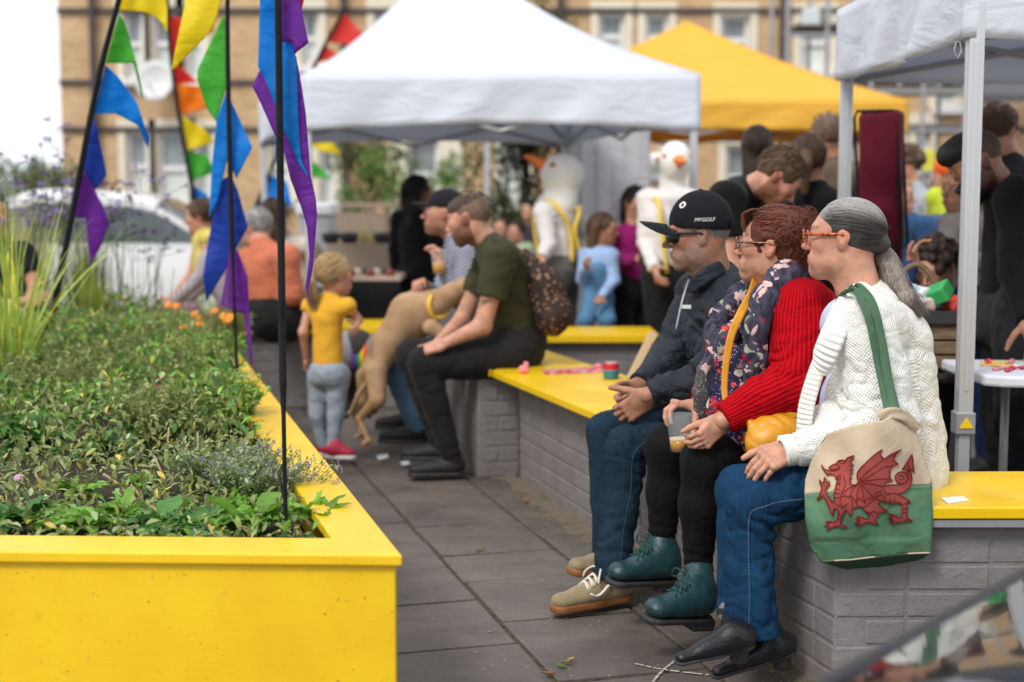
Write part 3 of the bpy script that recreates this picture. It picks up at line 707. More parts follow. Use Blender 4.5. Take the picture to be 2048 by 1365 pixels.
# ---- flags
M_flag = {}
def flagm(k, col):
 if k in M_flag: return M_flag[k]
 m = canopyfab('flag_' + k, col, .45, .5); M_flag[k] = m; return m
FC = dict(red=(.80, .045, .03), orange=(.95, .30, .01), yellow=(.92, .76, .02), green=(.10, .55, .06), blue=(.0, .28, .78), navy=(.015, .07, .48), purple=(.22, .03, .42))
def feather_flag(label, pole, d0, d1, rad, pens, base_extra=None, amp=.012):
 top, bot = pole[0], pole[-1]; y0, y1 = pole[0][1], pole[-1][1]
 dep = lambda y: d0 + (d1 - d0) * (y - y0) / (y1 - y0)
 pts = [P(x, y, dep(y)) for x, y in pole]; pts = curve_pts(pts, 24)
 t = thing('feather_flag', label, 'flag', pts[-1], 'rainbow feather flags')
 m_ = MB(); nn = len(pts); m_.tube(pts, [rad * (.75 + .25 * i / nn) if i < nn - (5 if base_extra else 0) else rad * .55 for i in range(nn)], 10); m_.build('pole', M_blackc, t, smooth=True)
 if base_extra:
  m_ = MB()
  for c_ in base_extra: m_.tube([P(x, y, dep(y)) for x, y in c_], .0022, 6)
  m_.build('cord', M_black, t)
 for i, (k, poly) in enumerate(pens):
  off = .040 - .009 * (i % 3)
  ph = i * 1.9; seed = int(abs(poly[0][0]) * 7 + i)
  x0 = poly[0][0]
  def f3(x, y, off=off, ph=ph, x0=x0, d=dep):
   dd_ = d(y); s = dd_ / FPX; a = abs(x - x0) * s; w_ = amp * 3 * min(1, a / .12) * (math.sin((x + y * .6) * s * 26 + ph) * .6 + math.sin((x * .5 - y) * s * 17 + ph * 2) * .5)
   w_ += .004 * mnoise.noise(Vector((x * s * 30, y * s * 30, ph)))
   return P(x, y, dd_ + off + w_ * (.25 if d0 < 4 else .5))
  sheet('pennant', poly, f3, flagm(k, FC[k]), t, step=max(3.0, 30 / dep(poly[0][1])) * (1.0), solid=.0012)
 return t
feather_flag('feather flag on the thick black pole nearest the camera, blue and purple pennants', [(553, -60), (556, 0), (560, 300), (565, 700), (572, 1085)], 3.5, 3.62, .0105,
 [('purple', [(552, 120), (518, 143), (505, 173), (521, 206), (546, 263), (568, 305), (581, 359), (603, 417), (614, 455), (619, 509), (611, 572), (614, 591), (627, 613), (616, 588), (626, 535), (634, 430), (632, 400), (622, 355), (619, 320), (612, 230), (603, 170), (592, 112)]),
  ('blue', [(521, -40), (520, 0), (516, 134), (527, 152), (548, 205), (556, 222), (568, 262), (600, 333), (618, 356), (603, 324), (598, 270), (593, 127), (586, 85), (565, 84), (560, -40)]),
  ('purple', [(563, -40), (563, 84), (586, 86), (589, 109), (617, 86), (600, 0), (598, -40)]), ('red', [(590, -40), (597, 0), (603, 22), (608, 0), (607, -40)])],
 [[(567, 925), (556, 945), (562, 960), (563, 985), (574, 1015)], [(566, 930), (560, 955), (570, 1000), (556, 1025)], [(568, 930), (574, 960), (569, 985)]])
feather_flag('feather flag on the second black pole, green, blue and purple pennants', [(456, -40), (455, 40), (457, 200), (463, 440), (475, 778)], 6.2, 6.4, .0125,
 [('yellow', [(448, -40), (375, -20), (343, 138), (347, 140), (412, 74), (428, 51), (444, 0)]), ('green', [(448, 28), (395, 140), (394, 158), (412, 215), (432, 244), (450, 182), (460, 165), (457, 95)]),
  ('blue', [(453, 182), (505, 295), (473, 358), (455, 318), (437, 398), (418, 436), (424, 330), (433, 240)]), ('navy', [(462, 350), (476, 382), (496, 455), (476, 490), (451, 540), (413, 604), (406, 553), (416, 486), (440, 362)]),
  ('purple', [(460, 493), (476, 502), (495, 553), (500, 636), (505, 728), (501, 734), (489, 629), (470, 623), (441, 610), (449, 566)]), ('yellow', [(449, -40), (449, 0), (453, 19), (458, 0), (458, -40)])],
 [[(468, 640), (462, 690), (455, 715)], [(470, 640), (474, 700), (478, 770)]])
feather_flag('feather flag on the leaning pole at left, green, blue and purple pennants', [(246, -40), (238, 0), (206, 120), (180, 240), (150, 400), (105, 625)], 6.6, 6.9, .016,
 [('yellow', [(241, -40), (240, 22), (286, 24), (317, 38), (335, 66), (335, 19), (327, -40)]), ('green', [(238, 28), (211, 127), (267, 127), (284, 196), (288, 198), (273, 127), (251, 48)]),
  ('blue', [(211, 130), (189, 228), (232, 228), (276, 251), (296, 297), (298, 276), (273, 203), (235, 152)]), ('navy', [(190, 235), (162, 333), (190, 381), (213, 352), (211, 333), (200, 286)]),
  ('purple', [(162, 336), (144, 436), (171, 436), (181, 533), (203, 490), (219, 445), (203, 407), (184, 369)])])
feather_flag('feather flag behind the second pole, red, orange, yellow and green pennants', [(334, -20), (339, 80), (350, 180), (368, 290), (392, 420), (402, 470)], 12, 12.3, .02,
 [('red', [(337, 32), (341, 130), (350, 170), (397, 165), (350, 125), (430, 57), (375, 38)]), ('orange', [(350, 168), (356, 232), (415, 217), (397, 172)]), ('yellow', [(362, 233), (372, 302), (430, 285), (405, 255)]),
  ('green', [(372, 303), (385, 362), (430, 345), (415, 310)]), ('blue', [(385, 370), (391, 410), (425, 410), (415, 390)])])
feather_flag('feather flag half hidden behind the white gazebo, red pennants at its top', [(692, 15), (686, 25), (640, 110), (580, 250), (540, 345), (512, 415), (500, 470)], 13.4, 13.2, .02,
 [('red', [(686, 25), (652, 84), (700, 90), (735, 76)]), ('red', [(650, 92), (622, 132), (678, 110)]), ('yellow', [(590, 270), (660, 278), (683, 310), (640, 303)]), ('green', [(575, 300), (618, 315), (665, 357), (600, 355)]), ('blue', [(540, 350), (514, 412), (585, 412), (575, 365)])])
# ================================================================ people
SKIN = skin('skin', (.54, .30, .205)); SKIN_T = skin('tan_skin', (.37, .19, .12)); SKIN_D = skin('brown_skin', (.26, .125, .075)); SKIN_R = skin('ruddy_skin', (.55, .305, .21))
def frame(yaw, pitch=0, roll=0):
 """rows: right, forward, up; yaw is the compass of forward in degrees from +X"""
 a = math.radians(yaw); f = V(math.cos(a), math.sin(a), 0); u = V(0, 0, 1); r = np.cross(f, u)
 p = math.radians(pitch); f2 = f * math.cos(p) + u * math.sin(p); u2 = np.cross(r, f2)
 q = math.radians(roll); r2 = r * math.cos(q) + u2 * math.sin(q); u3 = np.cross(r2, f2); return np.array([r2, f2, u3])
def loc2w(c, R, s): return lambda x, y, z: c + s * (x * R[0] + y * R[1] + z * R[2])
def head_sdf(c, R, s=1.0, neck=None, nr=.056, fem=False, nose=1.0, jaw=1.0, ears=True, face=True, smile=False):
 S = SDF(); L = loc2w(c, R, s); E = lambda p, r, k=.02, **kw: S.ell(L(*p), np.array(r) * s, R, k * s, **kw)
 Cc = lambda a, b_, ra, rb=None, k=.015, **kw: S.cap(L(*a), L(*b_), ra * s, (rb or ra) * s, k=k * s, **kw)
 E((0, -.012, .028), (.073, .096, .086)); E((0, .030, -.005), (.062, .058, .076), .03)
 E((0, .034, -.064), (.050 * jaw, .053, .045), .03); E((0, .069, -.095), (.022 * jaw, .018, .017), .038)
 for i in (-1, 1): E((i * .045, .002, -.056), (.016, .030, .028), .03)
 if face:
  Cc((-.034, .079, .030), (.034, .079, .030), .011 if not fem else .008, k=.02)
  for i in (-1, 1):
   E((i * .042, .062, -.014), (.020, .020, .020), .025)
   E((i * .031, .101, .008), (.017, .016, .011), .012, sub=True)
   E((i * .031, .0785, .009), (.0135, .0135, .0125), .002)
   Cc((i * .018, .088, .016), (i * .045, .080, .016), .0045, k=.004); Cc((i * .02, .088, .0005), (i * .043, .081, .0015), .0035, k=.006)
  Cc((0, .084, .022), (0, .104 + .008 * nose, -.021), .0070, .0086, k=.012); E((0, .106 + .008 * nose, -.025), (.0100, .0100, .0086), .010)
  for i in (-1, 1): E((i * .0115, .100, -.030), (.0065, .010, .0065), .006)
  E((0, .092, -.052), (.023, .009, .0060), .007); E((0, .090, -.065), (.020, .0095, .0068), .009)
  for i in (-1, 1): E((i * .036, .075, -.058), (.012, .014, .018), .02)
  Cc((-.023, .098, -.0585 + (.004 if smile else 0)), (0, .1020, -.0585), .0018, k=.003, sub=True); Cc((.023, .098, -.0585 + (.004 if smile else 0)), (0, .1020, -.0585), .0018, k=.003, sub=True)
 if ears:
  for i in (-1, 1):
   E((i * .077, -.010, .006), (.007, .019, .024), .006); E((i * .074, -.006, -.018), (.007, .012, .013), .008)
   E((i * .085, -.006, .004), (.006, .010, .014), .004, sub=True)
 if neck is not None:
  Cc((0, -.022, -.03), (0, -.022, -.03), .05, k=.02) if False else None
  S.cap(L(0, -.018, -.035), neck, nr * s, nr * 1.08, k=.03)
  S.cap(L(0, .004, -.080), neck + R[1] * .022, .030 * s, .034, k=.03)
 return S
def head_cols(vs, c, R, s, beard=None, lips=(.95, .62, .60), blush=True, stubble=None, eye=(.12, .08, .06), fade=None):
 X = ((vs - c) @ R.T) / s; n = len(vs); C = np.ones((n, 4)); x, y, z = X[:, 0], X[:, 1], X[:, 2]
 def pt(mask, col):
  m = np.clip(mask, 0, 1)[:, None]; C[:, :3] = C[:, :3] * (1 - m) + C[:, :3] * m * np.array(col)
 m = np.exp(-(((x / .022) ** 2 + ((z + .059) / .010) ** 2) ** 2)) * (y > .086); pt(m, lips)
 m = np.exp(-(((np.abs(x) - .04) / .022) ** 2 + ((z + .02) / .02) ** 2)) * (y > .04); pt(m * .5, (1.08, .82, .8))
 m = np.exp(-((x / .018) ** 2 + ((z + .028) / .014) ** 2)) * (y > .1); pt(m * .5, (1.08, .8, .78))
 m = np.exp(-(((np.abs(x) - .085) / .02) ** 2 + ((z - .0) / .035) ** 2)); pt(m * .6, (1.05, .78, .76))
 for i in (-1, 1):
  d = np.sqrt((x - i * .031) ** 2 + (z - .009) ** 2); m = ((d < .0115) & (np.abs(z - .0085) < .0065) & (y > .082)); pt(m * .9, (1.25, 1.9, 2.3)); pt((d < .0055) & m, tuple(np.array(eye) / 1.3))
  pt(np.exp(-(((z - .0315) / .0045) ** 2)) * ((np.abs(x - i * .032) < .021) & (y > .06)) * .7, (.45, .4, .4))
 nz = .5 + .5 * vnoise(vs * 320)
 if beard is not None:
  hi, col, dens = beard
  edge = -.040 - np.clip((.06 - y) / .07, 0, 1) * -.055
  m = 1 / (1 + np.exp((z - (edge)) / .005)); m *= (y > -.03) * (z > -.15) ; m = m * (1 - np.exp(-(((x / .017) ** 2 + ((z + .060) / .008) ** 2) ** 2)) * (y > .085))
  m = np.maximum(m * (y > -.02), np.exp(-(((x / .028) ** 2 + ((z + .043) / .006) ** 2) ** 2)) * (y > .08)); pt(m * dens * (.55 + .45 * nz), col)
 if fade is not None: pt((1 / (1 + np.exp(-(z - .0) / .012))) * (y < .055) * (.5 + .5 * nz) * .9, fade)
 return C
def hand_sdf(S, w_, d, pn, th, curl=(.5, .6, .4), s=1.0, spread=.05, thumb=(.75, .55, .35), tc=.35, fcurl=None, arm=None, ar=.028):
 """w_ wrist, d finger direction, pn palm normal, th thumb side"""
 d = norm(d); pn = norm(pn - d * np.dot(pn, d)); x = norm(np.cross(pn, d)); x = x if np.dot(x, th) > 0 else -x
 R = np.array([x, pn, d]); L = lambda a, b_, c: w_ + s * (a * x + b_ * pn + c * d)
 S.box(L(0, 0, .048), V(.037, .012, .043) * s, R, .012 * s, .011 * s); S.ell(L(.022, .009, .026), V(.016, .012, .024) * s, R, .012 * s); S.ell(L(-.022, .007, .026), V(.013, .010, .026) * s, R, .012 * s)
 S.cap(L(0, 0, -.01), L(0, 0, .03), .024 * s, .026 * s, k=.015 * s, ax=pn, sq=1.45)
 for i, (fx, ln, r) in enumerate(((.0275, .070, .0088), (.0095, .079, .0090), (-.0088, .073, .0085), (-.0265, .057, .0076))):
  cu = curl if fcurl is None else fcurl[i]; p = L(fx, 0, .086 - (.006 if i in (0,) else .012 if i == 3 else 0)); th_ = 0; sd_ = (1.2 - i) * spread
  for j, fr_ in enumerate((.44, .31, .25)):
   th_ += cu[j]; q = p + s * ln * fr_ * 1.05 * (math.cos(th_) * (d * math.cos(sd_) + x * math.sin(sd_)) + math.sin(th_) * pn)
   r0 = r * (1, .93, .86)[j] * s; S.cap(p, q, r0, r * (.93, .86, .74)[j] * s, k=.0016 * s); p = q
   if j == 0: S.ell(L(fx, -.006, .086), .009 * s, k=.008 * s)
 t = norm(thumb[0] * x + thumb[1] * d + thumb[2] * pn); p = L(.026, .004, .020); bend = norm(d * .8 + pn * .5 - x * .3)
 for j, (ln, r0, r1) in enumerate(((.042, .0145, .0120), (.034, .0112, .0105), (.026, .0102, .0080))):
  q = p + t * ln * s; S.cap(p, q, r0 * s, r1 * s, k=.008 * s if j == 0 else .003 * s); p = q; t = norm(t + bend * tc)
 if arm is not None: S.cap(arm, w_, ar * 1.25, ar * .85, k=.02)
 return S
def join(parts):
 vs = []; fs = []; at = {}; n = 0
 for p in parts:
  v, f = p[0], p[1]; c = p[2] if len(p) > 2 and p[2] is not None else np.ones((len(v), 4)); vs.append(v); fs.append(f + n); n += len(v); at.setdefault('Col', []).append(c)
 return np.concatenate(vs), np.concatenate(fs), {k: np.concatenate(v) for k, v in at.items()}
def smooth_in(verts, faces, it=1, lam=.5):
 """light Laplacian smoothing to take grid steps off"""
 e = np.concatenate([faces[:, [0, 1]], faces[:, [1, 2]], faces[:, [2, 3]], faces[:, [3, 0]]]); v = verts.copy(); n = len(v)
 for _ in range(it):
  s = np.zeros_like(v); c = np.zeros(n); np.add.at(s, e[:, 0], v[e[:, 1]]); np.add.at(s, e[:, 1], v[e[:, 0]]); np.add.at(c, e[:, 0], 1); np.add.at(c, e[:, 1], 1); v = v + lam * (s / np.maximum(c, 1)[:, None] - v)
 return v
def sm(S, h, noise=None, it=1):
 v, f = S.mesh(h, noise); return smooth_in(v, f, it) if it else v, f
def part(name, S, h, m, parent, noise=None, it=1, attrs=None, **k):
 v, f = sm(S, h, noise, it); a = attrs(v) if attrs else None
 return mesh(name, v, f, m, parent, attrs=a, **k)
def bone_uv(vs, bones):
 """bones: (a, b, ref, offset); gives (around angle, along metres, distance) of the nearest bone"""
 best = np.full(len(vs), 1e9); U = np.zeros((len(vs), 3))
 for a, b_, ref, off in bones:
  ba = b_ - a; L = np.linalg.norm(ba); d = ba / L; t = np.clip(((vs - a) @ d), 0, L); o = vs - a - t[:, None] * d; r = np.linalg.norm(o, axis=1)
  x = norm(ref - d * np.dot(ref, d)); y = np.cross(d, x); an = np.arctan2(o @ y, o @ x); m = r < best; best[m] = r[m]
  U[m] = np.stack([an, off + (vs - a) @ d, r], 1)[m]
 return U
def shoe(parent, heel, toe, up, m, msole, toew=1.0, L=None, w=.046, hgt=.07, ankle=None, name='shoe', h=.006, heelblock=0, soleth=.022, ar=.045, wedge=False, detail=None, topr=None):
 heel = np.asarray(heel, float); toe = np.asarray(toe, float); f = norm(toe - heel); up = norm(up - f * np.dot(up, f)); r = np.cross(f, up); R = np.array([r, f, up]); Ln = np.linalg.norm(toe - heel)
 S = SDF(); mid = (heel + toe) / 2
 S.cap(heel + f * w * .9 + up * (soleth + .02), toe - f * w * .95 * toew + up * (soleth + .012 * toew), w * .82, w * .86 * toew, k=.02, ax=up, sq=1.45)
 S.ell(heel + f * Ln * .26 + up * (soleth + hgt * .5), V(w * .78, Ln * .24, hgt * .62), R, .03); S.ell(heel + f * Ln * .52 + up * (soleth + hgt * .34), V(w * .74, Ln * .22, hgt * .42), R, .03)
 if ankle is not None: S.cap(heel + f * Ln * .26 + up * (soleth + hgt * .5), ankle, ar * 1.02, topr or ar, k=.025, flat=1)
 S.box(mid - up * .03, V(.2, .3, .03 + soleth * .55), R, .003, .002, sub=True)
 o = part(name, S, h, m, parent, it=2)
 T = SDF(); a = heel + f * w * .95; b_ = toe - f * w * .95 * toew
 T.cap(a + up * soleth * .5, b_ + up * soleth * .5, w * .90, w * .96 * toew, k=.01, ax=up, sq=1)
 T.cap(mid, mid + f * .001, w * .7, k=.02)
 T.box(mid + up * (soleth + .1), V(.2, .3, .1), R, .002, .002, sub=True); T.box(mid - up * .1, V(.2, .3, .1), R, .002, .002, sub=True)
 if heelblock: T.cap(heel + f * .045 + up * .01, heel + f * .05 - up * heelblock, w * .78, w * .66, k=.004, flat=1)
 part('sole', T, h * .8, msole, o, it=1)
 return o
def hair_cap(c, R, s, grow=.008, front=.055, low=-.06, hairline=.075, lift=.0, side=.035, k=.01):
 S = SDF(); L = loc2w(c, R, s); g = grow
 S.ell(L(0, -.014, .030 + lift), V(.074 + g, .097 + g, .088 + g + lift) * s, R, k)
 S.box(L(0, .10 + front * .35, hairline - .13), V(.12, .055, .13) * s, R, .012 * s, .01, sub=True)
 S.box(L(0, -.02, low - .1), V(.15, .16, .1) * s, R, .01, .01, sub=True)
 for i in (-1, 1): S.ell(L(i * .088, side - .035, -.020), V(.022, .040, .042) * s, R, .01, sub=True)
 return S
def strands(name, paths, r, m, parent, n=4, taper=True, cols=None):
 mb = MB(); C = []; q = random.Random(len(paths))
 for j, p in enumerate(paths):
  k = len(p); n0 = len(mb.v); mb.tube(p, [r * (1 - .75 * (i / (k - 1)) ** 2 if taper else 1) for i in range(k)], n, cap=False)
  c = cols[j] if cols is not None else (1, 1, 1); e = q.choice((.45, .7, .9, 1.1, 1.5)); C += [(c[0] * e, c[1] * e, c[2] * e, 1)] * (len(mb.v) - n0)
 return mesh(name, mb.v, mb.f, m, parent, attrs={'Col': np.array(C)})
def strandm(name, col=(1, 1, 1), rough=.45): return mat(name, lambda n, b: n.mix(1.0, col, n.new('ShaderNodeAttribute', attribute_name='Col').outputs['Color'], 'MULTIPLY'), rough, spec=.35)
def scalp(t, L, style, col, seed, n=330):
 q = random.Random(seed); ps = []; ln = {'long': .30, 'mid': .16, 'pony': .1, 'bun': .1, 'curly': .05, 'short': .035, 'buzz': .008}[style]
 for i in range(n):
  d = norm(V(q.gauss(0, 1), q.gauss(-.35, 1), q.gauss(.5, .8)))
  if d[2] < -.35 or (d[1] > .45 and d[2] < .62): continue
  p0 = V(0, -.014, .030) + d * V(.083, .106, .098); pts = [p0]; dr = V(d[0] * .3, -.7 + q.gauss(0, .3), -.5); dr = norm(dr - d * (dr @ d))
  for k in range(6):
   p = pts[-1] + dr * ln / 6; e = (p - V(0, -.014, .030)) / V(.086, .110, .101); m = np.linalg.norm(e)
   if m < 1.06 and p[2] > -.06: p = V(0, -.014, .030) + e / m * V(.086, .110, .101) * q.uniform(1, 1.03)
   pts.append(p); e = norm(e); dr = dr - e * (dr @ e) * (m < 1.3); dr = norm(dr + V(q.gauss(0, .12), q.gauss(0, .12) - .03, -.35) * (1 if style != 'curly' else 2.4))
  ps.append([L(*p) for p in pts])
 strands('hair_strands', ps, .0026 if style != 'buzz' else .0015, strandm('strand_%03d' % int(col[0] * 999), col), t, 3)
# ---- generic poses
def pose(base, yaw, H=1.7, kind='stand', lean=0, arms=('down', 'down'), headyaw=0, headpitch=0, seat=.54, w=1.0, bend=0, headroll=0):
 R = frame(yaw); r, f, u = R; J = {}; base = np.asarray(base, float); b = H / 1.7
 if kind == 'stand': pel = base + u * .53 * H
 else: pel = base + u * (seat + .10 * b)
 la = math.radians(lean); ud = u * math.cos(la) + f * math.sin(la); fd = f * math.cos(la) - u * math.sin(la)
 J['pel'] = pel; J['chest'] = pel + ud * .225 * H * 1.0; lb = math.radians(lean + bend); ub = u * math.cos(lb) + f * math.sin(lb)
 J['neck'] = J['chest'] + ub * .085 * H; J['R'] = R; J['ud'] = ub
 J['head'] = J['neck'] + ub * .075 * H + f * .02 + u * .035 * H
 J['HR'] = frame(yaw + headyaw, headpitch, headroll)
 for nme, i in (('L', -1), ('R', 1)):
  sh = J['chest'] + ub * .055 * H + r * i * .105 * H * w; J['sh' + nme] = sh; hp = pel + r * i * .052 * H - u * .02 * H; J['hip' + nme] = hp
  a = arms[0 if i < 0 else 1]
  if isinstance(a, tuple): el = sh + (r * i * a[0][0] + f * a[0][1] + u * a[0][2]) * .175 * H; wr = el + (r * i * a[1][0] + f * a[1][1] + u * a[1][2]) * .15 * H
  else:
   A = {'down': ((.2, .05, -1), (.05, .15, -1)), 'hip': ((.75, -.25, -.65), (-.75, .45, -.3)), 'front': ((.2, .25, -.9), (-.2, .95, .15)), 'up': ((.2, .5, -.75), (-.2, .5, .85)), 'lap': ((.2, .3, -.9), (-.25, .9, -.3))}[a]
   el = sh + norm(r * i * A[0][0] + f * A[0][1] + u * A[0][2]) * .175 * H; wr = el + norm(r * i * A[1][0] + f * A[1][1] + u * A[1][2]) * .15 * H
  J['el' + nme] = el; J['wr' + nme] = wr
  if kind == 'stand': kn = hp + u * (-.245 * H) + f * .02 + r * i * .01; an = V(kn[0], kn[1], base[2] + .05 * b) - f * .02
  else: kn = hp + f * .25 * H + r * i * .03; an = kn - u * (kn[2] - base[2] - .07) + f * .03; an[2] = max(base[2] + .06, kn[2] - .24 * H)
  J['kn' + nme] = kn; J['an' + nme] = an; J['ft' + nme] = f
 return J
def figure(name, label, J, skinm, top=None, bottom=None, H=1.7, g=1.0, sleeve='long', hair=None, hairm_=None, res=.012, hres=.006, shoem=None, beard=None, trouser=True, seed=1, fem=False, legs=True, curl=(.4, .5, .3), legw=1.0, flare=0, belly=0, jaw=1.0, group=None, fold=.004, headkw=None, hairfn=None, topw=1.0, solem=None, hands=True, collar=True, head=True, tail=None):
 b = H / 1.7; R = J['R']; r, f, u = R; t = thing(name, label, 'person' if H > 1.45 else 'child', V(J['pel'][0], J['pel'][1], 0), group)
 parts = []
 if head:
  hs = b ** .6 if H > 1.45 else .93; HS = head_sdf(J['head'], J['HR'], hs, J['neck'], .054 * (b ** .8) * (.9 if fem else 1), fem, jaw=jaw, **(headkw or {})); v, fc = sm(HS, hres); parts.append((v, fc, head_cols(v, J['head'], J['HR'], hs, beard)))
 core = SDF().cap(J['pel'], J['chest'], .08 * b, .09 * b, k=.03).cap(J['chest'], J['neck'], .08 * b, .05 * b, k=.04).cap(J['shL'], J['shR'], .035 * b, k=.04)
 for s_ in 'LR':
  core.cap(J['sh' + s_], J['el' + s_], .042 * b * g, .036 * b * g, k=.02).cap(J['el' + s_], J['wr' + s_], .036 * b * g, .024 * b, k=.015)
  if legs: core.cap(J['hip' + s_], J['kn' + s_], .06 * b, .045 * b, k=.02).cap(J['kn' + s_], J['an' + s_], .042 * b, .032 * b, k=.02)
 v, fc = sm(core, max(res * .8, .009)); parts.append((v, fc))
 if hands:
  for s_ in 'LR':
   d = norm(J['wr' + s_] - J['el' + s_]); d = norm(J.get('hd' + s_, d)); pn = J.get('hp' + s_, -r * (-1 if s_ == 'L' else 1) + .2 * f); th = J.get('ht' + s_, f + u * .5)
   h_ = SDF(); hand_sdf(h_, J['wr' + s_], d, np.asarray(pn, float), np.asarray(th, float), curl, s=b ** .8 * (.92 if fem else 1)); v, fc = sm(h_, max(hres * .75, .0035)); parts.append((v, fc))
 vs, fs, at = join(parts); mesh('body', vs, fs, skinm, t, attrs=at)
 tg = g * topw
 if top is not None:
  S = SDF(); S.cap(J['pel'] + u * .02 * b, J['chest'], .125 * b * tg, .125 * b * tg, k=.05, ax=f, sq=1.22); S.cap(J['shL'], J['shR'], .062 * b * g, k=.05)
  if tail: S.cap(J['pel'] - u * tail, J['pel'], .135 * b * tg, .125 * b * tg, k=.04, ax=f, sq=1.2, flat=2)
  S.cap(J['chest'] + u * .05 * b, J['neck'] - u * .01, .095 * b, .062 * b, k=.05)
  if belly: S.ell((J['pel'] + J['chest']) / 2 + f * .03 * b, V(.13, .12 + belly, .16) * b, R, .05)
  for s_ in 'LR':
   a = J['sh' + s_]; e = J['el' + s_]; w_ = J['wr' + s_]
   if sleeve == 'long': S.cap(a, e, .062 * b * g, .052 * b * g, k=.03); S.cap(e, w_, .05 * b * g, .038 * b * g, k=.02, flat=1)
   elif sleeve == 'short': S.cap(a, a + (e - a) * .60, .064 * b * g, .058 * b * g, k=.03, flat=1)
   elif sleeve == 'cap': S.cap(a, a + (e - a) * .2, .055 * b * g, .055 * b * g, k=.03, flat=1)
  S.ell(J['neck'] + J['ud'] * .045 + f * .02, V(.058, .064, .05) * b, R, .01, sub=True)
  part('top', S, res, top, t, noise=fold_noise(fold, 10, 20, seed))
 if bottom is not None and legs:
  S = SDF(); S.ell(J['pel'], V(.165, .13, .13) * b * tg, R, .03)
  for s_ in 'LR':
   S.cap(J['hip' + s_], J['kn' + s_], .092 * b * legw * g, .066 * b * legw * g, k=.035); S.cap(J['kn' + s_], J['an' + s_], .064 * b * legw * g, (.048 + flare) * b * legw, k=.02, flat=1)
  part('trousers', S, res, bottom, t, noise=fold_noise(fold, 12, 22, seed + 5))
  for s_ in 'LR':
   a = J['an' + s_]; ff = J['ft' + s_]; z = V(0, 0, 1); heel = a - ff * .06 * b - z * min(.06 * b, a[2]); heel[2] = max(heel[2], .002)
   shoe(t, heel, heel + ff * .265 * b, z, shoem or M_black, solem or M_black, w=.047 * b, h=max(res * .7, .007), ankle=a + z * .02)
 if hairfn: hairfn(t, J, hs)
 elif hair:
  hm = hairm_; c = J['head']; HR = J['HR']; L = loc2w(c, HR, hs); S = hair_cap(c, HR, hs, grow=.010 if hair != 'buzz' else .003, low=-.05)
  if hair == 'long':
   S.cap(L(0, -.06, .02), L(0, -.075, -.10), .085 * hs, .085 * hs, k=.03, ax=HR[1], sq=1.6); S.cap(L(0, -.075, -.10), L(0, -.085, -.30), .085 * hs, .055 * hs, k=.03, ax=HR[1], sq=1.8)
  if hair == 'mid': S.cap(L(0, -.045, .0), L(0, -.06, -.13), .088 * hs, .08 * hs, k=.03, ax=HR[1], sq=1.3)
  if hair == 'pony': S.cap(L(0, -.10, .02), L(0, -.14, -.03), .03, .035, k=.02); S.cap(L(0, -.14, -.03), L(0, -.13, -.17), .035, .018, k=.02)
  if hair == 'bun': S.ell(L(0, -.095, .07), .045 * hs, k=.02)
  if hair == 'curly':
   rr_ = random.Random(seed)
   for _ in range(46):
    a1 = rr_.uniform(-math.pi, math.pi); e1 = rr_.uniform(-.2, 1.4); p_ = L(.088 * math.cos(a1) * math.cos(e1), -.018 + .105 * math.sin(a1) * math.cos(e1), .03 + .1 * math.sin(e1))
    if math.sin(a1) * math.cos(e1) > .75 and e1 < .5: continue
    S.ell(p_, rr_.uniform(.018, .03) * hs, k=.008)
  part('hair', S, hres, hm, t, noise=fold_noise(.003, 60, 60, seed + 9))
  if hair != 'cap': scalp(t, L, hair, {HB_DARK: (.035, .02, .014), HB_BROWN: (.085, .045, .025), HB_BLACK: (.012, .010, .010), HB_BLOND: (.42, .27, .13), HB_GREY: (.26, .25, .24)}.get(hm, (.10, .06, .04)), seed)
 return t
HB_DARK = hairm('dark_brown_hair', (.035, .02, .014)); HB_BROWN = hairm('brown_hair', (.10, .055, .03)); HB_BLACK = hairm('black_hair', (.012, .010, .010)); HB_BLOND = hairm('blond_hair', (.42, .27, .12), (.55, .38, .20)); HB_GREY = hairm('grey_hair', (.34, .32, .30)); HB_AUB = hairm('auburn_hair', (.13, .032, .016), (.24, .06, .02)); HB_SALT = hairm('silver_hair', (.20, .19, .185), (.52, .50, .47))
# ================================================================ the three on the long bench
M_hemsole = plain('dark_rubber', (.03, .03, .032), .7)
def denim(name, col, fade):
 def f(n, b):
  v = n.coord(); a = n.noise(v, 5, 4, .6); tw = n.wave(n.coord((1, 1, 1), (.6, .5, .7)), 150, 'DIAGONAL', 1.5); fine = n.noise(v, 700, 2, .6); str_ = n.noise(n.coord((160, 160, 14)), 1, 3, .7)
  c = n.mix(n.ramp(a, [(.35, 0), (.7, 1)]), col, fade); c = n.mix(n.ramp(str_, [(.35, .0), (.7, .4)]), c, sc(fade, 1.6)); c = n.mix(n.ramp(fine, [(.4, 0), (.7, .4)]), c, sc(col, .5))
  cr = n.noise(n.coord((1, 1, 3)), 16, 4, .6, dist=.8); return c, n.bump(fine, .3, .0015, n.bump(cr, .22, .02))
 return mat(name, f, .88, spec=.12)
M_jean_b = denim('mid_blue_denim', (.0035, .020, .056), (.011, .052, .115)); M_jean_d = denim('dark_teal_denim', (.006, .014, .026), (.017, .042, .066)); M_jean_l = denim('light_blue_denim', (.05, .12, .22), (.16, .30, .46))
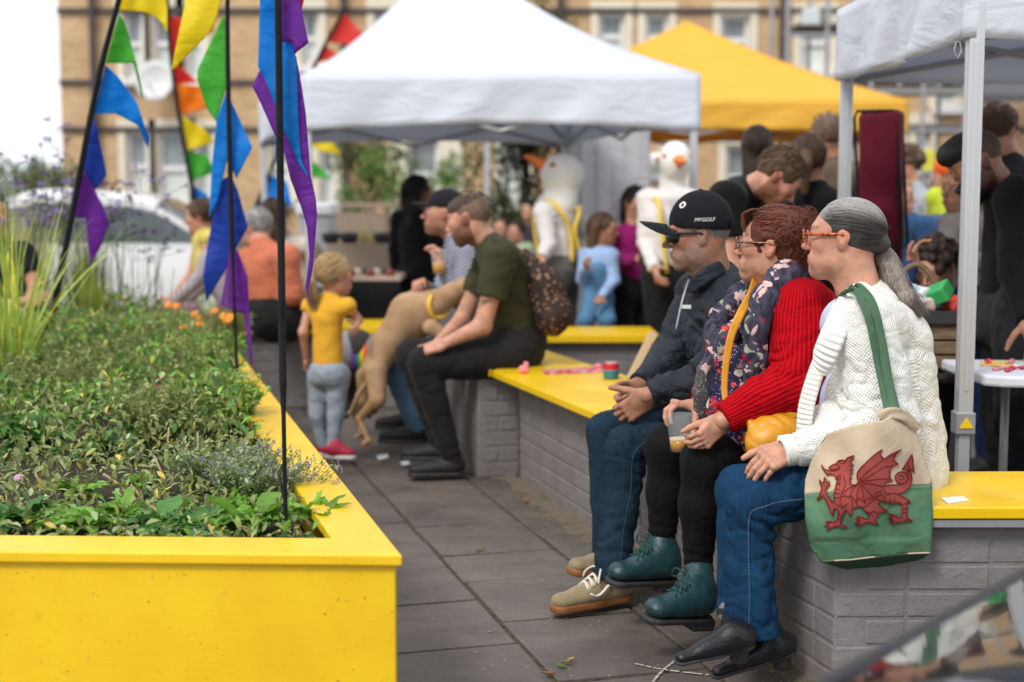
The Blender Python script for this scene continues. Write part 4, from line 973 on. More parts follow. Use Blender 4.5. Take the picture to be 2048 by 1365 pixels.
def knit(name, col, period, coordsrc='Object', strength=.8, ribs=None, dist=.004, col2=None):
 def f(n, b):
  v = n.coord(); r = n.noise(v, 9, 3, .6)
  if ribs:                                                   # vertical ribs round the limb / torso
   sx = n.new('ShaderNodeSeparateXYZ'); n.l(n.new('ShaderNodeAttribute', attribute_name='fab').outputs['Vector'], sx.inputs[0])
   h = n.math('MULTIPLY_ADD', n.math('SINE', n.math('MULTIPLY', sx.outputs[0], ribs)), .5, .5)
  else:
   sx = n.new('ShaderNodeSeparateXYZ'); n.l(n.new('ShaderNodeAttribute', attribute_name='fab').outputs['Vector'], sx.inputs[0]); k = 2 * math.pi / period
   a = n.math('SINE', n.math('MULTIPLY', sx.outputs[0], k * .10)); bb = n.math('SINE', n.math('MULTIPLY', sx.outputs[1], k))
   h = n.math('MULTIPLY_ADD', n.math('MULTIPLY', a, bb), .5, .45)
   h = n.math('MULTIPLY_ADD', n.noise(v, 1 / period * 1.0, 2, .6), .35, h)
  fine = n.noise(v, 500, 2, .6)
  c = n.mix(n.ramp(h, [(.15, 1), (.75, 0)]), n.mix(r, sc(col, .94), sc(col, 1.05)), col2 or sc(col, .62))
  big = n.noise(n.coord((1, 1, 1.8)), 14, 4, .55, dist=.8)
  return c, n.bump(fine, .3, .001, n.bump(h, strength, dist, n.bump(big, .5, .03)))
 return mat(name, f, .95, spec=.08)
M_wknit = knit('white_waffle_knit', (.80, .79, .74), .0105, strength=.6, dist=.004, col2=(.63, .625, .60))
M_wrib = mat('white_rib_knit', lambda n, b: (n.mix(n.ramp(n.noise(n.coord((1, 1, 1)), 30, 3, .6), [(.3, 0), (.7, 1)]), (.74, .73, .68), (.83, .82, .77)), n.bump(n.noise(n.coord(), 400, 2, .6), .4, .002)), .95, Sheen_Weight=.3)
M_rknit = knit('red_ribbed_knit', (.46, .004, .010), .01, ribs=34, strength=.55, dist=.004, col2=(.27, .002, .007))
def crz(X, c, ax, k, w_, amp, sd=1):
 q = X @ norm(ax); return amp * np.exp(-(np.linalg.norm(X - c, axis=1) / w_) ** 2) * (1 - 2 * np.abs(np.sin(q * k * .5 + 2.6 * vnoise(X * V(13, 13, 13), sd) + 1.2 * vnoise(X * 31, sd + 1))) ** .7)
def fabattr(bones): return lambda v: {'fab': bone_uv(v, bones)}
def px(a, b_): return norm(np.asarray(b_) - np.asarray(a))
def bench_person(name, label, J, skinm, hs, nr, beard=None, fem=False, hands=(), res=.0038, headkw=None, lips=(.95, .62, .60), jaw=1, g=1.0, fade=None, nearel=None, eye=(.12, .08, .06)):
 t = thing(name, label, 'person', V(J['pel'][0], J['pel'][1], 0)); parts = []
 HS = head_sdf(J['head'], J['HR'], hs, J['neck'], nr, fem, jaw=jaw, **(headkw or {})); v, f = sm(HS, .0030, it=1)
 nz = (vnoise(v * 45, 3) * .0008 + vnoise(v * 110, 5) * .0004)[:, None]; v = v + norm_rows(v - J['head']) * nz
 parts.append((v, f, head_cols(v, J['head'], J['HR'], hs, beard, lips, fade=fade, eye=eye)))
 core = SDF().cap(J['pel'], J['chest'], .09, .10, k=.03).cap(J['chest'], J['neck'], .09, nr * 1.05, k=.05).cap(J['shL'], J['shR'], .04, k=.04)
 for s_ in 'LR':
  core.cap(J['sh' + s_], J['el' + s_], .045, .038, k=.02).cap(J['el' + s_], J['wr' + s_], .036, .026, k=.015).cap(J['hip' + s_], J['kn' + s_], .06, .045, k=.02).cap(J['kn' + s_], J['an' + s_], .042, .034, k=.02)
 v, f = sm(core, .009); parts.append((v, f))
 for h_ in hands:
  v, f = sm(h_, .0027, it=1); parts.append((v, f))
 vs, fs, at = join(parts); mesh('body', vs, fs, skinm, t, attrs=at); return t
def norm_rows(a): return a / (np.linalg.norm(a, axis=1, keepdims=True) + 1e-12)
def glasses(t, J, s, m_frame, m_lens, w=.034, hgt=.019, thick=.0028, y=.104, z=.006, temple=.0035, full=True, name='glasses'):
 L = loc2w(J['head'], J['HR'], s); mb = MB(); lens = MB()
 for i in (-1, 1):
  ring = [L(i * (.034 + w * .78 * math.cos(a)), y - .012 * abs(math.cos(a) * .6 + .4 * i * 0) - .006 * (1 - math.sin(a)) * 0, z + hgt * math.sin(a)) for a in [k * math.pi / 10 for k in range(21)]]
  mb.tube(ring, thick, 6)
  lens.add([L(i * (.034 + w * .76 * math.cos(a)), y - .008 * abs(math.cos(a)), z + hgt * .97 * math.sin(a)) for a in [k * math.pi / 8 for k in range(16)]], [tuple(range(16))])
  mb.tube([L(i * .062, y - .010, z + .006), L(i * .073, y - .035, z + .006), L(i * .079, .0, z + .010), L(i * .079, -.012, z + .006)], [temple, temple, temple * .9, temple * .8], 6, sx=1)
 mb.tube([L(-.010, y, z + .003), L(0, y + .004, z + .006), L(.010, y, z + .003)], thick, 6)
 o = mb.build(name, m_frame, t, smooth=True); lens.build('lens', m_lens, o, solid=.001)
M_lens = mat('clear_lens', lambda n, b: (.9, .95, .95), .03, Transmission_Weight=1.0, Alpha=.25)
M_tort_o = mat('orange_tortoiseshell', lambda n, b: n.mix(n.ramp(n.noise(n.coord(), 90, 2, .5), [(.45, 0), (.55, 1)]), (.55, .09, .01), (.16, .02, .008)), .15)
M_tort_d = mat('dark_tortoiseshell', lambda n, b: n.mix(n.ramp(n.noise(n.coord(), 110, 2, .5), [(.45, 0), (.6, 1)]), (.05, .02, .012), (.30, .13, .05)), .15)
M_blens = plain('dark_lens', (.01, .012, .008), .06)
# ---------------- woman in the white cardigan
J = dict(pel=P(1775, 925, 4.05), chest=P(1755, 715, 4.05), neck=P(1722, 588, 4.06), head=P(1688, 480, 4.08), HR=frame(158, 2, -3),
   shL=P(1728, 655, 3.88), elL=P(1768, 850, 3.83), wrL=P(1572, 905, 3.79), shR=P(1680, 655, 4.26), elR=P(1640, 830, 4.22), wrR=P(1580, 900, 4.05),
   hipL=P(1740, 940, 3.93), hipR=P(1720, 930, 4.16), knL=P(1502, 1008, 3.79), knR=P(1478, 978, 4.0), anL=P(1500, 1240, 3.80), anR=P(1470, 1225, 3.97))
h1 = SDF(); hand_sdf(h1, P(1580, 898, 3.80), px(P(1580, 898, 3.80), P(1532, 925, 3.76)), V(-.45, .35, -.8), V(-.7, -.3, .35), (.55, .55 , .35), s=.98, thumb=(.45, .8, .2), spread=.012, arm=P(1640, 880, 3.81))
t = bench_person('person', 'grey haired woman in white cardigan and blue jeans sitting at the bench corner', J, SKIN_R, 1.0, .056, fem=True, hands=[h1], headkw=dict(nose=.5, smile=True), jaw=1.12)
LW = t; hc, HR = J['head'], J['HR']; L = loc2w(hc, HR, 1.0); fwd = HR[1] * V(1, 1, 0)
# shirt
S = SDF().cap(P(1770, 900, 4.06), P(1745, 690, 4.06), .125, .125, k=.04).cap(P(1705, 648, 4.0), P(1695, 648, 4.15), .078, k=.05).cap(P(1700, 800, 4.05), P(1692, 860, 4.05), .085, k=.05)
S.ell(J['neck'] + V(-.03, 0, .035), V(.075, .085, .06), None, .01, sub=True)
part('shirt', S, .007, cloth('pale_blue_tshirt', (.52, .60, .78), fold=10), t, noise=fold_noise(.003, 10, 14, 3))
# cardigan
S = SDF(); S.cap(P(1792, 930, 4.05), P(1770, 705, 4.05), .158, .150, k=.06, ax=fwd, sq=1.12); S.cap(P(1742, 650, 3.93), P(1720, 650, 4.2), .090, k=.06); S.cap(P(1745, 660, 4.04), P(1738, 600, 4.07), .10, .055, k=.05)
S.cap(J['shL'], J['elL'], .088, .086, k=.04); S.cap(J['elL'], P(1690, 880, 3.80), .084, .068, k=.04); S.cap(P(1690, 880, 3.80), P(1590, 898, 3.79), .068, .047, k=.03, flat=1)
S.cap(P(1700, 735, 3.97), P(1672, 880, 3.95), .062, .075, k=.05); S.cap(J['shR'], J['elR'], .075, .06, k=.04); S.cap(J['elR'], J['wrR'], .06, .045, k=.03)
S.cap(P(1800, 950, 3.96), P(1650, 935, 3.92), .075, .055, k=.04); S.cap(P(1650, 935, 3.92), P(1585, 938, 3.88), .045, .018, k=.03, ax=V(0, 0, 1), sq=1.6)
S.ell(P(1640, 700, 4.03), V(.070, .09, .20), None, .04, sub=True); S.ell(J['neck'] + V(-.02, 0, .035), V(.063, .065, .075), None, .01, sub=True)
cn = fold_noise(.007, 5, 8, 11)
def cnoise(X):
 return cn(X) + crz(X, J['elL'] + V(-.04, 0, .03), V(.8, 0, 1), 60, .17, .009) + crz(X, P(1625, 895, 3.79), J['wrL'] - J['elL'], 120, .10, .006, 3) + crz(X, P(1700, 730, 3.9), V(1, 0, .7), 55, .13, .006, 5) + crz(X, P(1840, 850, 4.0), V(.2, 0, 1), 30, .18, .004, 8)
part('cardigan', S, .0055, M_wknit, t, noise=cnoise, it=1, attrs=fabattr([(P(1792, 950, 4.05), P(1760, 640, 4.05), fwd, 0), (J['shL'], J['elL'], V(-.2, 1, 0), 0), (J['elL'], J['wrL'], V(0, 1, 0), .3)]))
def ribband(name, ctrl, wd, th, m, parent, nrm, pitch=.012, depth=.0035, n=140):
 """knitted band: ribs run across it"""
 pts = curve_pts(ctrl, n); rows = []; wid = wd if hasattr(wd, '__len__') else [wd] * len(ctrl); L_ = 0
 for i, p in enumerate(pts):
  if i: L_ += np.linalg.norm(p - pts[i - 1])
  tt = norm(pts[min(i + 1, n)] - pts[max(i - 1, 0)]); u = i / n * (len(nrm) - 1); k = min(int(u), len(nrm) - 2); nn = norm(np.array(nrm[k]) * (1 - u + k) + np.array(nrm[k + 1]) * (u - k)); s = norm(np.cross(tt, nn)); nn = np.cross(s, tt)
  uu = i / n * (len(wid) - 1); kk = min(int(uu), len(wid) - 2); w_ = wid[kk] * (1 - uu + kk) + wid[kk + 1] * (uu - kk)
  o = depth * math.sin(2 * math.pi * L_ / pitch); rows.append([p + s * w_ * .5 * x + nn * ((th + o) * math.cos(x * math.pi / 2) ** .6 if abs(x) < 1 else 0) for x in np.linspace(-1, 1, 9)])
 mb = MB(); mb.grid(rows); return mb.build(name, m, parent, smooth=True, solid=.004)
ribband('collar_band', [P(1742, 560, 4.10), P(1716, 585, 3.95), P(1690, 618, 3.875), P(1666, 672, 3.825), P(1650, 712, 3.83), P(1640, 742, 3.86)], [.045, .06, .065, .07, .070, .05], .009, M_wrib, t, [(0, -.5, 1), (-.2, -1, .5), (-.5, -1, .2), (-.7, -1, 0), (-.8, -1, 0)], pitch=.017, depth=.004)
ribband('front_band', [P(1650, 700, 3.95), P(1628, 760, 3.93), P(1612, 820, 3.93), P(1608, 880, 3.93)], .050, .008, M_wrib, t, [(-1, -1, 0), (-1, -1, 0)], pitch=.014, depth=.003)
cu = MB()
for i in range(9):
 a = P(1588 - i * 2.6, 899 + i * .4, 3.79 - .001 * i); d_ = px(J['elL'], J['wrL']); cu.lathe(a, [(.030, -.004), (.041 + .001 * (i % 2), -.0025), (.0435, 0), (.041, .0025), (.030, .004)], 26, d_, cap=False)
cu.build('cuff', M_wrib, t, smooth=True)
# jeans
S = SDF(); S.cap(J['pel'] + V(0, 0, -.02), P(1740, 935, 4.05), .13, .12, k=.05); S.cap(P(1740, 942, 3.92), J['knL'], .090, .068, k=.04); S.cap(J['knL'], P(1498, 1130, 3.79), .067, .062, k=.03); S.cap(P(1498, 1130, 3.79), P(1503, 1268, 3.79), .062, .072, k=.02, flat=1)
S.cap(P(1730, 935, 4.15), J['knR'], .084, .066, k=.04); S.cap(J['knR'], P(1478, 1228, 3.97), .064, .062, k=.02, flat=1)
S.cap(P(1503, 1275, 3.79), P(1503, 1248, 3.79), .066, .062, k=.002, flat=3, sub=True)
fn = fold_noise(.007, 5, 7, 21)
def jn(X):
 kn = J['knL']; back = kn + V(.06, .0, -.05); d = np.linalg.norm(X - back, axis=1); return fn(X) + crz(X, back, V(.7, 0, 1), 110, .13, .007) + crz(X, P(1510, 1200, 3.8), V(.25, 0, 1), 150, .10, .0045, 4) + crz(X, P(1600, 960, 3.8), V(1, 0, -.5), 90, .10, .005, 7)
part('jeans', S, .005, M_jean_b, t, noise=jn)
M_thread = plain('pale_thread', (.17, .20, .24), .9)
mb = MB()
def stitch(mb, pts, r=.0011, gap=.0075):
 pts = curve_pts(pts, 160); acc = 0
 for i in range(0, len(pts) - 1):
  if i % 2 == 0: mb.tube([pts[i], pts[i] + (pts[i + 1] - pts[i]) * .9], r, 4)
stitch(mb, [P(1606, 999, 3.72), P(1560, 1004, 3.712), P(1528, 1014, 3.708), P(1500, 1030, 3.712), P(1497, 1100, 3.716), P(1499, 1180, 3.714), P(1498, 1255, 3.708)]);
mb.build('seam_stitching', M_thread, t)
M_bleath = mat('black_boot_leather', lambda n, b: (n.mix(n.noise(n.coord(), 20, 4, .6), (.006, .006, .008), (.016, .016, .019)), n.bump(n.noise(n.coord((1, 1, 2)), 45, 4, .65), .5, .006)), .30, spec=.4)
M_sock = mat('striped_sock', lambda n, b: n.mix(n.ramp(n.wave(n.coord((0, 0, 1)), 9, 'Z', 2), [(.45, 0), (.55, 1)]), (.02, .022, .028), (.17, .18, .19)), .95)
for (he, to, an_, up) in ((P(1508, 1288, 3.72), P(1350, 1330, 3.62), P(1470, 1235, 3.90), V(-.1, -.25, 1)), (P(1592, 1300, 3.86), P(1424, 1358, 3.76), P(1520, 1225, 3.84), V(-.2, -.2, 1))):
 shoe(t, he, to, up, M_bleath, M_hemsole, w=.035, hgt=.056, ankle=an_, h=.0045, heelblock=.04, soleth=.010, toew=.62, ar=.036, name='boot', topr=.040)
 mb = MB(); mb.tube([an_ * .75 + he * .25 + V(-.02, 0, .03), an_ + V(0, 0, .02)], [.041, .038], 16); mb.build('sock', M_sock, t, smooth=True)
# hair: swept back to a ponytail
S = SDF(); S.ell(L(0, -.016, .030), V(.080, .101, .090), HR, .01); pl_n = norm(V(0, .78, -.40))
S.box(L(0, .158, -.045), V(.13, .08, .13), frame(158, 30), .012, .01, sub=True); S.box(L(0, .07, -.10), V(.14, .075, .105), HR, .012, .01, sub=True); S.box(L(0, -.02, -.19), V(.14, .15, .10), HR, .01, .01, sub=True); S.ell(L(0, -.107, -.008), .024, k=.02)
for i in (-1, 1): S.ell(L(i * .086, .006, -.014), V(.022, .026, .034), HR, .01, sub=True)
M_silver = strandm('silver_swept_hair')
def hcolor(X):
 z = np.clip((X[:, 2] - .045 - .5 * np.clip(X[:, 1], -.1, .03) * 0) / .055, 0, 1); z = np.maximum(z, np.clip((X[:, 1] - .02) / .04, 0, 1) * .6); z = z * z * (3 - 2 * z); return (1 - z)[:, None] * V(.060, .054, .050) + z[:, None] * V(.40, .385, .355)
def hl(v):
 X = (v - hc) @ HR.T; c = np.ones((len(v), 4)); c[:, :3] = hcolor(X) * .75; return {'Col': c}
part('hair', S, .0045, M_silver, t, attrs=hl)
rr = random.Random(9); T = norm(V(0, -1, -.08)); paths = []; fly = []
for i in range(2600):
 th_ = rr.uniform(-math.pi, math.pi); el_ = rr.uniform(-.55, math.pi / 2); dd_ = V(math.cos(el_) * math.sin(th_), math.cos(el_) * math.cos(th_), math.sin(el_))
 if dd_[1] > .66 * (1) and dd_[2] < .72: continue
 if dd_[1] > .12 and dd_[2] < .16: continue
 if dd_[1] > -.35 and dd_[2] < -.1: continue
 om = math.acos(max(-1, min(1, dd_ @ T)));
 if om < .25: continue
 pth = []; rj = rr.uniform(.0, .0035); wv = rr.uniform(-.05, .05); ph = rr.uniform(0, 6)
 for k in range(12):
  q = k / 11; e = (math.sin((1 - q) * om) * dd_ + math.sin(q * om) * T) / math.sin(om); e = norm(e + V(.0, 0, 1) * wv * math.sin(q * 3.1) * .7 + .012 * math.sin(q * 9 + ph) * V(0, .3, 1))
  pth.append(L(*(V(0, -.016, .030) + e * V(.0815, .1025, .0915) * (1 + rj * 8 * math.sin(q * 3) * .5))) )
 paths.append(pth)
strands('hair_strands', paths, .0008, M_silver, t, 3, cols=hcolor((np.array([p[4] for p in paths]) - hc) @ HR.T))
M_pony = hairm('greying_ponytail', (.10, .078, .066), (.26, .215, .19)); T0 = P(1752, 480, 4.12); c1 = [T0, P(1772, 520, 4.08), P(1790, 560, 4.05), P(1812, 597, 4.02), P(1838, 628, 4.0)]
S = SDF(); S.chain(c1, [.022, .030, .032, .028, .012], k=.02, ax=V(.9, 0, .4), sq=1.05); part('ponytail', S, .005, M_pony, t, noise=fold_noise(.002, 60, 30, 4))
paths = []
for i in range(420):
 a = rr.uniform(0, 6.28); r0 = math.sqrt(rr.random()); o = V(math.cos(a), math.sin(a), .4 * math.sin(a + 1)) * r0; pts = []
 w_ = [.012, .030, .036, .034, .026]; end = rr.uniform(.86, 1.14)
 cc_ = [c1[k] + o * w_[k] + V(rr.gauss(0, .003), rr.gauss(0, .003), rr.gauss(0, .003)) for k in range(5)]; cc_[4] = cc_[3] + (cc_[4] - cc_[3]) * end
 paths.append(curve_pts(cc_, 12))
strands('ponytail_strands', paths, .0011, strandm('ponytail_strand', (.135, .108, .092)), t, 3)
paths = []
for i in range(70):
 d_ = norm(V(rr.uniform(-1, 1), rr.uniform(-1, .7), rr.uniform(.1, 1))); p0 = L(*(V(0, -.016, .030) + d_ * V(.080, .101, .090))); v1 = norm(V(rr.gauss(0, 1), rr.gauss(0, 1), rr.gauss(.4, 1))) * rr.uniform(.008, .022); paths.append(curve_pts([p0, p0 + v1 * .6 + (T0 - p0) * .1, p0 + v1 + (T0 - p0) * .25], 5))
strands('stray_hair', paths, .00045, strandm('stray_strand', (.3, .28, .26)), t, 3)
mb = MB(); mb.lathe(T0 + V(.004, 0, -.006), [(.016, -.007), (.024, -.006), (.026, 0), (.024, .006), (.016, .007)], 16, norm(c1[1] - c1[0])); mb.build('hair_tie', M_black, t, smooth=True)
glasses(t, J, 1.0, M_tort_o, M_lens, y=.112, z=.004, temple=.0048, thick=.0026)
# ---------------- tote bag hanging off her shoulder
bagd = lambda x, y: 3.66 + .00055 * abs(y - 990) * .2 + .035 * ((x - 1738) / 128) ** 2 + .012 * math.sin((x + .5 * y) * .025) * (1 if y < 1080 else .4) + .006 * math.sin((x * 1.4 - y) * .045) - .012 * math.exp(-((y - 1050) / 60) ** 2)
bagp = lambda o=0: (lambda x, y: P(x, y, bagd(x, y) - o))
canvas = lambda nm, c: cloth(nm, c, var=.14, weave=1100, wr=.35, fold=9, bumpd=.006)
M_bc = mat('cream_canvas', lambda n, b: (n.mix(n.ramp(n.noise(n.coord(), 8, 4, .6), [(.3, 0), (.7, 1)]), (.47, .36, .245), (.60, .49, .36)), n.bump(n.noise(n.coord(), 700, 2, .6), .35, .0015, n.bump(n.noise(n.coord((1, 1, .6)), 11, 3, .6, dist=.6), .4, .03))), .9)
def _gc(n, b):
 v = n.coord(); a = n.noise(v, 7, 4, .6); c = n.mix(n.ramp(a, [(.3, 0), (.75, 1)]), (.045, .145, .085), (.12, .235, .125)); c = n.mix(n.ramp(n.noise(v, 15, 5, .7), [(.5, 0), (.8, .5)]), c, (.17, .24, .10)); return c, n.bump(n.noise(v, 700, 2, .6), .35, .0015, n.bump(n.noise(v, 10, 3, .6, dist=.6), .4, .03))
M_bg = mat('green_canvas', _gc, .9); M_bg2 = mat('dark_green_canvas', lambda n, b: (n.mix(n.noise(n.coord(), 9, 4, .6), (.012, .055, .025), (.035, .11, .05)), n.bump(n.noise(n.coord(), 700, 2, .6), .3, .0015)), .9)
bag = thing('tote_bag', 'cream and green canvas tote bag with red dragon emblem hanging from the woman in white', 'bag', P(1738, 1130, 3.68))
split = lambda x: 989 - (x - 1612) * .080
LE = [(1655, 868), (1640, 892), (1622, 925), (1611, 960)]; RE = [(1863, 960), (1850, 920), (1838, 880), (1832, 862)]
cream = [(1762, 842), (1700, 852)] + LE + [(1609, split(1609))] + [(x, split(x)) for x in range(1630, 1860, 25)] + [(1864, split(1864))] + RE + [(1812, 838), (1790, 828)]
sheet('cream_panel', cream, bagp(), M_bc, bag, step=6, solid=.003)
green = [(1609, split(1609))] + [(x, split(x)) for x in range(1630, 1860, 25)] + [(1864, split(1864)), (1865, 1040), (1862, 1106), (1810, 1108), (1760, 1113), (1700, 1120), (1642, 1125), (1622, 1095), (1611, 1040)]
sheet('green_panel', green[::1], bagp(), M_bg, bag, step=6, solid=.003)
bs = [(1642, 1124), (1700, 1119), (1760, 1112), (1810, 1107), (1860, 1106), (1846, 1116), (1800, 1132), (1750, 1141), (1700, 1139), (1665, 1131)]
sheet('base_panel', bs, lambda x, y: P(x, y, bagd(x, 1105) + .003 + .004 * (y - (1125 - (x - 1642) * .09))), M_bg2, bag, step=6, solid=.003)
mb = MB(); mb.tube(curve_pts([bagp(.006)(x, y) for x, y in ((1644, 1124), (1680, 1121), (1700, 1120), (1760, 1113), (1810, 1108), (1860, 1106))], 40), .0022, 8); mb.build('piping', M_bc, bag, smooth=True)
# back of the bag and its sides
bk = [(x, y) for x, y in [(1762, 842), (1700, 852)] + LE + [(1611, 1040), (1622, 1095), (1650, 1118), (1840, 1108), (1860, 1095), (1864, 1000)] + RE + [(1812, 838), (1790, 828)]]
sheet('back_panel', bk, lambda x, y: P(x, y, bagd(x, y) + .018 + .05 * max(0, min(1, (y - 860) / 200)) * (1 - ((x - 1738) / 130) ** 2)), M_bg, bag, step=12, solid=.003)
edge = [*LE, (1611, 1040), (1622, 1095), (1642, 1124)]; edge2 = [(1860, 1106), (1865, 1040), (1864, 1000), *RE]
mb = MB()
for ed in (edge, edge2):
 mb.grid([[P(x, y, bagd(x, y) + .012 * k) for x, y in ed] for k in range(3)])
mb.build('side_gusset', M_bg, bag, smooth=True, solid=.002)
def ribbon(name, ctrl, wd, m, parent, nrm=(0, -1, 0), th=.002, n=60, fold=0):
 pts = curve_pts(ctrl, n); rows = []
 for i, p in enumerate(pts):
  tt = norm(pts[min(i + 1, n)] - pts[max(i - 1, 0)]); s = norm(np.cross(tt, norm(nrm))); nn = np.cross(s, tt); w_ = wd(i / n) if callable(wd) else wd
  rows.append([p + s * w_ * x + nn * (.003 * math.cos(x * 6 + i * .12) if fold else 0) for x in (-.5, -.25, 0, .25, .5)])
 mb = MB(); mb.grid(rows); return mb.build(name, m, parent, smooth=True, solid=th)
M_strap = mat('green_strap_webbing', lambda n, b: (n.mix(n.noise(n.coord(), 30, 4, .6), (.035, .095, .05), (.085, .17, .095)), n.bump(n.noise(n.coord(), 500, 2, .6), .5, .002)), .85)
ribbon('strap', [P(1668, 640, 4.02), P(1680, 596, 3.93), P(1702, 580, 3.83), P(1716, 590, 3.79), P(1737, 640, 3.755), P(1755, 720, 3.74), P(1768, 780, 3.715), P(1778, 830, 3.68)], lambda q: .017 + .004 * q, M_strap, bag, fold=1)
ribbon('strap', [P(1685, 630, 4.05), P(1700, 582, 3.92), P(1712, 574, 3.86), P(1722, 578, 3.82), P(1745, 610, 3.775), P(1763, 680, 3.75), P(1776, 760, 3.72), P(1793, 832, 3.675)], lambda q: .019 + .008 * q, M_strap, bag, fold=1)
ribbon('strap_end', [P(1758, 834, 3.67), P(1785, 826, 3.665), P(1812, 836, 3.672), P(1832, 862, 3.69)], .03, M_bc, bag, fold=1)
ribbon('mouth_facing', [P(1795, 832, 3.72), P(1815, 842, 3.72), P(1830, 860, 3.72)], .035, M_bg2, bag)
# the red dragon, sewn on: outlines in units of the close-up (x4.403)
M_drag = mat('red_applique', lambda n, b: (n.mix(n.ramp(n.noise(n.coord(), 14, 4, .6), [(.3, 0), (.7, 1)]), (.24, .035, .030), (.36, .068, .052)), n.bump(n.noise(n.coord(), 700, 2, .6), .4, .0015)), .9)
M_dline = plain('dark_red_stitch', (.20, .006, .012), .8)
dz = lambda x, y: (1590 + x / 4.403, 850 + y / 4.403)
body_ = [(233, 350), (262, 392), (305, 403), (345, 405), (385, 392), (392, 376), (372, 385), (345, 393), (300, 388), (295, 376), (330, 352), (362, 340), (380, 315), (412, 308), (440, 314), (462, 290), (520, 266), (508, 300), (485, 330), (518, 356), (488, 360), (515, 395), (482, 398), (512, 428), (480, 432), (505, 470), (478, 472), (498, 505), (482, 520), (500, 530), (540, 525), (556, 500), (543, 460), (548, 420), (580, 375), (640, 318), (700, 262), (770, 214), (752, 262), (782, 302), (840, 262), (936, 216), (890, 262), (868, 310), (912, 348), (862, 365), (838, 405), (840, 470), (862, 495), (812, 505), (778, 540), (820, 530), (880, 528), (930, 532), (962, 520), (985, 490), (988, 455), (970, 428), (940, 418), (905, 425), (892, 455), (900, 485), (930, 500), (960, 490), (972, 465), (968, 455), (955, 470), (930, 478), (918, 466), (925, 450), (948, 452), (960, 440), (975, 480), (965, 505), (935, 520), (900, 512), (882, 480), (880, 445), (900, 418), (940, 406), (985, 412), (990, 390), (942, 396), (985, 330), (1033, 256), (1050, 420), (1018, 388), (1012, 400), (1030, 450), (1022, 520), (990, 575), (940, 605), (905, 612), (960, 640), (1015, 672), (1020, 690), (985, 680), (992, 740), (985, 800), (995, 820), (1035, 852), (1000, 846), (960, 850), (935, 855), (895, 858), (850, 882), (868, 852), (825, 852), (862, 838), (820, 822), (858, 820), (828, 782), (868, 790), (905, 815), (930, 815), (945, 790), (940, 700), (920, 690), (880, 692), (830, 692), (780, 672), (745, 662), (735, 690), (760, 725), (825, 768), (770, 765), (740, 790), (715, 825), (700, 845), (742, 880), (700, 872), (665, 865), (640, 860), (600, 870), (545, 902), (568, 870), (520, 865), (565, 852), (528, 822), (572, 838), (540, 805), (590, 815), (625, 830), (660, 815), (640, 780), (610, 755), (590, 725), (560, 722), (510, 735), (500, 770), (488, 812), (465, 770), (450, 745), (425, 790), (402, 850), (400, 872), (458, 900), (420, 905), (385, 890), (345, 895), (278, 930), (298, 895), (255, 890), (300, 875), (265, 850), (310, 862), (275, 842), (330, 858), (365, 845), (385, 770), (372, 742), (345, 735), (330, 808), (300, 740), (275, 680), (245, 625), (225, 640), (200, 668), (192, 655), (215, 620), (235, 560), (218, 520), (212, 482), (235, 505), (250, 515), (258, 458), (275, 480), (280, 515), (298, 490), (306, 525), (285, 555), (270, 570), (285, 620), (310, 660), (345, 680), (340, 625), (352, 560), (368, 500), (385, 440), (372, 455), (360, 488), (348, 445), (320, 440), (290, 432), (294, 455), (270, 428), (240, 385)]
# tail curl hole simplified: drop the inner spiral and lay it as its own ring
i0 = body_.index((905, 425)); i1 = body_.index((985, 412)); outer = body_[:i0 - 6] + [(962, 520), (1000, 470), (985, 412)] + body_[i1 + 1:]
def dsheet(poly, o=.004): return sheet('dragon_emblem', [dz(x, y) for x, y in poly], bagp(o), M_drag, bag, step=4.5, solid=.0016)
db = dsheet(outer)
ringo = [(938 + 56 * math.cos(a), 466 + 54 * math.sin(a)) for a in [k * 2 * math.pi / 26 for k in range(26)]]; ringi = [(938 + 20 * math.cos(a), 466 + 14 * math.sin(a)) for a in [k * 2 * math.pi / 26 for k in range(26)]]
mb = MB(); rows = [[bagp(.0045)(*dz(*(np.array(o_) * (1 - s) + np.array(i_) * s))) for o_, i_ in zip(ringo + ringo[:1], ringi + ringi[:1])] for s in (0, .33, .66, 1)]; mb.grid(rows); mb.build('tail_curl', M_drag, db, smooth=True, solid=.0016)
mb = MB()
def dl(pts, r=.0011, o=.0062, closed=False):
 q = [dz(*p) for p in pts]; q = q + q[:1] if closed else q; out = []
 for a, b_ in zip(q[:-1], q[1:]):
  k = max(1, int(math.dist(a, b_) / 5)); out += [(a[0] + (b_[0] - a[0]) * j / k, a[1] + (b_[1] - a[1]) * j / k) for j in range(k)]
 mb.tube([bagp(o)(*p) for p in out + [q[-1]]], r, 5)
dl(outer, .0013, closed=True); dl(ringo, closed=True); dl(ringi, closed=True)
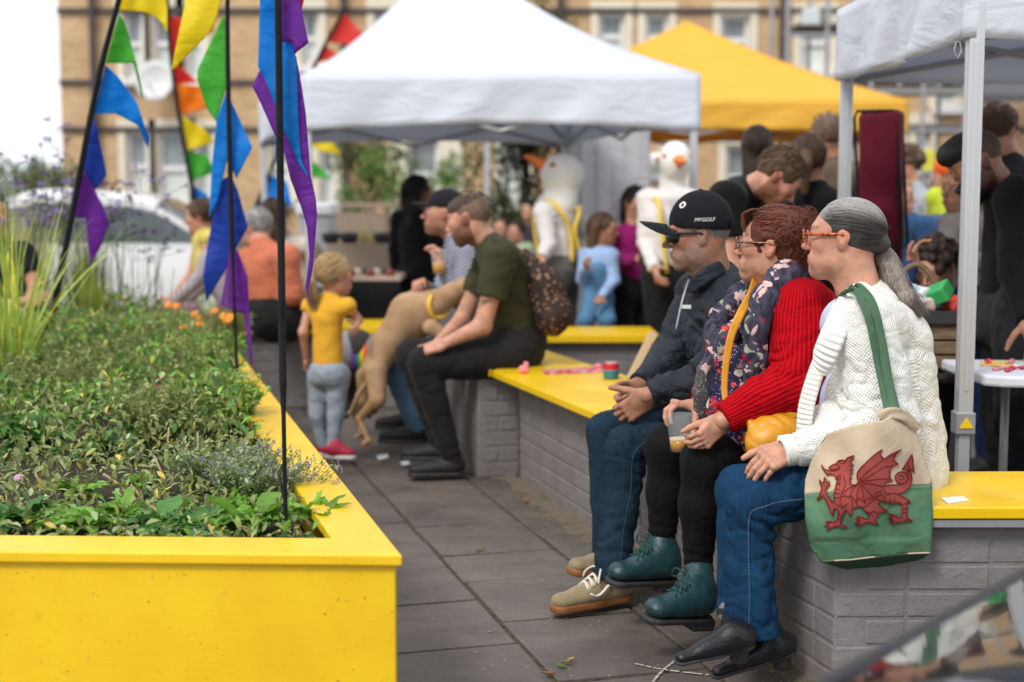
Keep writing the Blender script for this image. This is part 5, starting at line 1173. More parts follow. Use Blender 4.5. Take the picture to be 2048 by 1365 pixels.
for p in ([(556, 505), (640, 460), (780, 372), (905, 350)], [(570, 480), (640, 410), (770, 310)], [(575, 500), (700, 480), (840, 470)], [(580, 510), (690, 520), (778, 545)], [(770, 310), (840, 262), (936, 222)], [(548, 520), (470, 560), (400, 620), (400, 640), (440, 622), (480, 640), (500, 625), (540, 690), (560, 640), (600, 670), (615, 690), (625, 650), (680, 640), (715, 640), (700, 600), (760, 580)],
   [(575, 520), (545, 600), (540, 690)], [(580, 520), (600, 600), (612, 690)], [(585, 520), (650, 590), (690, 640)], [(560, 515), (500, 570), (482, 640)], [(345, 690), (400, 720), (425, 740)], [(400, 640), (395, 700), (425, 720), (470, 690)], [(600, 725), (640, 700), (700, 650), (740, 660)], [(600, 740), (640, 775), (700, 760), (720, 790)], [(780, 560), (800, 610), (870, 600), (905, 612)], [(710, 640), (760, 600), (790, 640)],
   [(385, 440), (372, 510), (395, 530)], [(400, 430), (392, 520)], [(425, 440), (445, 520), (410, 600)], [(352, 560), (395, 570)], [(345, 600), (392, 605)], [(342, 640), (390, 640)], [(362, 520), (400, 525)], [(372, 480), (400, 485)], [(290, 640), (330, 690)], [(310, 400), (300, 376)], [(345, 350), (372, 352), (400, 372)], [(385, 325), (420, 340), (440, 320)], [(500, 640), (505, 735)], [(545, 690), (555, 720)], [(880, 640), (880, 692)], [(840, 645), (832, 690)], [(800, 640), (790, 675)], [(940, 700), (985, 690)], [(945, 740), (990, 735)], [(945, 770), (985, 775)], [(660, 770), (690, 810)], [(640, 760), (660, 800)], [(385, 790), (415, 800)], [(375, 820), (405, 830)], [(1018, 388), (985, 410)], [(1000, 330), (1005, 395)]): dl(p)
mb.build('dragon_outline', M_dline, db, smooth=True)
# ---------------- woman in the red cardigan
J = dict(pel=P(1625, 850, 4.5), chest=P(1575, 680, 4.42), neck=P(1553, 580, 4.42), head=P(1543, 494, 4.40), HR=frame(161, 4, 0),
   shL=P(1600, 618, 4.22), elL=P(1598, 770, 4.14), wrL=P(1446, 842, 4.10), shR=P(1500, 600, 4.62), elR=P(1440, 740, 4.62), wrR=P(1398, 806, 4.42),
   hipL=P(1630, 870, 4.33), hipR=P(1600, 855, 4.62), knL=P(1413, 922, 4.19), knR=P(1336, 893, 4.45), anL=P(1392, 1150, 4.22), anR=P(1322, 1095, 4.45))
a = P(1400, 812, 4.40); h1 = SDF(); hand_sdf(h1, a, V(-1, -.12, .10), V(.05, -.1, -1), V(0, -1, 0), (.75, .75, .45), s=.95, thumb=(.55, .10, .95), tc=.1, spread=.04, arm=P(1440, 740, 4.60), ar=.030)
a = P(1440, 846, 4.12); h2 = SDF(); hand_sdf(h2, a, px(a, P(1398, 888, 4.08)), V(-.75, .5, -.35), V(-.6, .1, .7), (.7, .8, .4), s=.90, thumb=(.4, .9, .3), spread=.01, arm=P(1500, 810, 4.11), ar=.030)
t = bench_person('person', 'auburn haired woman in red cardigan and floral scarf holding a cup of beer', J, SKIN, .97, .052, fem=True, hands=[h1, h2], headkw=dict(smile=True, nose=.4), eye=(.1, .12, .14))
RW = t; hc, HR = J['head'], J['HR']; hs = .97; L = loc2w(hc, HR, hs); fwd = HR[1] * V(1, 1, 0)
def _dress(n, b):
 v = n.coord((1, .5, 1)); cell = n.vor(v, 34, out=1); d = n.vor(v, 34, 'F1'); e = n.vor(v, 34, 'DISTANCE_TO_EDGE'); sx = n.new('ShaderNodeSeparateColor'); n.l(cell, sx.inputs[0])
 base = n.ramp(sx.outputs[0], [(0, (.030, .028, .075)), (.30, (.36, .015, .03)), (.52, (.020, .020, .055)), (.68, (.48, .20, .20)), (.84, (.60, .55, .52))], 'CONSTANT')
 c = n.mix(n.ramp(d, [(.28, 1), (.34, 0)]), base, n.ramp(sx.outputs[1], [(0, (.6, .06, .05)), (.4, (.03, .03, .10)), (.7, (.65, .6, .58))], 'CONSTANT')); c = n.mix(n.ramp(e, [(.04, 1), (.07, 0)]), c, (.030, .028, .07))
 f = n.vor(v, 120); c = n.mix(n.ramp(f, [(.18, .8), (.24, 0)]), c, (.62, .5, .48)); return c, n.bump(n.noise(n.coord(), 18, 4, .6), .4, .02)
M_dress = mat('red_navy_paisley_print', _dress, .9, spec=.1)
def _scarf(n, b):
 v = n.coord((1, .6, 1)); wv = n.noise(n.coord((1, 1, .45)), 42, 4, .65, dist=.6); c = n.mix(n.ramp(wv, [(.35, 0), (.65, 1)]), (.020, .019, .034), (.080, .076, .115))
 p1 = n.noise(v, 15, 3, .6, dist=.5); c = n.mix(n.ramp(p1, [(.57, 0), (.60, 1)]), c, n.mix(n.noise(v, 60, 2, .6), (.62, .30, .30), (.62, .56, .52)))
 p2 = n.noise(n.coord((1, .6, 1), loc=(3, 1, 2)), 17, 3, .6, dist=.8); c = n.mix(n.ramp(p2, [(.60, 0), (.63, 1)]), c, n.mix(n.noise(v, 90, 2, .6), (.13, .18, .10), (.46, .48, .38)))
 p3 = n.noise(n.coord((1, .6, 1), loc=(7, 5, 2)), 19, 2, .6); c = n.mix(n.ramp(p3, [(.655, 0), (.675, 1)]), c, (.42, .01, .03)); return c, n.bump(wv, .9, .006)
M_scarf = mat('floral_scarf', _scarf, .9, spec=.1)
S = SDF(); S.cap(P(1545, 690, 4.40), P(1560, 850, 4.42), .135, .150, k=.05); S.ell(P(1478, 715, 4.38), V(.105, .14, .11), None, .04); S.ell(P(1490, 815, 4.38), V(.13, .16, .12), None, .05)
S.cap(P(1580, 885, 4.36), P(1490, 888, 4.25), .105, .100, k=.04); S.cap(P(1580, 870, 4.62), P(1420, 880, 4.5), .10, .085, k=.04)
part('dress', S, .007, M_dress, t, noise=fold_noise(.006, 8, 14, 31))
S = SDF(); S.cap(P(1655, 900, 4.46), P(1612, 665, 4.43), .165, .148, k=.06, ax=fwd, sq=1.1); S.cap(P(1598, 618, 4.28), P(1570, 612, 4.58), .088, k=.06); S.cap(P(1600, 640, 4.42), P(1580, 570, 4.46), .10, .06, k=.05)
S.cap(P(1606, 628, 4.24), J['elL'], .093, .080, k=.04); S.cap(J['elL'], P(1520, 800, 4.11), .076, .062, k=.03); S.cap(P(1520, 800, 4.11), P(1450, 838, 4.10), .062, .048, k=.02, flat=1)
S.cap(J['shR'], J['elR'], .068, .056, k=.03); S.cap(J['elR'], P(1404, 800, 4.44), .054, .040, k=.02, flat=1)
S.ell(P(1478, 740, 4.36), V(.115, .13, .26), None, .03, sub=True); S.ell(J['neck'] + V(-.03, 0, .04), V(.065, .07, .07), None, .01, sub=True)
bones = [(P(1655, 930, 4.46), P(1600, 560, 4.43), fwd, 0), (P(1604, 600, 4.22), J['elL'], V(0, 1, 0), 0), (J['elL'], J['wrL'], V(0, 1, 0), .3), (J['shR'], J['elR'], V(0, 1, 0), 0), (J['elR'], J['wrR'], V(0, 1, 0), .3)]
fnz = fold_noise(.005, 8, 13, 41)
def rn_(X):
 return fnz(X) + crz(X, J['elL'] + V(-.05, 0, .03), V(-.5, 0, 1), 75, .13, .007) + crz(X, P(1490, 815, 4.1), J['wrL'] - J['elL'], 150, .09, .004, 5)
part('cardigan', S, .0055, M_rknit, t, noise=rn_, attrs=fabattr(bones))
# scarf
S = SDF(); kw = dict(k=.018, ax=V(0, 1, 0), sq=1.15)
S.chain([P(1612, 545, 4.55), P(1600, 535, 4.42), P(1570, 552, 4.30), P(1535, 600, 4.235), P(1512, 660, 4.215), P(1508, 720, 4.215), P(1508, 780, 4.22)], [.05, .050, .046, .043, .036, .033, .026], **kw)
S.chain([P(1608, 540, 4.52), P(1585, 540, 4.36), P(1545, 590, 4.25), P(1495, 645, 4.24), P(1452, 690, 4.29), P(1428, 668, 4.38), P(1440, 630, 4.46), P(1480, 590, 4.53), P(1530, 560, 4.6)], [.03, .034, .033, .031, .029, .029, .030, .032, .03], **kw)
S.chain([P(1452, 690, 4.30), P(1432, 720, 4.33), P(1424, 770, 4.35)], [.028, .032, .038], **kw); S.chain([P(1424, 735, 4.35), P(1416, 790, 4.37)], [.04, .034], **kw)
part('scarf', S, .005, M_scarf, t, noise=fold_noise(.009, 30, 15, 52), it=1)
S = SDF(); S.chain([P(1416, 742, 4.345), P(1408, 785, 4.35), P(1404, 826, 4.36)], [.036, .034, .026], k=.01, ax=V(0, 1, 0), sq=1.3)
M_seq = mat('grey_sequin_fringe', lambda n, b: (n.mix(n.ramp(n.vor(n.coord(), 130), [(.16, 1), (.22, 0)]), n.mix(n.noise(n.coord(), 90, 3, .6), (.025, .023, .026), (.10, .095, .10)), (.5, .48, .48)), n.bump(n.noise(n.coord(), 140, 3, .6), .8, .005)), .7)
part('scarf_fringe', S, .005, M_seq, t, noise=fold_noise(.004, 60, 60, 55))
M_must = plain('mustard_leather', (.62, .27, .012), .42, var=.18, scale=14, bump=.01); M_legg = cloth('black_leggings', (.0065, .0065, .0075), var=.3, rough=.8, fold=14, wr=.3, sheen=.05)
S = SDF(); S.cap(P(1600, 880, 4.33), J['knL'], .094, .074, k=.04); S.cap(J['knL'], P(1400, 1010, 4.20), .070, .061, k=.03); S.cap(P(1400, 1010, 4.20), P(1396, 1132, 4.22), .060, .042, k=.03, flat=1)
S.cap(P(1590, 870, 4.6), J['knR'], .088, .070, k=.04); S.cap(J['knR'], P(1330, 985, 4.45), .066, .056, k=.03); S.cap(P(1330, 985, 4.45), P(1324, 1078, 4.45), .055, .042, k=.03, flat=1)
part('leggings', S, .006, M_legg, t, noise=lambda X: crz(X, J['knL'] + V(.06, 0, -.05), V(.6, 0, 1), 120, .11, .003) + crz(X, P(1398, 1110, 4.2), V(.1, 0, 1), 190, .07, .004, 3) + crz(X, P(1328, 1060, 4.45), V(.1, 0, 1), 190, .07, .004, 5))
# teal boots
M_teal = mat('teal_leather', lambda n, b: (n.mix(n.ramp(n.noise(n.coord(), 16, 4, .6), [(.3, 0), (.75, 1)]), (.006, .030, .036), (.018, .062, .070)), n.bump(n.noise(n.coord((1, 1, 2)), 34, 5, .65), .5, .007)), .36); M_tlace = plain('teal_lace', (.010, .060, .058), .85)
def lace_boot(he, to, an_, topc, up):
 he, to, an_, topc = map(np.asarray, (he, to, an_, topc)); f = norm(to - he); up = norm(up - f * np.dot(up, f)); r = np.cross(f, up); R = np.array([r, f, up]); Ln = np.linalg.norm(to - he); w_ = .046
 S = SDF(); S.cap(he + f * w_ * .9 + up * .045, to - f * w_ * .95 + up * .036, w_ * .84, w_ * .88, k=.02, ax=up, sq=1.3); S.ell(he + f * Ln * .26 + up * .07, V(.038, .068, .055), R, .03); S.ell(he + f * Ln * .50 + up * .055, V(.036, .06, .04), R, .03)
 S.cap(he + f * Ln * .24 + up * .07, topc, .042, .045, k=.03, flat=1); S.box((he + to) / 2 - up * .03, V(.2, .3, .042), R, .003, .002, sub=True); S.cap(topc + (topc - an_) * .02, topc + (topc - an_) * .6, .038, .038, k=.003, flat=3, sub=True)
 o = part('boot', S, .0048, M_teal, t, it=1, noise=fold_noise(.0016, 26, 30, 71))
 T_ = SDF(); T_.cap(he + f * w_ * .9 + up * .006, to - f * w_ * .9 + up * .006, w_ * .86, w_ * .92, k=.01); T_.box((he + to) / 2 + up * .112, V(.2, .3, .1), R, .002, .002, sub=True); T_.box((he + to) / 2 - up * .105, V(.2, .3, .1), R, .002, .002, sub=True)
 T_.box(he + f * .045 - up * .012, V(.036, .042, .018), R, .004, .006); part('sole', T_, .004, M_hemsole, o)
 fr0 = topc + f * .046; mids = [fr0 - norm(topc - an_) * .01, fr0 - norm(topc - an_) * .05, he + f * Ln * .50 + up * .115, he + f * Ln * .58 + up * .094, he + f * Ln * .68 + up * .080]
 mb = MB(); pts = curve_pts(mids, 12)
 for i in range(0, 12, 2):
  a_, b_ = pts[i], pts[min(i + 2, 12)]; n_ = norm(f * .6 + up); mb.tube(curve_pts([a_ - r * .022, a_ + n_ * .006, b_ + r * .022], 6), .0026, 6); mb.tube(curve_pts([a_ + r * .022, a_ + n_ * .008, b_ - r * .022], 6), .0026, 6)
 q = pts[1] + f * .008
 for sx_ in (-1, 1): mb.tube(curve_pts([q, q + r * sx_ * .03 + f * .02 + up * .012, q + r * sx_ * .045 + f * .012 - up * .02, q + r * sx_ * .01 - up * .004], 8), .0026, 6); mb.tube(curve_pts([q, q + r * sx_ * .015 + f * .02 - up * .03, q + r * sx_ * .025 + f * .012 - up * .065], 6), .0026, 6)
 mb.build('lace', M_tlace, o, smooth=True)
 mb = MB(); c_ = he + f * Ln * .2 + up * .06; mb.tube(curve_pts([topc - r * .0535 * (1) * 0 + (-r if (-r)[1] < 0 else r) * .0525 - f * .005, (topc + c_) / 2 + (-r if (-r)[1] < 0 else r) * .049, c_ + (-r if (-r)[1] < 0 else r) * .044], 8), .0022, 6); mb.build('zip', M_tlace, o)
lace_boot(P(1420, 1236, 4.17), P(1288, 1240, 4.04), P(1405, 1200, 4.20), P(1398, 1134, 4.21), V(-.05, -.2, 1)); lace_boot(P(1352, 1160, 4.46), P(1214, 1166, 4.33), P(1335, 1130, 4.47), P(1322, 1066, 4.46), V(-.1, -.2, 1))
# hair: wavy updo with fringe
S = hair_cap(hc, HR, hs, grow=.010, front=.05, low=-.05, hairline=.083, side=.030); S.ell(L(0, -.080, .036), V(.082, .074, .080), HR, .03); S.ell(L(0, -.085, -.030), V(.064, .050, .050), HR, .03)
part('hair', S, .005, hairm('deep_auburn_hair', (.060, .015, .008), (.115, .028, .012)), t, noise=fold_noise(.004, 40, 40, 81))
rr = random.Random(21); paths = []
for i in range(700):
 d0 = norm(V(rr.uniform(-1, 1), rr.uniform(-.35, .74), rr.uniform(.32, 1.0)))
 if d0[1] > .62 and d0[2] < .62: continue
 T_ = norm(V(rr.uniform(-.5, .5), -1, rr.uniform(-.2, .5))); om = math.acos(max(-1, min(1, d0 @ T_))); ph = rr.uniform(0, 6); pt_ = []
 for k in range(13):
  q = k / 12; e = (math.sin((1 - q) * om) * d0 + math.sin(q * om) * T_) / math.sin(om); lf = 1.02 + .04 * math.sin(q * 7 + ph) + .05 * q; pt_.append(L(*(V(0, -.014, .030) + e * V(.084, .107, .098) * lf + V(0, 0, .004 * math.sin(q * 11 + ph)))))
 paths.append(pt_)
for i in range(900):
 c_ = V(0, -.080, .030) + norm(V(rr.gauss(0, 1), rr.gauss(-.4, 1), rr.gauss(0, 1))) * V(.088, .080, .088) * rr.uniform(.93, 1.05); ra = rr.uniform(.010, .024); n_ = norm(V(rr.gauss(0, 1), rr.gauss(0, 1), rr.gauss(0, 1))); a_ = norm(np.cross(n_, V(.3, .2, 1))); b_ = np.cross(n_, a_); p0 = rr.uniform(0, 6); tu = rr.uniform(2.4, 5)
 paths.append([L(*(c_ + ra * (1 + .2 * q) * (a_ * math.cos(p0 + q * tu) + b_ * math.sin(p0 + q * tu)) + n_ * .02 * q)) for q in np.linspace(0, 1, 10)])
for i in range(90):                                              # fringe and loose locks at the nape
 s_ = rr.choice([-1, 1]); x0 = rr.uniform(.0, .062)
 if i < 60: paths.append(curve_pts([L(s_ * x0, .060 + rr.gauss(0, .004), .116), L(s_ * (x0 + .004), .092 + rr.gauss(0, .003), .098), L(s_ * (x0 + .010), .103 - x0 * .35, .068 + rr.gauss(0, .004)), L(s_ * (x0 + .014), .094 - x0 * .4, .045 + rr.gauss(0, .006))], 8))
 else: paths.append(curve_pts([L(s_ * x0 * .8, -.08, -.02), L(s_ * x0 + rr.gauss(0, .01), -.095 + rr.gauss(0, .01), -.06), L(s_ * x0 + rr.gauss(0, .012), -.085 + rr.gauss(0, .01), -.095 + rr.gauss(0, .01))], 8))
strands('hair_strands', paths, .0015, strandm('auburn_locks', (.125, .029, .012)), t, 4)
glasses(t, J, hs, M_tort_d, M_lens, y=.109, z=.004, temple=.0040, thick=.0025)
# strap + bag
mb = thing('handbag', 'slouchy mustard leather handbag with long strap on the lap beside the red cardigan', 'handbag', P(1545, 890, 4.08))
ribbon('strap', [P(1512, 560, 4.40), P(1502, 590, 4.27), P(1480, 630, 4.19), P(1463, 670, 4.175), P(1453, 720, 4.17), P(1449, 770, 4.165), P(1453, 808, 4.15), P(1470, 832, 4.16), P(1496, 846, 4.13)], lambda q: .030 - .012 * min(1, q * 1.6), M_must, mb, nrm=(0, -1, 0))
S = SDF(); S.ell(P(1562, 872, 4.06), V(.092, .045, .060), frame(90, 0, -12), .02); S.ell(P(1530, 892, 4.04), V(.052, .04, .046), None, .05); S.cap(P(1500, 838, 4.08), P(1608, 826, 4.10), .020, .016, k=.012); S.cap(P(1502, 846, 4.05), P(1512, 900, 4.03), .010, .010, k=.01)
part('body', S, .0045, M_must, mb, noise=lambda X: crz(X, P(1550, 855, 4.05), V(1, 0, .6), 120, .10, .0028, 2)); r_ = MB(); r_.tube([P(1482 + 11 * math.cos(a), 850 + 8 * math.sin(a), 4.12) for a in [k * math.pi / 10 for k in range(21)]], .0016, 6); r_.build('ring', M_steel, mb, smooth=True)
# cup
def cup_thing(label, c0, axis, hgt, r0, r1, level, liquid, name='plastic_cup'):
 t_ = thing(name, label, 'cup', c0); az = norm(axis); m_ = MB(); th = .0008
 m_.lathe(c0, [(.001, 0), (r0, 0), (r1, hgt), (r1 + .0028, hgt + .0005), (r1 + .0028, hgt + .003), (r1, hgt + .003), (r1 - th, hgt), (r0 - th, .002), (.001, .002)], 36, az, cap=False)
 m_.build('cup_wall', mat('clear_plastic', lambda n, b: (.70, .73, .76), .04, Alpha=.10), t_, smooth=True)
 m_ = MB(); rr_ = r0 + (r1 - r0) * level; m_.lathe(c0, [(.001, .003), (r0 - .002, .003), (rr_ - .002, hgt * level), (.001, hgt * level)], 32, az, cap=False); m_.build('drink', liquid, t_, smooth=True)
 m_ = MB(); m_.lathe(c0 + az * (hgt * level + .0004), [(.001, 0), (rr_ - .0022, 0), (rr_ - .0022, .0035), (.001, .0035)], 32, az, cap=False); m_.build('foam', plain('beer_foam', (.72, .6, .38), .7), t_)
 return t_
M_beer = mat('hazy_beer', lambda n, b: (.75, .36, .03), .1, Transmission_Weight=.25)
cup_thing('clear plastic cup with a little hazy beer held by the woman in red', P(1360, 903, 4.28), V(-.045, 0, 1), .112, .0285, .040, .33, M_beer)
# ---------------- man in the navy jacket and cap
J = dict(pel=P(1505, 805, 5.02), chest=P(1448, 650, 4.90), neck=P(1425, 555, 4.88), head=P(1396, 470, 4.85), HR=frame(176, -6, 2),
   shL=P(1478, 600, 4.70), elL=P(1428, 758, 4.66), wrL=P(1293, 793, 4.66), shR=P(1400, 590, 5.06), elR=P(1335, 735, 5.02), wrR=P(1270, 778, 4.88),
   hipL=P(1500, 838, 4.92), hipR=P(1480, 825, 5.16), knL=P(1253, 894, 4.68), knR=P(1212, 862, 4.92), anL=P(1226, 1150, 4.60), anR=P(1214, 1105, 4.84))
a = P(1296, 794, 4.67); h1 = SDF(); hand_sdf(h1, a, px(a, P(1243, 832, 4.70)), V(-.25, 1, -.25), V(-.3, 0, 1), (.35, .85, .7), s=1.05, thumb=(.60, .55, .25), tc=.15, spread=.07, arm=P(1380, 775, 4.67), ar=.034)
a = P(1272, 776, 4.88); h2 = SDF(); hand_sdf(h2, a, px(a, P(1232, 822, 4.80)), V(.15, -1, -.1), V(-.6, 0, 1), (.6, 1.0, .9), s=1.05, thumb=(.5, .6, .3), tc=.2, spread=.07, arm=P(1330, 745, 5.0), ar=.034)
t = bench_person('person', 'man in black cap, sunglasses and navy jacket sitting with clasped hands', J, SKIN_T, 1.0, .064, beard=(.0, (.95, 1.42, 1.85), .8), hands=[h1, h2], jaw=1.08, fade=(.8, 1.0, 1.2))
hc, HR = J['head'], J['HR']; L = loc2w(hc, HR, 1.0)
def _jk(n, b):
 v = n.coord(); a = n.noise(v, 6, 4, .6); cr = n.noise(n.coord((1, 1, 1.6)), 15, 5, .6, dist=1.1); return n.mix(n.ramp(a, [(.3, 0), (.7, 1)]), (.0085, .011, .018), (.022, .028, .040)), n.bump(cr, .7, .03)
M_jack = mat('navy_softshell', _jk, .6, spec=.25)
S = SDF(); S.cap(P(1515, 830, 5.02), P(1450, 660, 4.90), .165, .150, k=.06, ax=norm(V(-1, 0, .4)), sq=1.1); S.cap(P(1476, 606, 4.74), P(1415, 596, 5.04), .088, k=.06); S.cap(P(1455, 620, 4.89), P(1430, 562, 4.89), .10, .078, k=.05)
S.cap(J['shL'], J['elL'], .088, .074, k=.04); S.cap(J['elL'], P(1302, 792, 4.66), .072, .046, k=.03, flat=1); S.cap(J['shR'], J['elR'], .085, .070, k=.04); S.cap(J['elR'], P(1280, 770, 4.89), .068, .046, k=.03, flat=1)
S.ell(J['neck'] + V(-.03, 0, .055), V(.062, .066, .075), None, .008, sub=True)
fj = fold_noise(.009, 8, 12, 101)
def jnz(X):
 return fj(X) + crz(X, J['elL'] + V(-.05, 0, .04), V(.7, 0, 1), 70, .15, .009) + crz(X, P(1400, 700, 4.8), V(.3, .3, 1), 60, .15, .008, 4) + crz(X, P(1340, 790, 4.66), J['wrL'] - J['elL'], 90, .10, .006, 6) + crz(X, P(1480, 680, 4.75), V(1, 0, .8), 50, .14, .007, 8)
part('jacket', S, .006, M_jack, t, noise=jnz)
m_ = MB(); m_.tube(curve_pts([P(1378, 560, 4.83), P(1368, 590, 4.78), P(1360, 622, 4.76), P(1352, 660, 4.75)], 16), .004, 6); m_.build('zip', M_steel, t, smooth=True)
ribbon('collar_flap', [P(1464, 548, 4.99), P(1450, 536, 4.83), P(1418, 548, 4.775), P(1388, 570, 4.79), P(1372, 566, 4.87)], .052, M_jack, t, nrm=(-.1, -1, .1), th=.008)
m_ = MB(); m_.box(P(1373, 614, 4.70), (.030, .004, .012)); m_.build('logo_patch', plain('white_print', (.7, .7, .7), .6), t)
S = SDF(); S.ell(P(1500, 830, 5.02), V(.16, .18, .11), None, .04); S.cap(P(1490, 838, 4.90), J['knL'], .090, .068, k=.04); S.cap(J['knL'], P(1238, 1020, 4.64), .066, .061, k=.03); S.cap(P(1238, 1020, 4.64), P(1222, 1158, 4.60), .061, .058, k=.03, flat=1)
S.cap(P(1480, 825, 5.14), J['knR'], .086, .066, k=.04); S.cap(J['knR'], P(1218, 1110, 4.84), .064, .056, k=.03, flat=1)
fj2 = fold_noise(.007, 5, 7, 111)
part('jeans', S, .006, M_jean_d, t, noise=lambda X: fj2(X) + crz(X, J['knL'] + V(.07, 0, -.06), V(.6, 0, 1), 95, .14, .007) + crz(X, P(1228, 1110, 4.6), V(.2, 0, 1), 120, .13, .006, 4) + crz(X, P(1330, 865, 4.7), V(1, 0, -.3), 70, .12, .006, 9))
m_ = MB(); stitch(m_, [P(1400, 852, 4.60), P(1330, 862, 4.60), P(1270, 905, 4.60), P(1262, 980, 4.57), P(1247, 1060, 4.55), P(1240, 1140, 4.54)], .0011); m_.build('seam_stitching', plain('faded_thread', (.12, .15, .17), .9), t)
# tan skate shoes
M_suede = mat('tan_suede', lambda n, b: (n.mix(n.ramp(n.noise(n.coord(), 22, 4, .6), [(.3, 0), (.7, 1)]), (.21, .155, .080), (.34, .265, .145)), n.bump(n.noise(n.coord(), 260, 3, .6), .4, .002)), .95, Sheen_Weight=.4); M_gum = plain('gum_rubber', (.26, .105, .028), .5); M_white = plain('white_leather', (.74, .73, .69), .5); M_lace = plain('cream_lace', (.70, .67, .58), .9)
def skate(he, to, an_, up):
 o = shoe(t, he, to, up, M_suede, M_gum, w=.050, hgt=.075, ankle=an_, h=.0048, soleth=.024, toew=.85, ar=.046, topr=.047); f = norm(np.asarray(to) - he); up = norm(up - f * np.dot(up, f)); r = np.cross(f, up); sd_ = r if r[1] < 0 else -r; Ln = np.linalg.norm(np.asarray(to) - he)
 q = lambda a, b_, c: he + f * Ln * a + up * b_ + sd_ * c
 m_ = MB(); m_.tube(curve_pts([q(.64, .062, .058), q(.57, .052, .060), q(.50, .060, .059), q(.40, .082, .055), q(.30, .090, .052), q(.16, .090, .050), q(.06, .082, .038)], 20), .0055, 6, sx=.6); m_.build('side_stripe', M_white, o, smooth=True)
 m_ = MB();
 for i in range(6):
  a_ = .42 + i * .055; z_ = .112 - i * .010 - (i > 3) * .003 * (i - 3); m_.tube(curve_pts([q(a_, z_ - .016, .030), q(a_ + .012, z_ + .002, 0), q(a_ + .03, z_ - .018, -.030)], 6), .0042, 6); m_.tube(curve_pts([q(a_, z_ - .016, -.030), q(a_ + .012, z_ + .004, 0), q(a_ + .03, z_ - .018, .030)], 6), .0042, 6)
 for s_ in (-1, 1): m_.tube(curve_pts([q(.42, .112, 0), q(.44, .125, .02 * s_), q(.50, .108, .04 * s_), q(.52, .085, .046 * s_)], 8), .0036, 6)
 m_.build('lace', M_lace, o, smooth=True); m_ = MB(); m_.box(q(.36, .132, 0), (.045, .012, .045), r, f, norm(up + f * -.3)); m_.build('tongue', M_suede, o, bevel=.005)
skate(P(1262, 1196, 4.66), P(1103, 1226, 4.50), P(1226, 1150, 4.61), V(-.12, -.12, 1)); skate(P(1280, 1148, 4.92), P(1136, 1150, 4.76), P(1218, 1100, 4.85), V(-.05, -.1, 1))
m_ = MB(); m_.lathe(P(1228, 1160, 4.605), [(.047, -.012), (.051, 0), (.047, .012)], 20, V(.1, 0, 1), cap=False); m_.build('sock', plain('lilac_sock', (.42, .40, .58), .9), t, smooth=True)
# short grey hair under a cap
S = hair_cap(hc, HR, 1.0, grow=.003, low=-.035, side=.032); part('hair', S, .004, hairm('short_grey_hair', (.12, .11, .105), (.24, .23, .22)), t)
cp_ = thing('cap', 'black baseball cap with white logo on the head of the man in navy', 'cap', L(0, 0, .05)); CR = frame(176, -2, 2); LC = loc2w(hc, CR, 1.0)
M_capf = cloth('black_cap_fabric', (.0085, .0095, .012), var=.2, wr=.12, rough=.8, sheen=.1)
S = SDF(); S.ell(LC(0, -.012, .040), V(.088, .110, .112), CR, .01); S.box(LC(0, -.012, -.085), V(.2, .2, .105), frame(176, 3, 2), .004, .002, sub=True); S.ell(LC(0, -.012, .030), V(.083, .105, .104), CR, .002, sub=True)
part('crown', S, .0042, M_capf, cp_, it=2)
rows = []
for i in range(13):
 q = i / 12; row = []
 for j in range(25):
  a_ = (j / 24 - .5) * math.pi * .92; ex = math.sin(a_); ey = math.cos(a_); row.append(LC(.082 * ex * (1 + .04 * q), .060 + .045 * ey * 1.0 + q * .092 * (ey ** .75), .040 - .002 + .020 * q * ey - .034 * ex * ex - .006 * q * q))
 rows.append(row)
m_ = MB(); m_.grid(rows); m_.build('brim', M_capf, cp_, smooth=True, solid=.004); m_ = MB(); m_.lathe(LC(0, -.012, .151), [(.001, .005), (.006, .003), (.008, 0), (.001, -.003)], 12, V(0, 0, 1)); m_.build('button', M_capf, cp_)
def on_cap(th_, el_, o=.0012):
 return LC(.088 * math.sin(th_) * math.cos(el_) * (1 + o * 10), -.012 + .110 * math.cos(th_) * math.cos(el_) * (1 + o * 10), .040 + .112 * math.sin(el_) * (1 + o * 10))
# logo: two interlocking hoops, front left of crown; lettering on the side. left of head is -x
m_ = MB(); c_th, c_el = -.80, .60
for s_ in (1, -1):
 m_.tube([on_cap(c_th + .115 * math.cos(a_) , c_el + s_ * (.035 - .125 * math.sin(a_)), .0018) for a_ in [math.pi * k / 12 for k in range(13)]], .0034, 6)
m_.build('logo', M_white, cp_, smooth=True)
FCU = bpy.data.curves.new('cap_lettering', 'FONT'); FCU.body = 'MYGOLF'; FCU.size = .017; FCU.extrude = .0005; FCU.align_x = 'CENTER'; FCU.align_y = 'CENTER'; FCU.materials.append(M_white); FCU.shear = .3
fo = bpy.data.objects.new('lettering', FCU); link(fo, cp_); tmp = fo
dgp = bpy.context.evaluated_depsgraph_get(); me_ = fo.evaluated_get(dgp).to_mesh(); vv = [(v.co.x, v.co.y, v.co.z) for v in me_.vertices]; ff = [tuple(p.vertices) for p in me_.polygons]; bpy.data.objects.remove(fo)
vw = [on_cap(-1.62 - x / .105, .13 + y / .112, .0016 + z * .02) for x, y, z in vv]; mesh('lettering', vw, ff, M_white, cp_, smooth=False)
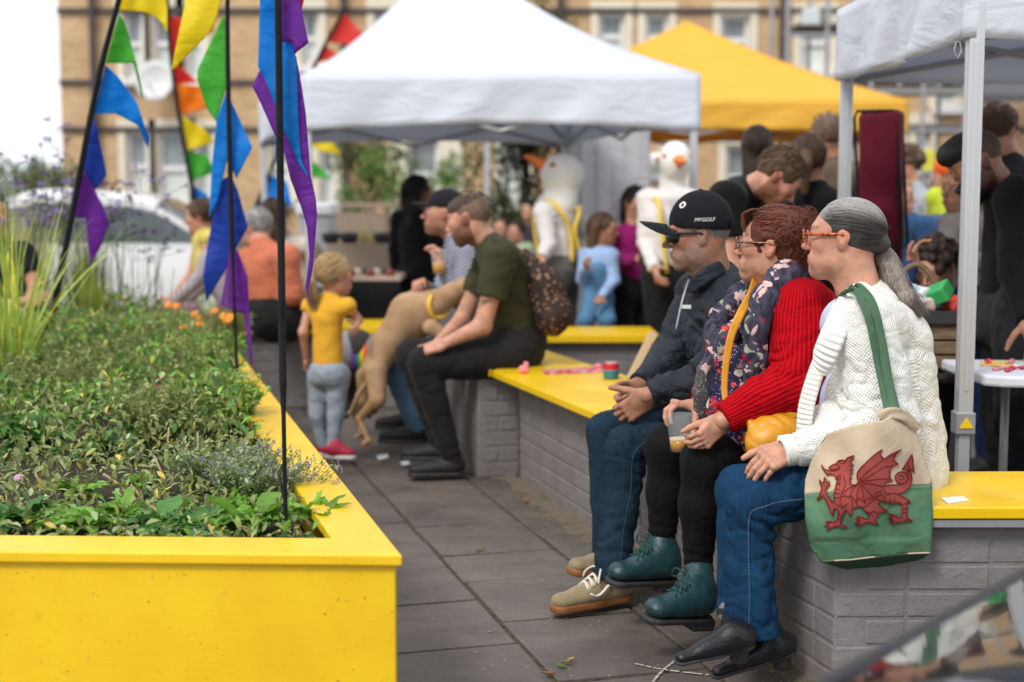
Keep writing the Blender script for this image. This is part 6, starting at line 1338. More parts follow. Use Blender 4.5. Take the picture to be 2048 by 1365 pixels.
# wrap sunglasses
sg = thing('sunglasses', 'dark wraparound sunglasses on the man in the navy jacket', 'sunglasses', L(0, .1, .01)); S = SDF()
for i in (-1, 1): S.ell(L(i * .037, .084, .003), V(.041, .026, .027), HR, .008)
S.ell(L(0, .066, .004), V(.060, .022, .024), HR, .004, sub=True); part('lens', S, .003, M_blens, sg)
m_ = MB()
for i in (-1, 1): m_.tube([L(i * .058, .088, .016), L(i * .072, .060, .017), L(i * .079, .015, .014), L(i * .080, -.012, .006)], [.005, .0055, .005, .004], 6)
m_.tube([L(-.058, .088, .018), L(-.03, .107, .021), L(0, .110, .018), L(.03, .107, .021), L(.058, .088, .018)], .0032, 6); m_.build('frame', M_black, sg, smooth=True)
# ================================================================ people further back
def setpx(J, **k):
 for a, v in k.items(): J[a] = P(*v)
 return J
C_olive = cloth('olive_tshirt', (.045, .046, .022), fold=9); C_blackj = cloth('washed_black_denim', (.018, .017, .018)); M_shoeb = plain('black_trainer', (.012, .012, .013), .7)
# -------- man in olive
J = dict(R=frame(172), pel=P(1030, 690, 7.02), chest=P(1012, 555, 6.98), neck=P(975, 485, 7.0), head=P(938, 440, 7.0), HR=frame(165, -14, -4), ud=norm(V(-.45, 0, 1)),
   shL=P(1003, 512, 6.82), elL=P(965, 652, 6.78), wrL=P(888, 688, 6.72), shR=P(985, 510, 7.16), elR=P(925, 640, 7.15), wrR=P(872, 690, 6.95),
   hipL=P(1020, 712, 6.92), hipR=P(1010, 705, 7.15), knL=P(848, 728, 6.76), knR=P(824, 712, 7.02), anL=P(905, 925, 6.80), anR=P(885, 895, 7.06), ftL=V(-1, -.15, 0), ftR=V(-1, 0, 0))
J['hdL'] = V(-1, 0, -.35); J['hdR'] = V(-1, -.4, -.3); J['hpL'] = V(0, .5, -1); J['hpR'] = V(0, -.6, -1); J['htL'] = V(0, 1, .5); J['htR'] = V(0, -1, .4)
tm = figure('person', 'bearded man in olive t-shirt and black jeans leaning forward on the bench', J, SKIN, C_olive, C_blackj, 1.8, 1.16, 'short', res=.008, hres=.0045, shoem=M_shoeb, beard=(0, (.16, .12, .10), 1.0), seed=3, fold=.006, legw=1.0, jaw=1.12, headkw=dict(nose=1.0))
S = hair_cap(J['head'], J['HR'], 1.06, grow=.001, low=-.055, side=.03); part('hair_fade', S, .005, hairm('clipped_brown_hair', (.16, .095, .065), (.20, .12, .08)), tm); S = SDF(); S.ell(J['head'] + J['HR'][2] * .060 - J['HR'][1] * .005, V(.076, .104, .066), J['HR'], .01); part('hair', S, .005, hairm('short_brown_hair', (.040, .024, .016), (.075, .046, .032)), tm, noise=fold_noise(.004, 50, 50, 4)); scalp(tm, loc2w(J['head'], J['HR'], 1.08), 'buzz', (.05, .03, .02), 7, 500)
m_ = MB(); m_.tube([P(952, 604, 6.745), P(966, 600, 6.742), P(984, 603, 6.745)], [.004, .008, .003], 6, sx=.4)
m_.build('tattoo', plain('tattoo_ink', (.09, .085, .085), .8), tm, smooth=True)
bp_ = thing('backpack', 'brown floral drawstring backpack on the back of the man in olive', 'backpack', P(1105, 670, 6.9)); S = SDF(); S.chain([P(1050, 510, 6.95), P(1088, 570, 6.95), P(1108, 625, 6.93)], [.03, .085, .090], k=.04); S.ell(P(1105, 635, 6.92), V(.080, .10, .09), None, .03)
M_flor = mat('brown_floral_print', lambda n, b: (n.mix(n.ramp(n.vor(n.coord(), 42), [(.22, 0), (.36, 1)]), n.mix(n.ramp(n.noise(n.coord(), 20, 2, .5), [(.4, 0), (.6, 1)]), (.20, .095, .05), (.34, .20, .13)), (.028, .013, .009)), n.bump(n.noise(n.coord(), 22, 4, .6), .5, .02)), .85)
part('bag_body', S, .008, M_flor, bp_, noise=fold_noise(.006, 14, 14, 33)); m_ = MB(); m_.tube(curve_pts([P(985, 478, 6.80), P(1010, 490, 6.78), P(1040, 520, 6.82), P(1062, 560, 6.88)], 12), .013, 6, sx=.4); m_.tube(curve_pts([P(1002, 570, 6.80), P(1040, 600, 6.80), P(1085, 640, 6.85)], 8), .006, 6); m_.build('strap', M_blackc, bp_, smooth=True)
# -------- striped man drinking
def _stripe(n, b):
 f = n.ramp(n.wave(n.coord((1, 1, 1), (0, .5, 0)), 16, 'Z'), [(.45, 0), (.55, 1)]); return n.mix(f, (.07, .085, .13), (.42, .43, .50))
M_strp = mat('navy_white_stripe', _stripe, .9, spec=.1)
J = pose(P(905, 640, 8.0) * V(1, 1, 0), 180, 1.78, 'sit', lean=14, seat=.50, arms=('front', 'lap'), headpitch=4)
setpx(J, pel=(985, 655, 7.75), chest=(935, 530, 7.75), neck=(910, 470, 7.75), head=(888, 428, 7.75), shL=(938, 505, 7.58), elL=(922, 600, 7.5), wrL=(885, 535, 7.5), shR=(910, 505, 7.95), elR=(880, 600, 7.9), wrR=(850, 575, 7.7), hipL=(965, 690, 7.65), hipR=(960, 680, 7.9), knL=(783, 722, 7.4), knR=(790, 702, 7.8), anL=(836, 862, 7.45), anR=(826, 835, 7.8))
J['hdL'] = V(-.2, 0, 1); J['hpL'] = V(-1, 0, 0); J['htL'] = V(0, 1, .3)
figure('person', 'man in striped top, light jeans and dark cap drinking beer on the bench', J, SKIN, M_strp, M_jean_l, 1.78, 1.0, 'long', res=.010, hres=.007, shoem=M_shoeb, beard=(0, (.4, .3, .25), .7), seed=5, curl=(.7, .8, .5))
cup_thing('plastic cup half full of beer raised by the man in the striped top', P(878, 548, 7.45), V(0, 0, 1), .12, .03, .042, .45, M_beer)
def baseball_cap(label, J, s, col, yaw=None, flat=False):
 L = loc2w(J['head'], J['HR'], s); t_ = thing('cap', label, 'cap', L(0, 0, .05)); m = cloth('cap_' + label.split()[0] + str(len(label)), col, rough=.8); S = SDF(); S.ell(L(0, -.012, .040), V(.087, .108, .100) * s, J['HR'], .01); S.box(L(0, -.012, -.07), V(.2, .2, .105), J['HR'], .004, .002, sub=True); part('crown', S, .007, m, t_)
 S = SDF(); S.ell(L(0, .10, .042), V(.072, .085, .010) * s, J['HR'], .01); part('brim', S, .005, m, t_); return t_
baseball_cap('dark flat cap on the man in the striped top', J, 1.0, (.012, .012, .016))
# a third hand resting on the dog belongs to the striped man's left; camera-side forearm
# -------- tan greyhound standing up at the bench
dg = thing('dog', 'tan greyhound standing on its hind legs with front paws on the bench', 'dog', P(740, 885, 7.1)); S = SDF(); k = .03
S.chain([P(868, 612, 7.35), P(820, 628, 7.32), P(775, 690, 7.28), P(745, 745, 7.22)], [.080, .105, .080, .062], k=k); S.ell(P(828, 640, 7.32), V(.10, .09, .12), None, k)
S.chain([P(868, 610, 7.35), P(900, 590, 7.4), P(930, 575, 7.42)], [.07, .052, .05], k=k); S.ell(P(948, 570, 7.42), V(.075, .045, .045), None, k); S.cap(P(965, 572, 7.42), P(1000, 580, 7.40), .034, .018, k=.02)
for (h_, kn, ho, pw, tp) in (((752, 745, 7.15), (755, 800, 7.08), (718, 838, 7.12), (738, 884, 7.08), (728, 888, 7.03)), ((735, 755, 7.30), (728, 800, 7.30), (712, 832, 7.34), (725, 868, 7.30), (714, 874, 7.26))):
 S.chain([P(*h_), P(*kn)], [.062, .040], k=.03); S.chain([P(*kn), P(*ho)], [.036, .019], k=.02); S.chain([P(*ho), P(*pw)], [.018, .014], k=.012); S.cap(P(*pw), P(*tp), .017, .016, k=.01)
for dd_ in (7.2, 7.45): S.chain([P(862, 655, dd_), P(905, 690, dd_), P(940, 680, dd_)], [.045, .026, .018], k=.02); S.cap(P(940, 680, dd_), P(962, 684, dd_), .02, .018, k=.01)
S.chain([P(738, 760, 7.2), P(716, 790, 7.2), P(700, 826, 7.2), P(690, 830, 7.18)], [.018, .012, .008, .005], k=.01)
def dcol(v):
 c = np.ones((len(v), 4)); w_ = (v[:, 2] < .06)[:, None]; c[:, :3] = np.where(w_, (1.8, 2.1, 2.6), 1); return {'Col': c}
def _fur(n, b):
 at = n.new('ShaderNodeAttribute', attribute_name='Col').outputs['Color']; a = n.noise(n.coord(), 9, 4, .6); return n.mix(1.0, n.mix(n.ramp(a, [(.3, 0), (.7, 1)]), (.30, .175, .090), (.48, .31, .18)), at, 'MULTIPLY'), n.bump(n.noise(n.coord((90, 90, 25)), 1, 3, .6), .4, .004)
part('body', S, .008, mat('fawn_fur', _fur, .8, spec=.2), dg, attrs=dcol); m_ = MB(); m_.tube(curve_pts([P(862, 592, 7.28), P(858, 612, 7.25), P(868, 636, 7.27), P(890, 630, 7.32), P(900, 600, 7.38)], 14), .013, 6); m_.build('collar', plain('yellow_collar', (.8, .5, .05), .6), dg, smooth=True)
d2 = thing('dog', 'dark brindle dog with a grey and rainbow coat beside the greyhound', 'dog', P(705, 830, 8.0)); S = SDF()
S.chain([P(745, 715, 7.9), P(712, 700, 7.9), P(700, 740, 7.95)], [.10, .11, .09], k=.03); S.ell(P(770, 690, 7.85), V(.07, .07, .07), None, .03); S.cap(P(775, 695, 7.85), P(800, 708, 7.85), .04, .03, k=.02)
for (x_, dd_) in ((690, 7.9), (703, 8.1), (735, 7.9), (745, 8.1)): S.chain([P(x_ + 12, 740, dd_), P(x_, 785, dd_), P(x_ + 8, 812, dd_), P(x_ + 2, 832 - (dd_ - 7.9) * 40, dd_)], [.05, .028, .018, .02], k=.02)
part('body', S, .010, plain('dark_brindle_fur', (.028, .022, .019), .8, scale=12), d2)
def _coat(n, b):
 sx = n.new('ShaderNodeSeparateXYZ'); n.l(n.new('ShaderNodeNewGeometry').outputs['Position'], sx.inputs[0]); x0, x1 = P(706, 700, 7.9)[0], P(738, 700, 7.9)[0]
 f = n.math('DIVIDE', n.math('SUBTRACT', sx.outputs[0], x0), x1 - x0); g = (.22, .22, .24)
 return n.ramp(f, [(0, g), (.02, (.25, .03, .35)), (.2, (.03, .15, .5)), (.38, (.05, .45, .08)), (.55, (.85, .7, .03)), (.72, (.9, .25, .02)), (.88, (.65, .03, .03)), (.98, g)], 'CONSTANT')
S = SDF(); S.chain([P(748, 712, 7.9), P(706, 702, 7.9)], [.108, .118], k=.03); part('coat', S, .010, mat('rainbow_coat', _coat, .9), d2)
# -------- girl in yellow
J = pose(P(660, 925, 7.25) * V(1, 1, 0), 62, 1.10, 'stand', arms=(((.25, .1, -.9), (.1, .4, -.8)), ((.3, .35, -.75), (-.1, .95, .1))), headyaw=-22, w=1.0)
setpx(J, pel=(657, 745, 7.25), chest=(655, 640, 7.25), neck=(660, 592, 7.27), head=(668, 551, 7.28), shL=(620, 612, 7.3), shR=(695, 612, 7.2), elL=(606, 665, 7.25), wrL=(612, 720, 7.32), elR=(716, 640, 7.28), wrR=(712, 655, 7.15), hipL=(637, 755, 7.3), hipR=(677, 755, 7.25), knL=(635, 830, 7.3), knR=(672, 830, 7.25), anL=(648, 898, 7.32), anR=(664, 902, 7.22))
J['ftL'] = norm(V(.8, .4, 0)); J['ftR'] = norm(V(1, -.3, 0)); C_yt = cloth('yellow_tshirt', (.72, .38, .035), var=.12, fold=12); C_lt = cloth('pale_grey_leggings', (.30, .35, .42), var=.15, fold=16)
g1 = figure('child', 'little girl in yellow t-shirt and pale grey leggings standing with her back turned', J, SKIN, C_yt, C_lt, 1.10, 1.0, 'cap', res=.007, hres=.005, shoem=plain('pink_trainer', (.42, .015, .06), .6), solem=M_white, seed=8, fem=True, hair='cap', hairm_=HB_BLOND, topw=1.0, fold=.004)
L = loc2w(J['head'], J['HR'], .93); rr = random.Random(4); paths = []
for i in range(500):
 a = rr.uniform(-math.pi, math.pi); e = rr.uniform(-.5, 1.5); d0 = V(math.cos(e) * math.sin(a), math.cos(e) * math.cos(a), math.sin(e))
 if d0[1] > .5 and d0[2] < .6: continue
 T_ = norm(V(-.15, -1, -.5)); om = math.acos(max(-1, min(1, d0 @ T_)))
 if om < .2: continue
 paths.append([L(*(V(0, -.014, .028) + ((math.sin((1 - q) * om) * d0 + math.sin(q * om) * T_) / math.sin(om)) * V(.088, .111, .100) + V(0, 0, .003 * math.sin(q * 9 + i)))) for q in np.linspace(0, 1, 8)])
for i in range(160): o = V(rr.gauss(0, .014), rr.gauss(0, .012), rr.gauss(0, .01)); paths.append(curve_pts([L(-.012, -.112, -.03), L(*(V(-.012, -.132, -.045) + o)), L(*(V(-.01, -.142, -.09) + o * 1.7)), L(*(V(-.005, -.120, -.165 - rr.random() * .03) + o * 1.3))], 7))
strands('hair_strands', paths, .0017, strandm('blond_strand', (.42, .27, .13)), g1, 3)
# -------- seated far left group
C_org = cloth('terracotta_shirt', (.52, .155, .085), var=.12, fold=7)
J = pose(P(540, 700, 8.85) * V(1, 1, 0), 110, 1.78, 'sit', lean=12, seat=.56, arms=('front', 'front'), w=1.1)
setpx(J, pel=(560, 630, 8.85), chest=(545, 545, 8.85), neck=(522, 485, 8.85), head=(512, 458, 8.9), shL=(500, 520, 8.95), shR=(572, 515, 8.7), elL=(490, 590, 9.0), elR=(585, 590, 8.7), wrL=(470, 620, 9.2), wrR=(560, 620, 9.1))
J['HR'] = frame(150, -12);
for s_ in 'LR': J['hip' + s_] = J['pel'] + V(0, .05, -.02); J['kn' + s_] = J['pel'] + V(-.1 if s_ == 'L' else .1, .42, 0); J['an' + s_] = J['kn' + s_] + V(0, 0, -.45)
figure('person', 'grey haired man in terracotta shirt seated on the far bench with his back turned', J, SKIN_R, C_org, C_blackj, 1.78, 1.25, 'long', res=.012, hres=.008, hair='short', hairm_=HB_GREY, seed=14, topw=1.05, fold=.007, tail=.06)
J = pose(P(395, 700, 9.9) * V(1, 1, 0), 205, 1.68, 'sit', lean=14, seat=.56, arms=('front', 'front'))
setpx(J, pel=(430, 610, 9.8), chest=(415, 520, 9.8), neck=(408, 462, 9.8), head=(400, 435, 9.8), shL=(420, 478, 9.65), shR=(400, 480, 9.95), elL=(402, 545, 9.6), elR=(385, 545, 9.9), wrL=(350, 600, 9.6), wrR=(345, 598, 9.8), knL=(362, 615, 9.6), knR=(358, 612, 9.9), anL=(350, 705, 9.5), anR=(350, 700, 9.8))
J['HR'] = frame(185, -12)
figure('person', 'bare shouldered woman in yellow and grey top sitting beyond the flags', J, SKIN, cloth('yellow_grey_top', (.42, .34, .18), (.6, .5, .1), var=.5, fold=30), cloth('mint_floral_trousers', (.36, .52, .40), (.6, .7, .55), var=.3), 1.68, 1.0, 'none', res=.012, hres=.009, hair='bun', hairm_=HB_BROWN, fem=True, seed=15)
J = pose(P(370, 700, 9.3) * V(1, 1, 0), 200, 1.6, 'sit', lean=30, seat=.56, arms=('front', 'front')); setpx(J, pel=(470, 610, 9.3), chest=(425, 540, 9.3), neck=(445, 500, 9.3), head=(455, 480, 9.35), shL=(425, 520, 9.2), elL=(395, 560, 9.2), wrL=(335, 618, 9.2), shR=(440, 520, 9.5), elR=(410, 570, 9.5), wrR=(360, 610, 9.4), knL=(385, 625, 9.1), knR=(380, 625, 9.4), anL=(375, 715, 9.0), anR=(372, 715, 9.3))
figure('person', 'person in grey lavender shirt leaning over behind the blue pennants', J, SKIN, cloth('lavender_shirt', (.36, .32, .35), fold=9), cloth('floral_skirt', (.45, .26, .26), (.2, .1, .2), var=.5, fold=30), 1.6, .95, 'long', res=.013, hres=.010, hair='mid', hairm_=HB_GREY, fem=True, seed=16)
J = pose(P(590, 700, 10.2) * V(1, 1, 0), 80, 1.7, 'sit', lean=8, seat=.56, arms=('lap', 'lap')); setpx(J, pel=(592, 610, 10.2), chest=(575, 520, 10.2), neck=(560, 465, 10.2), head=(550, 432, 10.2), shL=(545, 490, 10.3), shR=(612, 492, 10.1))
figure('person', 'long haired person in cream top and blue jacket sitting behind the terracotta shirt', J, SKIN, cloth('cream_blue_top', (.55, .48, .42), fold=8), cloth('slate_blue_trousers', (.13, .19, .26)), 1.7, 1.15, 'long', res=.014, hres=.010, hair='long', hairm_=HB_BROWN, fem=True, seed=17)
J = pose(P(30, 700, 7.8) * V(1, 1, 0), -40, 1.75, 'sit', lean=15, seat=.5, arms=('front', 'front')); setpx(J, pel=(0, 640, 7.8), chest=(5, 545, 7.8), neck=(-5, 470, 7.8), head=(-15, 430, 7.8), shL=(45, 510, 7.7), elL=(72, 575, 7.65), wrL=(42, 635, 7.6), shR=(-40, 510, 7.9))
figure('person', 'person in dark t-shirt with a watch sitting behind the tall grass, left edge', J, SKIN, cloth('dark_navy_tshirt', (.016, .019, .028)), C_blackj, 1.75, 1.05, 'short', res=.012, hres=.01, hair='short', hairm_=HB_DARK, seed=18)
rs = thing('rucksack', 'black rucksack on the bench beside the tall grass', 'bag', P(85, 655, 7.4)); S = SDF(); S.ell(P(80, 640, 7.4), V(.10, .09, .075), None); S.ell(P(60, 655, 7.4), V(.08, .08, .06), None, .03); part('bag_body', S, .010, cloth('black_nylon', (.010, .010, .012)), rs, noise=fold_noise(.005, 12, 12, 2)); m_ = MB(); m_.tube(curve_pts([P(60, 625, 7.4), P(78, 600, 7.4), P(98, 625, 7.4)], 8), .008, 6); m_.build('handle', M_black, rs)
# -------- centre back
C_blk = cloth('black_clothes', (.008, .008, .009), var=.3, fold=7)
J = pose(P(835, 800, 10.6) * V(1, 1, 0), 30, 1.66, 'stand', arms=(((.15, .1, -1), (.0, .3, -.9)), ((.15, .1, -1), (.0, .9, .1))))
setpx(J, head=(838, 385, 10.6), neck=(832, 425, 10.6), chest=(830, 475, 10.6), pel=(835, 560, 10.6), shL=(800, 440, 10.7), shR=(866, 440, 10.5), elL=(792, 500, 10.7), wrL=(790, 555, 10.7), elR=(880, 500, 10.5), wrR=(885, 545, 10.4))
figure('person', 'woman all in black with long dark hair standing near the black-clothed table', J, SKIN_D, C_blk, C_blk, 1.66, 1.15, 'long', res=.013, hres=.010, hair='long', hairm_=HB_BLACK, seed=20, fem=True)
# goose heads: two performers (and a third behind)
M_goose = mat('white_felt', lambda n, b: (n.mix(n.noise(n.coord(), 12, 4, .6), (.66, .65, .61), (.82, .81, .78)), n.bump(n.noise(n.coord(), 60, 4, .7), .4, .006)), .95, spec=.1); M_beak = plain('orange_beak', (.80, .20, .03), .5); M_brace = plain('yellow_braces', (.75, .52, .08), .8); C_wsh = cloth('white_blouse', (.66, .63, .62), var=.08, fold=8); C_gtr = cloth('grey_trousers', (.14, .13, .12))
def goose(label, J, gyaw, hc_, s, top, bot, gpitch=0, skinm=SKIN, seed=1, both=True, neck=True):
 t_ = figure('person', label, J, skinm, top, bot, 1.72, 1.12, 'long', res=.011, hres=.010, head=False, seed=seed, fold=.008)
 R = frame(gyaw, gpitch); L = loc2w(hc_, R, s); S = SDF(); S.ell(L(0, 0, .02), V(.125, .155, .140) * s, R, .03); S.ell(L(0, .06, -.02), V(.10, .11, .11) * s, R, .05); S.cap(L(0, -.04, -.04), L(0, -.04, -.22), .085 * s, .105 * s, k=.05); S.cap(L(0, .04, -.10), L(0, .06, -.215), .065 * s, .080 * s, k=.05); S.cap(L(0, .10, -.21), L(0, .17, -.25), .05 * s, .012 * s, k=.03)
 g_ = part('goose_head', S, .010, M_goose, t_, noise=fold_noise(.003, 20, 20, 5, False)); S = SDF(); S.cap(L(0, .13, .045), L(0, .30, .085), .058 * s, .026 * s, k=.02, ax=R[2], sq=1.3); S.cap(L(0, .14, .0), L(0, .22, .03), .035 * s, .012 * s, k=.02); part('beak', S, .007, M_beak, g_)
 for i in (-1, 1): m_ = MB(); m_.lathe(L(i * .105, .075, .055), [(.001, .010 * s), (.026 * s, .006 * s), (.030 * s, -.01)], 14, norm(i * R[0] + R[1] * .35)); m_.build('eye', plain('amber_eye', (.42, .22, .05), .4), g_, smooth=True)
 r, f, u = J['R']; m_ = MB()
 for i, s_ in ((-1, 'L'), (1, 'R')):
  a = J['chest'] + r * i * .085;
  m_.tube(curve_pts([J['pel'] + r * i * .07 + f * .155 + u * .05, a + f * .150, a + f * .11 + u * .11, a * 1 + u * .165, a - f * .125 + u * .11 - r * i * .02, J['chest'] - f * .165 - u * .03 - r * i * .05, J['pel'] - f * .165 + u * .08]), .014, 6, sx=.35) if False else m_.tube(curve_pts([J['pel'] + r * i * .08 + f * .150 + u * .05, a + f * .148, a + f * .11 + u * .115, a + u * .155, a - f * .13 + u * .09, J['chest'] - f * .155 + r * i * .02 - u * .05, J['pel'] - f * .155 + r * i * .05 + u * .06], 26), .017, 6)
 m_.build('braces', M_brace, t_, smooth=True); return t_
J = pose(P(1120, 800, 9.9) * V(1, 1, 0), 150, 1.72, 'stand', arms=(((.45, -.3, -.8), (.3, .5, -.5)), ((.7, -.5, -.7), (-.4, .2, -.7))))
setpx(J, pel=(1125, 540, 9.9), chest=(1115, 448, 9.9), neck=(1118, 405, 9.9), shL=(1088, 425, 9.8), elL=(1098, 490, 9.7), wrL=(1085, 515, 9.65), shR=(1145, 425, 10.0), elR=(1180, 480, 10.1), wrR=(1168, 520, 9.95))
J['R'] = frame(130)
goose('performer in white goose head and yellow braces facing left, near the grey back wall', J, 168, P(1127, 350, 9.9), .92, C_wsh, C_gtr, 10, SKIN, 22)
J = pose(P(1340, 800, 9.3) * V(1, 1, 0), -75, 1.78, 'stand', arms=(((.2, .1, -1), (-.1, .5, -.8)), ((.25, .1, -1), (.1, .3, -.9))))
setpx(J, pel=(1340, 560, 9.3), chest=(1330, 445, 9.3), neck=(1345, 385, 9.3), shR=(1296, 400, 9.35), shL=(1378, 400, 9.2), elR=(1292, 485, 9.3), wrR=(1310, 540, 9.1))
goose('performer in white goose head and yellow braces facing the camera behind the capped man', J, -84, P(1350, 322, 9.3), .80, C_wsh, cloth('black_trousers', (.012, .012, .013)), -18, SKIN, 23)
J = pose(P(1312, 800, 12.5) * V(1, 1, 0), -70, 1.6, 'stand'); goose('distant performer with goose head and orange scarf between gazebo leg and wall', J, -80, P(1312, 328, 12.5), .62, cloth('orange_scarf_top', (.45, .13, .03), fold=20), C_blk, 0, SKIN, 24)
J = pose(P(1195, 800, 9.75) * V(1, 1, 0), -30, 1.28, 'stand', arms=(((.3, .3, -.9), (-.3, .6, .2)), ((.3, .2, -.9), (-.2, .5, -.7))), headyaw=10, headpitch=-5)
setpx(J, head=(1207, 460, 9.75), neck=(1200, 497, 9.75), chest=(1195, 530, 9.75), pel=(1195, 590, 9.75), shL=(1222, 512, 9.7), shR=(1172, 512, 9.75), elL=(1228, 560, 9.65), wrL=(1202, 595, 9.5), elR=(1165, 560, 9.7), wrR=(1170, 535, 9.55), knL=(1215, 640, 9.5), knR=(1172, 640, 9.5))
figure('child', 'girl in pale blue shirt and denim dungarees behind the far bench', J, SKIN_T, cloth('pale_blue_shirt', (.32, .46, .72), fold=9), cloth('denim_blue', (.09, .21, .36), fold=14), 1.32, 1.05, 'long', res=.010, hres=.008, hair='mid', hairm_=HB_BROWN, fem=True, seed=25)
m_ = MB(); ff_ = SDF(); ff_.cap(P(1197, 600, 9.72), P(1195, 545, 9.70), .115, .09, k=.02, ax=norm(V(.5, -1, 0)), sq=1.2); part('dungaree_bib', ff_, .010, cloth('denim_blue', (.09, .21, .36)), bpy.data.objects[[o.name for o in bpy.data.objects if o.name.startswith('child')][-1]])
J = pose(P(1262, 800, 9.9) * V(1, 1, 0), -60, 1.5, 'stand', arms=(((.3, .3, -.9), (-.5, .8, .1)), ((.25, .2, -.9), (-.3, .8, .1))), headyaw=-15, headpitch=-15)
setpx(J, head=(1272, 408, 9.9), neck=(1264, 452, 9.9), chest=(1262, 495, 9.9), pel=(1268, 580, 9.9), shR=(1240, 470, 9.9), shL=(1295, 470, 9.85), elR=(1238, 525, 9.8), wrR=(1275, 518, 9.6))
figure('person', 'long dark haired girl in magenta jumper looking at her phone', J, SKIN, cloth('magenta_jumper', (.26, .012, .12), fold=9), C_blk, 1.55, 1.05, 'long', res=.012, hres=.009, hair='long', hairm_=HB_DARK, fem=True, seed=26)
ph = MB(); ph.box(P(1288, 512, 9.5), (.07, .012, .13)); tag(ph.build('phone', M_black, bevel=.006), 'dark phone in the hand of the girl in magenta', 'phone')
# -------- right hand crowd
J = pose(P(1500, 800, 6.9) * V(1, 1, 0), -20, 1.8, 'stand', lean=30)
setpx(J, pel=(1445, 560, 6.75), chest=(1455, 440, 6.6), neck=(1508, 375, 6.5), head=(1556, 355, 6.4), shR=(1452, 400, 6.35), shL=(1490, 390, 6.75), elR=(1458, 530, 6.3), wrR=(1530, 600, 6.2), elL=(1540, 480, 6.7), wrL=(1600, 500, 6.6)); J['HR'] = frame(-8, -48, 0); J['ud'] = norm(V(.8, 0, .8)); J['R'] = frame(-10)
figure('person', 'bearded man in black t-shirt bending over the stall behind the capped man', J, SKIN_R, C_blk, C_blk, 1.82, 1.22, 'short', res=.010, hres=.0055, hair='short', hairm_=HB_BROWN, beard=(0, (.30, .20, .13), .95), seed=30, collar=False)
J = pose(P(1515, 800, 8.2) * V(1, 1, 0), 80, 1.72, 'stand'); setpx(J, head=(1514, 297, 8.2), neck=(1512, 345, 8.2), chest=(1510, 410, 8.2), shL=(1470, 378, 8.2), shR=(1556, 378, 8.2))
figure('person', 'person with sleek dark brown hair seen from behind under the orange gazebo', J, SKIN, cloth('charcoal_top', (.03, .03, .033)), C_blk, 1.75, 1.0, 'long', res=.014, hres=.009, hair='mid', hairm_=HB_DARK, seed=31, fem=True)
J = pose(P(1640, 800, 6.9) * V(1, 1, 0), 70, 1.62, 'stand'); setpx(J, head=(1618, 318, 7.0), neck=(1630, 370, 7.0), chest=(1640, 430, 7.0), pel=(1640, 560, 7.0), shL=(1600, 400, 7.0), shR=(1690, 405, 6.9))
figure('person', 'brown ponytailed woman in black top with her back to the camera', J, SKIN, C_blk, C_blk, 1.62, 1.0, 'short', res=.013, hres=.008, hair='pony', hairm_=HB_BROWN, seed=32, fem=True)
J = pose(P(1690, 800, 7.5) * V(1, 1, 0), 100, 1.85, 'stand'); setpx(J, head=(1652, 275, 7.6), neck=(1665, 320, 7.6), chest=(1680, 385, 7.6), pel=(1690, 560, 7.6), shL=(1630, 350, 7.6), shR=(1735, 350, 7.5), elL=(1650, 400, 7.5))
figure('person', 'tall balding man in brown coat carrying a maroon case on his back', J, SKIN_R, cloth('brown_coat', (.13, .095, .07), fold=8), C_blk, 1.85, 1.05, 'long', res=.013, hres=.008, hair='buzz', hairm_=hairm('faded_hair', (.17, .10, .07)), seed=33, tail=.3)
gb = thing('gig_bag', 'maroon instrument case with black edging worn upright among the crowd', 'bag', P(1760, 520, 7.2)); S = SDF(); u_ = norm(P(1770, 500, 7.1) - P(1758, 240, 7.1)); sR = np.array([norm(V(1, -.5, 0)), norm(np.cross(u_, norm(V(1, -.5, 0)))), -u_]); S.box(P(1762, 360, 7.1), V(.100, .075, .335), sR, .01, .03); S.cap(P(1765, 430, 7.1), P(1772, 520, 7.1), .10, .08, k=.03)
part('case_body', S, .010, cloth('maroon_nylon', (.115, .010, .022), var=.2, fold=6), gb, noise=fold_noise(.003, 8, 8, 3)); m_ = MB(); cc_ = P(1762, 360, 7.1)
for sy in (-1, 1):
 q = [cc_ + sR[0] * .103 * a + sR[1] * .062 * sy + sR[2] * .338 * c for a, c in ((-.85, -1), (-1, -.9), (-1, .9), (-.85, 1), (.85, 1), (1, .9), (1, -.9), (.85, -1), (-.85, -1))]; m_.tube(q, .008, 6)
m_.build('edging', M_blackc, gb); S = SDF(); S.cap(P(1735, 430, 7.05), P(1790, 560, 7.0), .06, .05, k=.02); part('harness', S, .012, M_blackc, gb)
J = pose(P(1870, 800, 6.0) * V(1, 1, 0), -150, 1.35, 'stand', lean=12, arms=(((.3, .5, -.6), (-.2, .3, .8)), ((.3, .6, -.4), (-.4, -.1, 1))), headpitch=-35)
setpx(J, head=(1872, 535, 5.95), neck=(1888, 590, 6.0), chest=(1880, 640, 6.0), pel=(1880, 740, 6.0), shR=(1840, 610, 6.0), elR=(1806, 572, 5.85), wrR=(1822, 528, 5.92), shL=(1935, 605, 6.0), elL=(1960, 690, 5.9), wrL=(1930, 720, 5.8)); J['HR'] = frame(-138, -28); J['hdR'] = V(.5, 0, .8)
figure('child', 'curly brown haired boy in blue top bending over the stall, hand on his head', J, SKIN, cloth('royal_blue_top', (.010, .040, .15)), C_blk, 1.35, 1.0, 'long', res=.010, hres=.006, hair='curly', hairm_=HB_DARK, seed=34)
J = pose(P(2030, 900, 5.6) * V(1, 1, 0), 175, 1.82, 'stand', lean=10)
